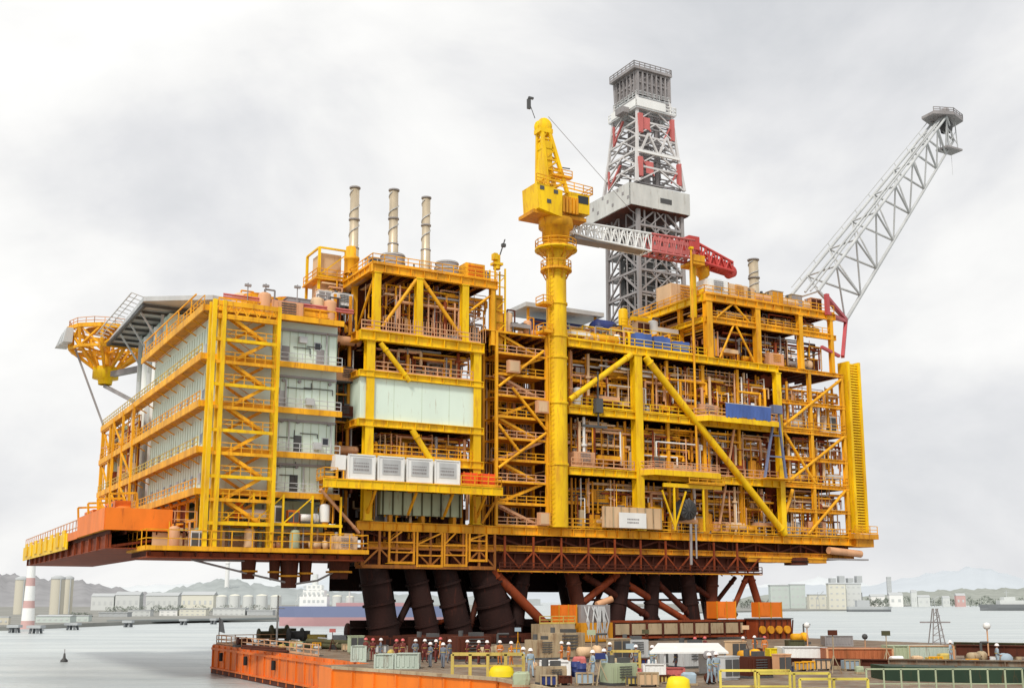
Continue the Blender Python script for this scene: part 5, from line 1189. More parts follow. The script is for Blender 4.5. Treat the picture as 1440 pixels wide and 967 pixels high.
# ---- derrick
DC = (73.5, 23.6)
T = thing('drilling_derrick', 'grey drilling derrick with red and white braces and a wide white windwall', 'derrick', (DC[0], DC[1], 49))
def sq(h): return [(DC[0] - h, DC[1] - h), (DC[0] + h, DC[1] - h), (DC[0] + h, DC[1] + h), (DC[0] - h, DC[1] + h)]
def lat(z0, z1, h0, h1, n, mats, r, name, mix=None):
    A_, B_ = sq(h0), sq(h1); k = MB(); rr = random.Random(int(z0))
    for j in range(4): k.bar((*A_[j], z0), (*B_[j], z1), r * 2.1)
    for i in range(n):
        f, g_ = i / n, (i + 1) / n; za, zb = z0 + (z1 - z0) * f, z0 + (z1 - z0) * g_
        for j in range(4):
            j2 = (j + 1) % 4; p = lerp3(A_[j], B_[j], f, za); q = lerp3(A_[j2], B_[j2], f, za); p2 = lerp3(A_[j], B_[j], g_, zb); q2 = lerp3(A_[j2], B_[j2], g_, zb)
            m_ = [(p2[a] + q2[a]) / 2 for a in range(3)]
            k.bar(p2, q2, r * 1.4)
            k.bar(p, m_, r); k.bar(q, m_, r)
    return k.build(name, mats, T)
lat(44, 69, 4.3, 4.2, 7, GRY, .26, 'lower_truss')
k = MB()
for i in range(6):
    z = 47 + i * 3.7
    for a in (-3, -1, 1, 3): k.bar((DC[0] + a, DC[1] - 4.2, z), (DC[0] + a, DC[1] - 4.2, z + 3.7), .22); k.bar((DC[0] - 4.2, DC[1] + a, z), (DC[0] - 4.2, DC[1] + a, z + 3.7), .16)
    k.box(DC[0] - 3.8, DC[0] + 3.8, DC[1] - 3.6, DC[1] + 3.6, z, z + .12)
    for a in (-2, 2): k.tube((DC[0] + a, DC[1] - 4.3, z), (DC[0] - a, DC[1] - 4.3, z + 3.7), .12, 6)
k.build('inner_framing', GRY, T)
k = MB()
for u, v, h in ((-1.6, -2.5, 1.2), (1.8, -2.2, 1.5), (0, 1, 1.8), (-2.6, 1.5, 1)): k.box(DC[0] + u - h * .7, DC[0] + u + h * .7, DC[1] + v - .6, DC[1] + v + .6, 45, 66.5)
k.build('equipment_shaft', DGR, T)
MB().box(DC[0] - 4.9, DC[0] - 4.5, DC[1] - 4.9, DC[1] - 4.5, 44, 51).box(DC[0] - 5.9, DC[0] + 5, DC[1] - 5.4, DC[1] - 4.9, 50.6, 51.4).build('base_collar', GRY, T)
# windwall
ww = MB()
h = 5.2; z0, z1 = 68.1, 71.6
ww.box(DC[0] - h, DC[0] + h, DC[1] - h, DC[1] - h + .15, z0, z1).box(DC[0] - h - 1.2, DC[0] - h + .15 - 1.2, DC[1] - h - .0, DC[1] + h + 2, z0, z1).box(DC[0] - h - 1.2, DC[0] - h, DC[1] - h, DC[1] - h + .15, z0, z1).box(DC[0] + h - .15, DC[0] + h, DC[1] - h + .16, DC[1] + h, z0, z1).box(DC[0] - h - 1.05, DC[0] + h, DC[1] + h, DC[1] + h + .15, z0, z1)
wo = ww.build('windwall', paint('dull_white_cladding', (.60, .60, .57), .6, .18, .35, rustcol=(.35, .32, .28)), T)
MB().box(DC[0] - .6, DC[0] + 1.6, DC[1] - h - .05, DC[1] - h - .004, 69.2, 70).build('opening', DGR, wo)
k = MB()
for i in range(9): k.box(DC[0] - h - 1.24, DC[0] - h - 1.205, DC[1] - 5 + i * 1.4, DC[1] - 4.5 + i * 1.4, 69 + (i % 3), 69.5 + (i % 3))
k.build('vent', GRY, wo)
MB().box(DC[0] - h - 1, DC[0] + h - .2, DC[1] - h + .2, DC[1] + h, z0 - .2, z0 - .02).build('windwall_floor', BRN, T)
lat(72.2, 77.8, 4.6, 4.0, 2, DWH, .22, 'mid_truss'); lat(77.8, 88.0, 4.0, 3.1, 4, DWH, .19, 'upper_truss')
k = MB()
for z in (72.4, 74.8, 77.2, 79.6, 82, 84.4, 86.4):
    f = (z - 72.2) / 16; hh = 4.4 - 1.1 * f
    k.bar((DC[0] - hh, DC[1] - hh + .4, z), (DC[0] + hh, DC[1] - hh + .4, z), .2); k.bar((DC[0] - hh + .4, DC[1] - hh, z), (DC[0] - hh + .4, DC[1] + hh, z), .2)
    k.box(DC[0] - 1.2, DC[0] - .2, DC[1] - 2, DC[1] - 1, z, z + 2.2); k.tube((DC[0] + 1.2, DC[1] - 2, z), (DC[0] + 1.2, DC[1] - 2, z + 2.4), .35, 8)
    for a in (-2.4, 2.6): k.bar((DC[0] + a, DC[1] - 1, z), (DC[0] + a * .9, DC[1] - 1, z + 2.4), .3)
k.build('travelling_gear', GRY, T)
for zc, hh in ((74.8, 4.3), (82.4, 3.65)):
    bars = [((-hh + .5, -hh - .1, -1.6), (-hh + .5, -hh - .1, 1.6), .75), ((hh - .5, -hh - .1, -1.8), (hh - .5, -hh - .1, 1.8), .6), ((-hh + .8, -hh, 1.6), (-1, -hh, -1), .22),
            ((hh, -hh, 2), (hh - 2, -hh, -1.6), .22), ((-hh - .1, hh - 1, -1.8), (-hh - .1, hh - 1, 1.6), .3), ((-hh - .1, hh - 1, -1.6), (-hh - .1, 0, 1.6), .3)]
    for p, q, w_ in bars: MB().bar((DC[0] + p[0], DC[1] + p[1], zc + p[2]), (DC[0] + q[0], DC[1] + q[1], zc + q[2]), w_).build('red_brace', PRED, T)
    MB().box(DC[0] - 2.6, DC[0] - 1.2, DC[1] - hh - .12, DC[1] - hh - .05, zc - .8, zc + 1.2).build('red_panel', PRED, T)
for a in (-3.4, .1):
    MB().bar((DC[0] + a, DC[1] - 4.2, 77.6), (DC[0] + a + 1.6, DC[1] - 4.1, 80.8), .3).bar((DC[0] + a + 1.6, DC[1] - 4.1, 80.8), (DC[0] + a + 3.3, DC[1] - 4.2, 77.6), .3).build('white_brace', DWH, T)
MB().bar((DC[0] - 4, DC[1] - 4.25, 77.5), (DC[0] + 4, DC[1] - 4.25, 77.5), .35).build('white_beam', WHT, T)
def galler(z, h, m, rm, rh=1.2):
    d = MB().box(DC[0] - h, DC[0] + h, DC[1] - h, DC[1] + h, z, z + .2).build('gallery', m, T)
    MB().rail([(DC[0] - h, DC[1] + h, z + .2), (DC[0] - h, DC[1] - h, z + .2), (DC[0] + h, DC[1] - h, z + .2), (DC[0] + h, DC[1] + h, z + .2)], rh, .06, 1.2).build('railing', rm, d)
galler(84.9, 3.9, LGR, WHT); galler(86.9, 3.3, GRY, LGR, 1.0)
MB().box(DC[0] - 3.8, DC[0] + 1.8, DC[1] - 4.0, DC[1] - 3.92, 85.2, 86.6).build('gallery_screen', WHT, T)
MB().box(DC[0] - 4.0, DC[0] - 3.92, DC[1] - 3.8, DC[1] + 3, 85.2, 86.4).build('gallery_screen', WHT, T)
MB().cbox(DC[0] - 4.6, DC[1] - 1, 84.6, 1.2, 2.2, .9).build('gallery_box', GRY, T)
k = MB(); rr = random.Random(31)
for i in range(90):
    z = rr.uniform(72, 88); hh = 4.4 - 1.3 * (z - 72.2) / 16 - .3; a = rr.uniform(-hh, hh); v = rr.uniform(-hh, hh)
    if rr.random() < .5: k.bar((DC[0] + a, DC[1] + v, z), (DC[0] + a * .9, DC[1] + v * .9, z + rr.uniform(1.5, 4)), rr.uniform(.1, .3))
    else: k.bar((DC[0] - hh, DC[1] + v, z), (DC[0] + hh, DC[1] + v, z + rr.uniform(-.8, .8)), rr.uniform(.08, .2))
k.build('inner_framing', GRY, T); k = MB()
for i in range(110):
    z = rr.uniform(46, 66); a = rr.uniform(-4, 4); v = rr.uniform(-4.2, 2)
    if rr.random() < .5: k.bar((DC[0] + a, DC[1] + v, z), (DC[0] + a + rr.uniform(-1, 1), DC[1] + v, z + rr.uniform(1.5, 4)), rr.uniform(.1, .3))
    else: k.bar((DC[0] - 4, DC[1] + v, z), (DC[0] + 4, DC[1] + v, z + rr.uniform(-1, 1)), rr.uniform(.08, .2))
k.build('inner_framing', LGR, T)
lat(88.0, 91.6, 3.0, 3.1, 2, GRY, .22, 'crown_truss')
k = MB().box(DC[0] - 3.0, DC[0] + 3.2, DC[1] - 3.0, DC[1] + 3.0, 88.3, 91.3)
for i in range(8): k.box(DC[0] - 3.2 + i * .9, DC[0] - 2.95 + i * .9, DC[1] - 3.45, DC[1] - 3.1, 87.4, 91.5)
for i in range(6): k.box(DC[0] - 3.45, DC[0] - 3.1, DC[1] - 2.8 + i * 1, DC[1] - 2.6 + i * 1, 87.8, 91.5)
k.build('crown_block', GRY, T)
MB().box(DC[0] - 4.0, DC[0] + 3.5, DC[1] - 3.7, DC[1] + 3.4, 91.7, 92.0).build('crown_deck', GRY, T)
MB().rail([(DC[0] - 3.95, DC[1] + 3.3, 92), (DC[0] - 3.95, DC[1] - 3.6, 92), (DC[0] + 3.4, DC[1] - 3.6, 92), (DC[0] + 3.4, DC[1] + 3.3, 92)], .9, .06, 1.1).build('railing', GRY, T)
MB().box(DC[0] - 2.4, DC[0] + 2.4, DC[1] - 1, DC[1] + 2.4, 92.0, 93.4).build('crown_sheave_house', GRY, T)

# ---- flare boom
FB = thing('flare_boom', 'white triangular lattice flare boom leaning out to the upper right', 'flare boom', (88, 3, 49.4))
a0 = Vector((87.6, .5, 52.6)); a1 = Vector((120.0, 2.0, 87.4))     # top chord front
c0 = Vector((87.6, 7.2, 52.6)); c1 = Vector((120.0, 4.8, 87.4))    # top chord back
b0 = Vector((96.0, 3.6, 49.8)); b1 = Vector((123.0, 3.4, 84.2))    # bottom chord
k = MB()
for p, q in ((a0, a1), (c0, c1)): k.tube(p, q, .26, 10, .2)
k.tube(b0, b1, .3, 10, .2); k.tube(a0 + Vector((0, 1.5, .4)), a1 + Vector((0, .6, .3)), .13, 6); k.tube(a0 + Vector((0, 2.6, .5)), a1 + Vector((0, 1, .4)), .18, 6)
k.build('chord', LGR, FB)
k = MB(); fs = [0, .13, .27, .42, .57, .71, .83, .92, 1.0]
for i, f in enumerate(fs):
    A_, B_, C2 = a0.lerp(a1, f), b0.lerp(b1, f), c0.lerp(c1, f)
    k.tube(A_, C2, .14, 6); k.tube(A_, B_, .17, 6); k.tube(C2, B_, .17, 6)
    if i < len(fs) - 1:
        g_ = fs[i + 1]; k.tube(B_, a0.lerp(a1, g_), .14, 6); k.tube(B_, c0.lerp(c1, g_), .14, 6); k.tube(A_, c0.lerp(c1, g_), .11, 6)
k.build('web_member', LGR, FB)
k = MB()
for i in range(10):
    p = c0.lerp(c1, .1 + i * .09); k.bar(p, p + Vector((-.3, .2, .7)), .1)
p_, q_ = c0.lerp(c1, .05) + Vector((-.3, .2, .7)), c0.lerp(c1, .97) + Vector((-.3, .2, .7)); k.bar(p_, q_, .1); k.bar(c0.lerp(c1, .1), c1, .5, .12)
k.build('walkway', LGR, FB)
tp = Vector((121.4, 3.4, 87.0))
MB().prism([(tp.x - 4.4, tp.y - 1.2), (tp.x - 1, tp.y - 2.6), (tp.x + 2.6, tp.y - 1.4), (tp.x + 3.2, tp.y + 1.4), (tp.x - .5, tp.y + 2.6), (tp.x - 4.2, tp.y + 1.4)], tp.z + .3, tp.z + .75).rail([(tp.x - 4.3, tp.y - 1.2, tp.z + .7), (tp.x - 1, tp.y - 2.5, tp.z + .7), (tp.x + 2.5, tp.y - 1.4, tp.z + .7), (tp.x + 3.1, tp.y + 1.3, tp.z + .7)], .8, .05, 1.3).build('tip_platform', GRY, FB)
MB().lathe((tp.x, tp.y, 0), [(.9, tp.z - 1.6), (1.1, tp.z - .4), (.7, tp.z + .3)], 14).build('tip_skirt', DGR, FB)
MB().tube((tp.x, tp.y, tp.z + .7), (tp.x, tp.y, tp.z + 1.7), .45, 12).lathe((tp.x, tp.y, tp.z + 1.6), [(.5, 0), (.75, .3), (.6, .9), (.01, .9)], 12).build('burner_tip', GRY, FB)
k = MB()
for x, y in ((-1, -1), (1.2, -1), (1.2, 1), (-1, 1)): k.bar((tp.x + x * .9, tp.y + y * .9, tp.z + .3), (tp.x + x * .9 + .3, tp.y + y * .9, tp.z - 4.6), .12)
k.bar((tp.x - .7, tp.y - .9, tp.z - 1.4), (tp.x + 1.5, tp.y - .9, tp.z - 4), .09); k.bar((tp.x + 1.3, tp.y - .9, tp.z - 1.4), (tp.x - .6, tp.y - .9, tp.z - 4), .09)
k.build('hanger', LGR, FB); MB().prism([(tp.x - 1.5, tp.y - 1.2), (tp.x + 2.2, tp.y - 1.2), (tp.x + 2.2, tp.y + 1.2), (tp.x - 1.5, tp.y + 1.2)], tp.z - 4.9, tp.z - 4.6).build('hanging_platform', GRY, FB)
MB().tube((tp.x + .8, tp.y, tp.z - 4.9), (tp.x + .8, tp.y, tp.z - 9), .03, 5).build('rope', LGR, FB)
RDB = paint('dusty_red_paint', (.50, .09, .10), .5, .2, .1)
MB().bar((88.2, -.6, 51.6), (96.0, 3.4, 49.9), .5).bar((88.2, -.6, 49.2), (96.0, 3.4, 49.7), .45).bar((88.2, -.6, 52), (88.2, -.6, 48.9), .55).bar((96.0, 3.5, 49.8), (91.6, .2, 43.2), .5).bar((90.9, .2, 43.2), (86.8, -.5, 44.0), .4).bar((87.4, 5.4, 51.3), (96.0, 3.7, 49.8), .35).build('base_frame', RDB, FB)

# ================================================================ BARGE, QUAY
def deck_mesh(name, poly, z, wall_mat, label, cat, h=3.6):
    t = thing(name, label, cat, (poly[0][0], poly[0][1], 0))
    n = len(poly); k = MB()
    for i in range(n):
        a, b_ = poly[i], poly[(i + 1) % n]; m = len(k.v); k.v += [(*a, -.6), (*b_, -.6), (*b_, z), (*a, z)]; k.face([m, m + 1, m + 2, m + 3])
        L_ = math.dist(a, b_); nn = int(L_ / 2.4); 
    k.build('hull', wall_mat, t); k = MB(); k.v = [(x, y, z + .002) for x, y in poly]; k.face(list(range(n))); k.build('deck', DECKM, t)
    return t
ZD = 3.2
bp_ = [(5.1, 14.6), (5.0, -33.0), (80, -33.0), (80, 14.6)]
BG = deck_mesh('barge', bp_, ZD, BARGE, 'long orange flat barge carrying the platform on its deck', 'barge')
k = MB().box(4.9, 5.08, -32.9, 14.6, 2.6, 2.85).box(4.86, 5.09, -32.9, 14.6, .5, .7)
for i in range(20): v = 14.3 - i * 2.45; k.box(4.93, 5.08, v - .1, v + .1, .1, 3.1)
k.build('rubbing_strake', BARGE, BG)
MB().box(4.95, 5.09, -32.9, 14.6, -.3, .45).build('boot_top', BRN, BG)
MB().rail([(5.4, -20, ZD), (5.4, 14.3, ZD), (16, 14.3, ZD)], 1.0, .045, 2).build('railing', PNK, BG)
k = MB()
for i in range(3): v = 10 - i * 9.5; k.tube((4.8, v, 2.4), (4.8, v, 1.5), .2, 10)
k.build('fender', BLK, BG)
qp = [(-.1, -38.5), (4.3, -55.5), (2.5, -66), (-6, -84), (40, -112), (130, -80), (112, -29), (86.5, -29), (80.6, -31.5), (0.4, -34.2)]
QY = deck_mesh('quay', qp, ZD + .05, ORG, 'broad steel foreground deck with an orange side wall', 'quay', 3.6)
QY_hull = MB(); 
k = MB()
def lerp2(a, b_, f): return (a[0] + (b_[0] - a[0]) * f, a[1] + (b_[1] - a[1]) * f)
for a, b_ in ((qp[0], qp[1]), (qp[1], qp[2])):
    n = int(math.dist(a, b_) / 2.2)
    for i in range(n + 1): x, y = lerp2(a, b_, i / n); k.box(x - .12, x + .02, y - .08, y + .08, .1, 3.1)
k.build('wall_rib', ORG, QY)
k = MB(); 
for a, b_ in ((qp[0], qp[1]), (qp[1], qp[2])): k.bar((*a, 3.32), (*b_, 3.32), .3, .2)
k.build('coping', TAN, QY)
# tyres hanging between barge and quay
for i, (px, py) in enumerate(((471, 921), (462, 915), (508, 935))):
    g = GP(px, py, 2.6); t = thing('tyre_fender', ['black tyre fender at the corner of the barge', 'smaller black tyre fender left of the corner one', 'black tyre fender below the pale green boxes'][i], 'tyre', g)
    k = MB(); m0 = 0; NN = 16
    for a_ in range(NN):
        for b2 in range(8):
            A1 = 2 * math.pi * a_ / NN; B1 = 2 * math.pi * b2 / 8; r_ = .75 + .28 * math.cos(B1)
            k.v.append((g[0] - .2 + .28 * math.sin(B1), g[1] + r_ * math.cos(A1), 2.7 + r_ * math.sin(A1)))
    for a_ in range(NN):
        for b2 in range(8): k.face([a_ * 8 + b2, a_ * 8 + (b2 + 1) % 8, ((a_ + 1) % NN) * 8 + (b2 + 1) % 8, ((a_ + 1) % NN) * 8 + b2], True)
    k.build('tyre', BLK, t); MB().tube((g[0] - .2, g[1], 3.4), (g[0] + .3, g[1], 3.9), .05, 6).build('rope', TAN, t)

def px_box(name, cat, px0, px1, pyt, pyb, mat, label, depth=2.4, z=ZD, extra=None, group=None, rot=0.0):
    """a container or crate: footprint surveyed on the deck, aligned with the world axes"""
    g0 = G(px0, pyb, z); g1 = G(px1, pyb, z); zt = D((px0 + px1) / 2, pyt, g0[1])[2]
    wd = g1[0] - g0[0]; hh = max(.4, zt - z); x0, y0 = g0[0], g0[1]
    t = thing(name, label, cat, (x0, y0, z), group, 'W')
    k = MB().box(x0, x0 + wd, y0, y0 + depth, z + .08, z + hh); k.build('body', mat, t)
    k = MB(); n = max(3, int(wd / .35))
    for i in range(n): x = x0 + .1 + (wd - .2) * i / n; k.box(x, x + (wd - .2) / n * .5, y0 - .05, y0 - .003, z + .2, z + hh - .14)
    k.build('corrugation', mat, t)
    k = MB()
    for x in (x0, x0 + wd): k.box(x - .07, x + .07, y0 - .09, y0 + .05, z, z + hh + .03)
    k.box(x0, x0 + wd, y0 - .09, y0 + .03, z + hh + .0, z + hh + .06).box(x0 + .07, x0 + wd - .07, y0 - .08, y0 + .03, z, z + .12); k.build('frame', mat if extra is None else extra, t)
    return t
PGN = paint('pale_sage_paint', (.47, .54, .47), .55, .12, .35)
px_box('deck_box', 'box', 494, 514, 908, 930, PGN, 'pale sage box, leftmost of three beside the orange wall')
px_box('deck_box', 'box', 527, 552, 920, 941, PGN, 'pale sage box, middle one of three beside the orange wall')
px_box('deck_box', 'box', 556, 588, 919, 941, PGN, 'pale sage box, rightmost and largest of three beside the orange wall')
px_box('deck_box', 'box', 760, 801, 930, 953, WHT, 'white slatted box between the two groups of pale blue workers')
px_box('deck_box', 'box', 906, 935, 934, 953, WHT, 'small bright white box near the yellow tarpaulin', 1.5)
px_box('deck_box', 'box', 880, 901, 940, 953, PRED, 'faded red box left of the small bright white box', 1.5)
px_box('deck_box', 'box', 936, 962, 939, 952, PRED, 'faded red box right of the small bright white box', 1.5)
px_box('deck_box', 'box', 433, 456, 892, 905, FYL, 'faded yellow box on the rear left of the barge', 2)
px_box('deck_box', 'box', 468, 486, 893, 905, LGR, 'light grey box on the rear left of the barge', 2)
px_box('shipping_container', 'container', 1164, 1256, 912, 936, CORR, 'long orange brown corrugated container on the right', 3, extra=PNK)
px_box('shipping_container', 'container', 1102, 1163, 910, 934, WHT, 'white corrugated container left of the orange brown one', 3, extra=LGR)
px_box('shipping_container', 'container', 1258, 1278, 908, 934, GRN, 'narrow pale green container end right of the orange brown one', 3)
px_box('shipping_container', 'container', 1279, 1342, 908, 933, PGN, 'wide dull sage container left of the stacked beams', 3, extra=PNK)
px_box('deck_box', 'box', 1084, 1101, 912, 932, BYL, 'yellow box left of the white container', 2)
px_box('generator_set', 'generator', 1161, 1199, 894, 908, GRY, 'grey generator set behind the white container', 2, z=ZD)
px_box('deck_box', 'box', 1110, 1131, 900, 911, OLV, 'olive box behind the white container', 2)
# orange boxes on the skid beams
def pbox(name, cat, u0, u1, v0, v1, z0, z1, mat, label):
    t = thing(name, label, cat, (u0, v0, z0)); MB().box(u0, u1, v0, v1, z0 + .1, z1).build('body', mat, t); k = MB()
    for x in (u0, (u0 + u1) / 2, u1 - .14): k.box(x, x + .14, v0 - .08, v0 - .003, z0, z1 + .04)
    k.build('frame', YDK, t); MB().box(u0 + .3, u0 + (u1 - u0) * .42, v0 - .05, v0 - .004, z0 + .3, z1 - .3).build('door', mat, t)
pbox('power_pack', 'power pack', 65.6, 68.8, -1.2, .8, 5.75, 8.0, ORG, 'orange power pack on the skid beam, left one of the right pair')
pbox('power_pack', 'power pack', 71.4, 75.4, -2.6, -1.2, 5.86, 7.9, ORG, 'orange power pack on the winch block at the right end')
pbox('power_pack', 'power pack', 41.6, 44.2, -1.5, .3, 5.4, 7.6, ORG, 'orange power pack beside the grey hydraulic unit, under the frame')
t = thing('hydraulic_unit', 'grey hydraulic unit with hoses under the support frame', 'hydraulic unit', (45, -1.5, 3.2))
MB().box(44.4, 48.6, -2.0, -.6, 5.5, 7.6).build('body', GRY, t); k = MB(); rr = random.Random(6)
for i in range(14): a = rr.uniform(44.5, 48.5); k.path([(a, -2.1, 7.4), (a + rr.uniform(-.6, .6), -2.5, 5.6), (a + rr.uniform(-.6, .6), -2.3, 3.4)], .09)
k.build('hose', LGR, t); MB().cbox(46.4, -1.4, 3.3, 4.6, 2, 2.2).build('base_frame', YDK, t); MB().tube((47.2, -1.2, 7.6), (49.4, -1.2, 8.3), .4, 10).build('motor', PNK, t)
t = thing('skid_trolley', 'tan and rust skid trolley below the long red brown brace', 'trolley', (40, -2, 3.2)); MB().box(38.4, 43.2, -2.6, -.6, 3.7, 5.4).build('body', TAN, t); k = MB()
for i in range(4): k.tube((38.9 + i * 1.25, -2.9, 3.65), (38.9 + i * 1.25, -2.62, 3.65), .42, 12)
k.build('wheel', DGR, t); MB().rail([(38.4, -2.6, 5.4), (43.2, -2.6, 5.4)], .9).build('railing', FYL, t)

# small deck machines on the barge left stern
for i, (px, py, s, m, lab) in enumerate(((372, 903, 1.6, OLV, 'olive deck winch at the barge stern, left of the mooring mast'), (392, 903, 2.0, OLV, 'larger olive deck winch at the foot of the mooring mast'), (415, 904, 1.7, DGR, 'dark deck winch right of the mooring mast'), (340, 909, 1.0, BRN, 'small rusty deck winch near the barge stern corner'), (500, 903, 2.2, BRN, 'rust brown deck winch beside the leftmost support leg'))):
    u, v, _ = GP(px, py, ZD); t = thing('deck_winch', lab, 'winch', (u, v, ZD)); MB().cbox(u, v, ZD, s * 1.7, s, .25).build('base', DGR, t)
    MB().lathe((u - s * .5, v, ZD + s * .55), [(.01, 0), (s * .5, 0), (s * .5, .12), (s * .3, .15), (s * .3, s - .15), (s * .5, s - .12), (s * .5, s), (.01, s)], 14, 'x').build('drum', m, t)
    MB().cbox(u + s * .75, v, ZD + .25, s * .4, s * .6, s * .7).build('gearbox', m, t)
u, v, _ = GP(389, 905, ZD); t = thing('mooring_mast', 'thin pale mast on the stern of the barge', 'mast', (u, v, ZD)); MB().tube((u, v, ZD), (u, v, ZD + 5.5), .12, 8).build('pole', WHT, t); MB().bar((u - .8, v, ZD + 4), (u + .8, v, ZD + 4), .08).build('cross_arm', WHT, t)
for i, (a, b_, z, m, lab) in enumerate(((390, 470, .35, DGN, 'dark green pipe bundle laid along the stern deck'), (430, 515, .5, OLV, 'olive pipe bundle in front of the left support legs'), (340, 400, .25, BRN, 'thin rusty pipe bundle near the stern corner'))):
    p, q = GP(a, 908 + i * 2, ZD), GP(b_, 911 + i * 3, ZD); t = thing('pipe_bundle', lab, 'pipes', p); k = MB()
    for j in range(5): k.tube((p[0], p[1] - j * z * 1.1, ZD + z * .6), (q[0], q[1] - j * z * 1.1, ZD + z * .6), z / 2, 8)
    k.tube((p[0], p[1] - z, ZD + z * 1.4), (q[0], q[1] - z, ZD + z * 1.4), z / 2, 8); k.build('pipe', m, t); MB().bar((p[0] * .5 + q[0] * .5, p[1] + .3, ZD + z * 2), (p[0] * .5 + q[0] * .5, p[1] - 5 * z, ZD + z * 2), .12).build('strap', LGR, t)
# pipe rack clutter under the frame (left): low bollards
for i, px in enumerate((330, 352, 420, 446)):
    u, v, _ = GP(px, 912 + i * 3, ZD); u = max(u, 5.7); t = thing('bollard', 'pale mooring bollard on the stern edge, %s from the left' % ORD[i], 'bollard', (u, v, ZD), 'mooring bollards along the stern'); MB().lathe((u, v, ZD), [(.3, 0), (.22, .1), (.22, .6), (.34, .65), (.34, .8), (.01, .8)], 12).build('post', LGR, t); MB().cbox(u, v, ZD, .9, .9, .05).build('base_plate', DGR, t)

# yellow railings / gate frames on the quay
FYB = paint('faded_bright_yellow', (.75, .62, .12), .6, .3, .4)
def frame_gate(px0, px1, pyt, pyb, mat, label, n=3, w_=.13):
    g0, g1 = G(px0, pyb, ZD + .05), G(px1, pyb, ZD + .05); zt = D(px0, pyt, g0[1])[2]; x0, x1, y = g0[0], g1[0], g0[1]
    t = thing('barrier_frame', label, 'barrier', g0, None, 'W'); k = MB()
    for i in range(n + 1): x = x0 + (x1 - x0) * i / n; k.bar((x, y, ZD), (x, y, zt), w_)
    k.build('post', mat, t); k = MB().bar((x0, y, zt), (x1, y, zt), w_); k.bar((x0, y, (ZD + zt) / 2), (x1, y, (ZD + zt) / 2), w_ * .7).build('rail', mat, t)
frame_gate(636, 736, 919, 951, FYL, 'faded yellow barrier with crates behind it, left of the pale blue workers', 4, .2)
frame_gate(1014, 1112, 942, 985, FYB, 'yellow barrier frame, leftmost of three at the bottom edge', 2, .11)
frame_gate(1068, 1168, 946, 988, FYB, 'yellow barrier frame, middle of three at the bottom edge', 2, .11)
frame_gate(1126, 1222, 954, 992, FYB, 'yellow barrier frame, rightmost of three at the bottom edge', 2, .11)
frame_gate(860, 900, 915, 948, FYL, 'short faded yellow barrier beside the pale blue workers', 1, .16)
frame_gate(1220, 1440, 940, 980, GRN, 'pale green guard rail over the dark green hull at the lower right', 9, .07)
# yellow tarps
for i, (px0, px1, pyt, pyb, lab) in enumerate(((688, 722, 937, 953, 'bright yellow covered heap in front of the faded yellow barrier'), (941, 973, 953, 972, 'bright yellow covered heap at the bottom edge below the white canopy'))):
    g0, g1 = G(px0, pyb, ZD), G(px1, pyb, ZD); zt = D(px0, pyt, g0[1])[2]; h = zt - ZD; t = thing('covered_heap', lab, 'tarpaulin', g0, None, 'W'); cx = (g0[0] + g1[0]) / 2; wd = g1[0] - g0[0]; k = MB(); rr = random.Random(i); NN = 14
    for j, (rf, zf) in enumerate(((.54, 0), (.52, .4), (.46, .8), (.3, .97), (.05, 1.0))):
        for a_ in range(NN): th = 2 * math.pi * a_ / NN; q = rf * (1 + rr.uniform(-.06, .06)); k.v.append((cx + wd * q * math.copysign(abs(math.cos(th)) ** .6, math.cos(th)), g0[1] + .8 + .9 * q * 1.6 * math.copysign(abs(math.sin(th)) ** .6, math.sin(th)), ZD + .06 + h * zf))
    for j in range(4):
        for a_ in range(NN): b2 = (a_ + 1) % NN; k.face([j * NN + a_, j * NN + b2, (j + 1) * NN + b2, (j + 1) * NN + a_], True)
    k.face([4 * NN + a_ for a_ in range(NN)]); k.build('cover', BYL, t); MB().cbox(cx, g0[1] + .8, ZD + .055, wd * .9, 1.3, .1).build('pallet', TAN, t)
# white canopy shelter
g0, g1 = G(932, 950, ZD), G(1020, 950, ZD); t = thing('canopy_shelter', 'white flat canopy shelter on thin posts below the skid beam', 'shelter', g0, None, 'W'); zt = D(932, 905, g0[1])[2]
MB().hexa([(g0[0] - 1, g0[1] - 1.4, zt - .55), (g1[0], g0[1] - 1.4, zt - .55), (g1[0], g0[1] + 2.2, zt - .1), (g0[0], g0[1] + 2.2, zt - .1), (g0[0] - 1, g0[1] - 1.4, zt - .45), (g1[0], g0[1] - 1.4, zt - .45), (g1[0], g0[1] + 2.2, zt), (g0[0], g0[1] + 2.2, zt)]).build('canopy', WHT, t)
for x in (g0[0], g1[0] - .2):
    for y in (g0[1] - 1.2, g0[1] + 2): MB().bar((x, y, ZD), (x, y, zt - .5), .12).build('post', LGR, t)
MB().box(g1[0] - 1.4, g1[0] - .2, g0[1] + 1.9, g0[1] + 2.0, ZD + .06, zt - .4).build('side_curtain', WHT, t)
for px, py, lab in ((996, 921, 'grey round extractor under the canopy, left one'), (1004, 921, 'grey round extractor under the canopy, right one')):
    gg = G(px, 952, ZD); zz = D(px, py, gg[1])[2]; t2 = thing('extractor_fan', lab, 'fan', (gg[0], gg[1], zz), None, 'W'); MB().lathe((gg[0], gg[1] - .1, zz), [(.01, 0), (.25, 0), (.3, .1), (.3, .3), (.01, .3)], 12, 'y').build('housing', GRY, t2); MB().bar((gg[0], gg[1], ZD), (gg[0], gg[1], zz - .2), .07).build('stand', GRY, t2)
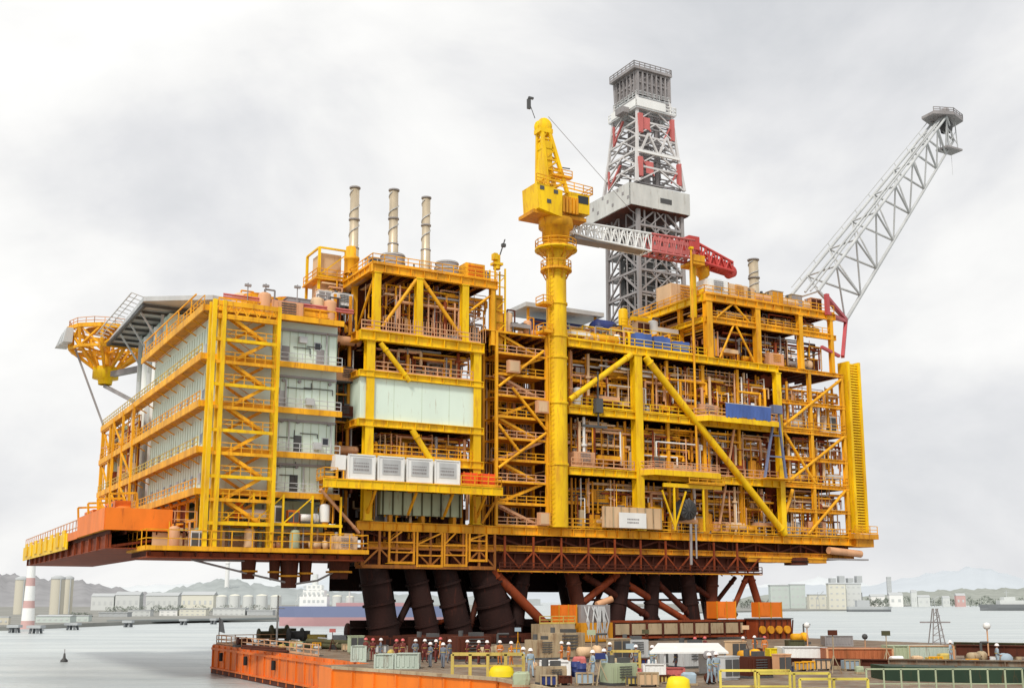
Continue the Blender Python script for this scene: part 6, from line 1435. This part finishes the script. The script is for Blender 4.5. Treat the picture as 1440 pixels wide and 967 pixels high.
# blue drum
for px, py, m, lab in ((810, 952, DBL, 'dark blue drum between the white slatted box and the workers'), (818, 955, DBL, 'dark blue drum nearest to the pale blue workers'), (896, 936, BRN, 'rust brown drum behind the faded red box')):
    g = G(px, py, ZD); t = thing('steel_drum', lab, 'drum', g, None, 'W'); MB().lathe((g[0], g[1], ZD + .05), [(.01, 0), (.3, 0), (.3, .3), (.32, .32), (.3, .34), (.3, .6), (.32, .62), (.3, .64), (.3, .95), (.01, .93)], 16).build('shell', m, t); MB().tube((g[0] + .15, g[1], ZD + .98), (g[0] + .15, g[1], ZD + 1.02), .04, 8).build('bung', LGR, t)
# long stacked beams to the right
for i, (px0, px1, py, m, h, lab) in enumerate(((1102, 1250, 940, BRN, .5, 'rusty long beam lying in front of the white container'), (1250, 1500, 944, DECKM, .6, 'dark long beam lying along the lower right deck'), (1345, 1520, 926, BRN, .9, 'thick rusty girder stack at the right edge, front one'), (1342, 1520, 917, OLV, .7, 'olive girder stack at the right edge, rear one'))):
    g0, g1 = G(px0, py, ZD), G(px1, py + (px1 - px0) * .018, ZD); t = thing('steel_girder', lab, 'girder', g0, None, 'W'); MB().ibeam((g0[0], g0[1], ZD + .3 + h / 2), (g1[0], g1[1], ZD + .3 + h / 2), h, .4, .07, 1.8).build('girder', m, t); k = MB()
    for f in (.1, .5, .9): k.cbox(g0[0] + (g1[0] - g0[0]) * f, g0[1] + (g1[1] - g0[1]) * f, ZD + .06, .4, .7, .24)
    k.build('dunnage', TAN, t)
g0, g1 = G(1225, 953, ZD), G(1560, 962, ZD); t = thing('green_hull_section', 'dark green painted steel block along the lower right edge', 'steel block', g0, None, 'W')
MB().hexa([(g0[0], g0[1] - 3, ZD + .06), (g1[0], g1[1] - 3, ZD + .06), (g1[0], g1[1], ZD + .06), (g0[0], g0[1], ZD + .06), (g0[0], g0[1] - 3, ZD + .9), (g1[0], g1[1] - 3, ZD + .9), (g1[0], g1[1], ZD + .9), (g0[0], g0[1], ZD + .9)]).build('shell', DGN, t)
k = MB()
for i in range(12): x = g0[0] + 1 + i * 1.6; k.box(x, x + .12, g0[1] - 3.15, g0[1] - 3.01, ZD + .1, ZD + .95)
k.build('stiffener', DECKM, t)
# lattice lamp mast on the right, thin posts with round lamps
g = G(1318, 912, ZD); t = thing('lattice_mast', 'thin grey lattice mast with cross arm standing against the water', 'mast', g, None, 'W'); k = MB(); zt = D(1318, 855, g[1])[2]
for x in (-.7, .7):
    for y in (-.7, .7): k.bar((g[0] + x, g[1] + y, ZD), (g[0] + x * .25, g[1] + y * .25, zt), .09)
for i in range(6): f = i / 6; z = ZD + (zt - ZD) * f; w_ = .7 - .52 * f; z2 = ZD + (zt - ZD) * (f + 1 / 6); k.bar((g[0] - w_, g[1] - w_, z), (g[0] + w_, g[1] - w_, z2), .06); k.bar((g[0] - w_, g[1] - w_, z), (g[0] + w_, g[1] - w_, z), .06)
k.build('lattice', GRY, t); MB().bar((g[0] - 1.6, g[1], ZD + (zt - ZD) * .66), (g[0] + 1.5, g[1], ZD + (zt - ZD) * .66), .14).build('cross_arm', GRY, t)
for px, pyb, pyt, m, lab in ((1391, 928, 884, WHT, 'slim post with round white lamp near the right edge'), (1136, 912, 882, WHT, 'slim post with round white lamp behind the white container'), (1217, 911, 898, DGR, 'short post with dark round head right of the generator set')):
    g = G(px, pyb, ZD); zt = D(px, pyt, g[1])[2]; t = thing('deck_lamp', lab, 'lamp', g, None, 'W'); MB().tube((g[0], g[1], ZD), (g[0], g[1], zt), .06, 8).build('post', PNK, t); MB().lathe((g[0], g[1], zt), [(.01, -.05), (.22, .02), (.32, .25), (.22, .48), (.01, .55)], 12).build('globe', m, t)
g = G(304, 906, ZD)
t = thing('flag_post', 'grey draped flag on a short post at the barge corner', 'flag', (5.6, 14.2, ZD)); MB().tube((5.6, 14.2, ZD), (5.6, 14.2, ZD + 3), .06, 6).build('post', GRY, t); k = MB()
k.hexa([(5.66, 14.2, ZD + 1.4), (6.3, 14.2, ZD + 1.2), (6.3, 14.3, ZD + 1.2), (5.66, 14.3, ZD + 1.4), (5.66, 14.2, ZD + 2.9), (6.0, 14.2, ZD + 2.7), (6.0, 14.3, ZD + 2.7), (5.66, 14.3, ZD + 2.9)]); k.build('flag', H_GRY, t)
# small buoy
g = G(90, 930, 0); t = thing('buoy', 'small dark buoy floating on the open water at left', 'buoy', g, None, 'W'); MB().lathe((g[0], g[1], 0), [(.01, -.3), (.45, -.2), (.5, .2), (.2, .5), (.12, 1.1), (.01, 1.2)], 12).build('float', DGR, t); MB().tube((g[0], g[1], 1.1), (g[0], g[1], 1.7), .05, 6).build('marker', GRY, t)
# red/white vertical fire post near the quarters
t = thing('extinguisher_cabinet', 'small red fire cabinet beside the stair tower on the quarters front', 'fire cabinet', (6.6, -.6, 19.4)); MB().box(6.4, 7.0, -.7, -.2, 19.5, 21.3).build('body', RED, t); MB().box(6.46, 6.94, -.74, -.705, 19.7, 21).build('door', PRED, t)

# ================================================================ PEOPLE
def make_body(name, pose_=0, mats=None):
    """continuous skinned figure, about 1.75 m; origin at the feet"""
    J = {}; E_ = []
    def j(n, p, r, parent=None):
        J[n] = (len(J), p, r)
        if parent: E_.append((J[parent][0], J[n][0]))
    j('pelvis', (0, 0, .95), .155); j('waist', (0, 0, 1.1), .15, 'pelvis'); j('chest', (0, .0, 1.3), .175, 'waist'); j('neckb', (0, .01, 1.46), .085, 'chest'); j('neck', (0, 0, 1.53), .058, 'neckb'); j('head', (0, -.02, 1.62), .1, 'neck'); j('crown', (0, -.01, 1.72), .075, 'head')
    sw = .12 * (pose_ % 3 - 1)
    for s_, n in ((-1, 'l'), (1, 'r')):
        j(n + 'sh', (s_ * .19, 0, 1.41), .075, 'chest')
        if pose_ == 2 and s_ > 0: el, wr = (s_ * .27, -.12, 1.2), (s_ * .2, -.36, 1.32)
        elif pose_ == 1: el, wr = (s_ * .27, .05, 1.14), (s_ * .15, -.16, 1.02)
        else: el, wr = (s_ * .26, .03, 1.14), (s_ * .27, -.06, .89)
        j(n + 'el', el, .05, n + 'sh'); j(n + 'wr', wr, .035, n + 'el')
        j(n + 'hip', (s_ * .1, 0, .86), .105, 'pelvis'); j(n + 'kn', (s_ * .12, -.03 + s_ * sw * .5, .48), .07, n + 'hip'); j(n + 'an', (s_ * .13, .02 + s_ * sw, .09), .05, n + 'kn'); j(n + 'toe', (s_ * .15, -.15 + s_ * sw, .04), .04, n + 'an')
    me = bpy.data.meshes.new(name); me.from_pydata([J[n][1] for n in J], E_, []); o = bpy.data.objects.new(name, me); C.objects.link(o)
    sk = o.modifiers.new('skin', 'SKIN'); sk.use_smooth_shade = True; ly = me.skin_vertices[0].data if me.skin_vertices else None
    if ly is None:
        bpy.context.view_layer.objects.active = o; o.select_set(True); me.attributes.new('x', 'FLOAT', 'POINT'); ly = me.skin_vertices[0].data
    for n in J: ly[J[n][0]].radius = (J[n][2], J[n][2] * (.75 if n in ('chest', 'waist', 'pelvis') else 1)); ly[J[n][0]].use_root = (n == 'pelvis')
    ss = o.modifiers.new('sub', 'SUBSURF'); ss.levels = 1; ss.render_levels = 1
    dg = bpy.context.evaluated_depsgraph_get(); out = bpy.data.meshes.new_from_object(o.evaluated_get(dg)); bpy.data.objects.remove(o)
    k = MB(); k.v = [tuple(v.co) for v in out.vertices]
    for p in out.polygons:
        zc = sum(out.vertices[i].co.z for i in p.vertices) / len(p.vertices); xc = abs(p.center.x); yc = p.center.y
        wrz = J['rwr'][1]; d = min((Vector((xc, yc, zc)) - Vector((abs(J[q][1][0]), J[q][1][1], J[q][1][2]))).length for q in ('lwr', 'rwr'))
        k.mat(1 if (zc > 1.5 or d < .05) else 2 if zc < .12 else 0); k.face(list(p.vertices), True)
    for q in ('l', 'r'):   # hands with five fingers
        w0 = Vector(J[q + 'wr'][1]); e0 = Vector(J[q + 'el'][1]); d = (w0 - e0).normalized(); side = d.cross(Vector((1, 0, 0))).normalized(); k.mat(1)
        k.bar(w0, w0 + d * .09, .03, .075)
        for f_, l_ in ((-.028, .055), (-.009, .07), (.01, .075), (.028, .062)):
            a = w0 + d * .085 + side * f_; b_ = a + d * l_ * .55; k.tube(a, b_, .0095, 5); k.tube(b_, b_ + d * l_ * .4 + Vector((0, -.012, 0)), .008, 5)
        k.tube(w0 + d * .03 - side * .03, w0 + d * .075 - side * .065, .011, 5)
    k.mat(1); k.tube((0, -.125, 1.625), (0, -.145, 1.6), .014, 5)
    for s_ in (-1, 1): k.cbox(s_ * .098, 0, 1.59, .02, .04, .06)
    k.mat(2)
    for s_ in (-1, 1): k.cbox(s_ * .035, -.118, 1.63, .022, .01, .014)
    k.cbox(0, -.112, 1.565, .05, .012, .008)
    return k
def person_proto(pose_, suit, helmet, label):
    t = thing('person', label, 'person', (0, 0, 0), None, 'L')
    b_ = make_body('body', pose_).build('body', [suit, SKN, BLK], t)
    h = MB().lathe((0, -.01, 1.66), [(.175, 0), (.145, .02), (.135, .08), (.1, .14), (.05, .165), (.01, .17)], 16).build('helmet', helmet, t)
    q = MB().lathe((0, 0, 1.12), [(.2, 0), (.205, .045)], 16); q.v = [(x, y * .82, z) for x, y, z in q.v]; v = q.build('reflective_band', FYL if suit is not ORC else WHT, t)
    CH_[t.name] = [b_, h, v]
    return t
NAV = paint('dark_red_coverall', (.16, .035, .03), .8, .2, 0); GRC = paint('grey_coverall', (.16, .18, .22), .8, .2, 0); ORC = paint('orange_coverall', (.6, .2, .05), .8, .2, 0)
protos = {}
def person(px, py, pose_, suit, helm, rz, label, z=ZD + .06):
    key = (pose_, suit.name, helm.name); g = G(px, py, z)
    if key not in protos: protos[key] = person_proto(pose_, suit, helm, label); place_local(protos[key], g, rz); return
    dup(protos[key], g, rz, label)
SN = {'dark_red_coverall': 'dark red', 'grey_coverall': 'grey', 'orange_coverall': 'orange'}
row = [(514, 928, 0, NAV, HELR), (524, 929, 1, NAV, HELR), (535, 929, 0, GRC, HELP), (557, 931, 2, NAV, HELR), (566, 930, 0, NAV, HELR), (584, 931, 1, GRC, HELP), (597, 931, 0, NAV, HELP), (613, 932, 1, NAV, HELP), (619, 927, 0, ORC, HELR), (632, 932, 0, GRC, HELP), (657, 933, 2, NAV, HELP), (673, 934, 1, NAV, HELP), (685, 934, 0, NAV, HELP), (703, 934, 1, ORC, HELP), (719, 936, 0, ORC, HELP)]
for i, (px, py, ps, su, he) in enumerate(row): person(px, py, ps, su, he, R.uniform(-2, 2), 'person in %s coveralls, %s helmet, %s from left in row below legs' % (SN[su.name], 'red' if he is HELR else 'white', ORD[i]))
for px, py, ps, su, he, lab in ((746, 952, 0, PBL, HELP, 'person in pale blue coveralls standing by the faded yellow barrier'), (736, 949, 1, PBL, HELP, 'person in pale blue coveralls just left of the one by the barrier'), (834, 956, 1, PBL, HELP, 'person in pale blue coveralls, left of the pair beside the blue drums'), (850, 953, 0, PBL, HELP, 'person in pale blue coveralls, right of the pair beside the blue drums'), (605, 938, 1, GRC, HELP, 'person in grey coveralls beside the largest pale sage box'), (623, 939, 0, GRC, HELP, 'person in grey coveralls left of the faded yellow barrier'),
                               (800, 938, 0, ORC, HELP, 'person in orange coveralls behind the white slatted box, right'), (790, 936, 1, ORC, HELP, 'person in orange coveralls behind the white slatted box, left'), (858, 938, 2, GRC, HELP, 'person in grey coveralls with one arm raised, behind the pale blue pair'), (895, 944, 0, GRC, HELP, 'person in grey coveralls behind the left faded red box'), (918, 945, 1, PBL, HELP, 'person in pale blue coveralls behind the small bright white box'), (951, 948, 0, GRC, HELP, 'person in grey coveralls under the left side of the canopy'), (998, 962, 0, PBL, HELP, 'person in pale blue coveralls at the bottom, under the canopy'), (1008, 960, 1, PBL, HELP, 'person in pale blue coveralls at the right canopy post'),
                               (1046, 925, 0, ORC, HELP, 'person in orange coveralls in front of the winch block, left'), (1062, 923, 1, ORC, HELP, 'person in orange coveralls in front of the winch block, middle'), (1076, 924, 0, ORC, HELR, 'person in orange coveralls with red helmet by the winch block'), (978, 926, 0, NAV, HELR, 'person in dark red coveralls below the skid beam, left'), (992, 925, 1, NAV, HELR, 'person in dark red coveralls below the skid beam, right'), (1338, 934, 0, PBL, HELP, 'person in pale blue coveralls near the wide dull sage container'), (1404, 941, 1, PBL, HELP, 'person in pale blue coveralls near the right edge beams')):
    person(px, py, ps, su, he, R.uniform(-1.5, 1.5), lab)
# clutter crates and machines on the deck between people
def deck_fill(items):
    for kind, px, py, s, m, lab in items:
        u, v, _ = GP(px, py, ZD + .06); equip(kind, u, v, ZD + .06, s, m, DGR, lab)
deck_fill([('cabinet', 500, 918, 1.5, GRN, 'pale green cabinet behind the leftmost sage box'), ('enclosure', 600, 925, 1.8, BRN, 'rust brown enclosure behind the workers row, left'), ('enclosure', 660, 928, 2.0, BRN, 'rust brown enclosure behind the faded yellow barrier, left'), ('pump_skid', 690, 930, 1.8, TAN, 'tan pump skid behind the faded yellow barrier'), ('enclosure', 762, 926, 1.6, TAN, 'tan louvred enclosure behind the white slatted box'), ('enclosure', 790, 925, 2.2, TAN, 'tan enclosure under the orange power pack'), ('pump_skid', 830, 930, 1.8, BEI, 'beige pump skid behind the pale blue pair'), ('cabinet', 870, 932, 1.8, TAN, 'tan cabinet right of the pale blue pair'), ('enclosure', 888, 926, 1.6, LGR, 'light grey enclosure behind the faded red box'), ('cabinet', 940, 935, 1.4, LGR, 'light grey cabinet under the canopy left end'), ('enclosure', 970, 938, 1.7, LGR, 'light grey enclosure under the canopy middle'), ('cabinet', 1035, 932, 1.6, BEI, 'beige cabinet right of the canopy'), ('pump_skid', 1055, 934, 1.6, YEO, 'orange yellow pump skid right of the canopy'), ('pump_skid', 1125, 905, 1.8, YEO, 'orange yellow pump skid behind the white container'), ('cabinet', 1100, 948, 1.2, PNK, 'pinkish cabinet behind the yellow barrier frames'), ('enclosure', 1060, 952, 1.3, BRN, 'rust brown enclosure inside the yellow barrier frames'), ('pump_skid', 1375, 935, 1.4, TAN, 'tan pump skid between the stacked beams'), ('cabinet', 1025, 955, 1.3, LGR, 'light grey cabinet beside the leftmost bottom barrier'), ('enclosure', 870, 962, 1.2, GRN, 'pale green enclosure at the bottom edge left of centre'), ('enclosure', 775, 962, 1.0, TAN, 'tan enclosure at the bottom edge below the white slatted box')])

def heap(kind, g, sz, m, m2, label, rr):
    x, y, z = g; t = thing(kind, label, kind.replace('_', ' '), g, None, 'W')
    if kind == 'crate':
        h = sz * .8; MB().box(x, x + sz * 1.3, y, y + sz, z + .12, z + h).build('body', m, t); k = MB()
        for i in range(4): k.box(x + i * sz * .4, x + i * sz * .4 + .09, y - .05, y - .003, z + .1, z + h + .03)
        k.box(x, x + sz * 1.3, y - .06, y + .1, z + h + .002, z + h + .08); k.build('batten', m2, t)
        MB().box(x, x + .15, y, y + sz, z, z + .119).box(x + sz * 1.15, x + sz * 1.3, y, y + sz, z, z + .119).build('skid', TAN, t)
    elif kind == 'cable_drum':
        r = sz * .5; MB().lathe((x, y, z + r), [(.01, 0), (r, 0), (r, .12), (r * .6, .14), (r * .6, sz * .6), (r, sz * .62), (r, sz * .62 + .12), (.01, sz * .62 + .12)], 18, 'y').build('drum', m, t)
        MB().lathe((x, y + .16, z + r), [(r * .62, 0), (r * .82, .02), (r * .82, sz * .56 - .04), (r * .62, sz * .56)], 18, 'y').build('cable', m2, t)
    elif kind == 'wrapped_pallet':
        NN = 12; k = MB()
        for rf, zf in ((.5, 0), (.53, .4), (.5, .78), (.42, .9), (.1, .93)):
            for a_ in range(NN): th = 2 * math.pi * a_ / NN; q = rf * (1 + rr.uniform(-.07, .07)); k.v.append((x + sz * q * math.copysign(abs(math.cos(th)) ** .3, math.cos(th)), y + sz * q * math.copysign(abs(math.sin(th)) ** .3, math.sin(th)), z + .12 + sz * .8 * zf * (1 + rr.uniform(-.05, .05))))
        for j_ in range(4):
            for a_ in range(NN): b2 = (a_ + 1) % NN; k.face([j_ * NN + a_, j_ * NN + b2, (j_ + 1) * NN + b2, (j_ + 1) * NN + a_])
        k.face([4 * NN + a_ for a_ in range(NN)]); k.build('wrap', m, t); MB().cbox(x, y, z, sz * 1.15, sz * 1.1, .12).build('pallet', TAN, t)
    elif kind == 'tripod_light':
        k = MB()
        for a_ in range(3): k.bar((x + .5 * math.cos(a_ * 2.1), y + .5 * math.sin(a_ * 2.1), z), (x, y, z + 1.2), .05)
        k.bar((x, y, z + 1.2), (x, y, z + 2.6 * sz), .06).build('stand', m2, t); MB().cbox(x, y, z + 2.6 * sz, .6, .2, .35).build('lamp_head', m, t)
rr = random.Random(77)
MM = [(PBL, 'pale blue'), (LGR, 'light grey'), (WHT, 'white'), (TAN, 'tan'), (BRN, 'rust brown'), (PRED, 'faded red'), (OLV, 'olive'), (GRN, 'pale green'), (FYL, 'faded yellow'), (BEI, 'beige'), (DBL, 'dark blue')]
for where, a, b_, py, n in (('row behind the workers, below the legs', 520, 735, 920, 13), ('row in front of the barge stern winches', 385, 492, 912, 7), ('row between barrier and canopy', 742, 930, 941, 11), ('row along the bottom edge', 720, 1005, 963, 12), ('row under the skid beam', 850, 1080, 921, 13), ('row behind the yellow barrier frames', 1015, 1215, 945, 11), ('row at the lower right beams', 1235, 1430, 936, 9)):
    its = []
    for i in range(n): its.append((rr.choice(['crate', 'crate', 'crate', 'cable_drum', 'wrapped_pallet', 'tripod_light']), a + (b_ - a) * (i + rr.uniform(.2, .8)) / n, py + rr.uniform(-3, 3), rr.uniform(.5, 1.0), rr.choice(MM), rr.choice([TAN, BRN, DGR, YEO])))
    seen = {}
    for kd, px, py_, sz, (m, cn), m2 in its:
        tot = sum(1 for q in its if q[0] == kd and q[4][1] == cn); seen[(kd, cn)] = seen.get((kd, cn), 0) + 1; nm = cn + ' ' + {'crate': 'battened crate', 'cable_drum': 'cable drum', 'wrapped_pallet': 'wrapped pallet load', 'tripod_light': 'tripod work light'}[kd]
        heap(kd, G(px, py_, ZD + .06), sz, m, m2, (nm + ' in the ' + where) if tot == 1 else '%s, %s from left in the %s' % (nm, ORD[seen[(kd, cn)] - 1], where), rr)
KEEP = {'panel_seam', 'louvre', 'corrugation', 'lettering', 'rib', 'stiffener', 'picket_guard', 'small_pipework', 'web_member', 'railing', 'rail', 'body', 'helmet', 'hull', 'rubbing_strake', 'wall_rib', 'deck', 'batten', 'lattice', 'inner_framing', 'safety_net', 'travelling_gear', 'opening', 'stair_flight', 'frame', 'truss', 'strake', 'crown_block', 'hose'}
def separate(o):
    """give every separate piece of a part an object of its own"""
    me = o.data; n = len(me.vertices); par = list(range(n))
    def f(a):
        while par[a] != a: par[a] = par[par[a]]; a = par[a]
        return a
    for p in me.polygons:
        vs = p.vertices; a = f(vs[0])
        for v in vs[1:]:
            b = f(v)
            if a != b: par[b] = a
    bb = {}
    for v in me.vertices:
        r = f(v.index); c = v.co; b = bb.get(r)
        if b is None: bb[r] = [*c, *c]
        else:
            for i in range(3): b[i] = min(b[i], c[i]); b[3 + i] = max(b[3 + i], c[i])
    ks = list(bb); Lb = [bb[q] for q in ks]
    if len(Lb) < 2 or len(Lb) > 400: return
    g = list(range(len(Lb)))
    def h(a):
        while g[a] != a: a = g[a]
        return a
    for i in range(len(Lb)):
        for j in range(i):
            A_, B_ = Lb[i], Lb[j]
            if all(A_[q] - .08 <= B_[3 + q] and B_[q] - .08 <= A_[3 + q] for q in range(3)):
                a, b = h(i), h(j)
                if a != b: g[a] = b
    grp = {ks[i]: h(i) for i in range(len(Lb))}; cl = sorted(set(grp.values()))
    if len(cl) < 2 or len(cl) > 90: return
    nm = o.name.split('.')[0]; ch = kids_of.get(o.name, [])
    polys = {c: [] for c in cl}
    for p in me.polygons: polys[grp[f(p.vertices[0])]].append(p)
    co = [tuple(v.co) for v in me.vertices]; first = True
    for c in cl:
        mp_ = {}; vv = []; ff = []; sm = []; mi = []
        for p in polys[c]:
            idx = []
            for v in p.vertices:
                if v not in mp_: mp_[v] = len(vv); vv.append(co[v])
                idx.append(mp_[v])
            ff.append(idx); sm.append(p.use_smooth); mi.append(p.material_index)
        m2 = bpy.data.meshes.new(nm); m2.from_pydata(vv, [], ff); m2.polygons.foreach_set('use_smooth', sm); m2.polygons.foreach_set('material_index', mi)
        for mt in me.materials: m2.materials.append(mt)
        m2.update()
        if first: o.data = m2; first = False
        else: q = bpy.data.objects.new(nm, m2); C.objects.link(q); q.parent = o.parent; q.location = o.location
kids_of = {}
for o in C.objects:
    if o.parent: kids_of.setdefault(o.parent.name, []).append(o)
for o in list(C.objects):
    if o.type == 'MESH' and o.parent and o.name not in kids_of and o.name.split('.')[0] not in KEEP: separate(o)
for o in list(C.objects):
    if o.name.split('.')[0] == 'frame' and o.parent and o.parent.name.split('.')[0] in ('power_pack', 'access_scaffold'): separate(o)
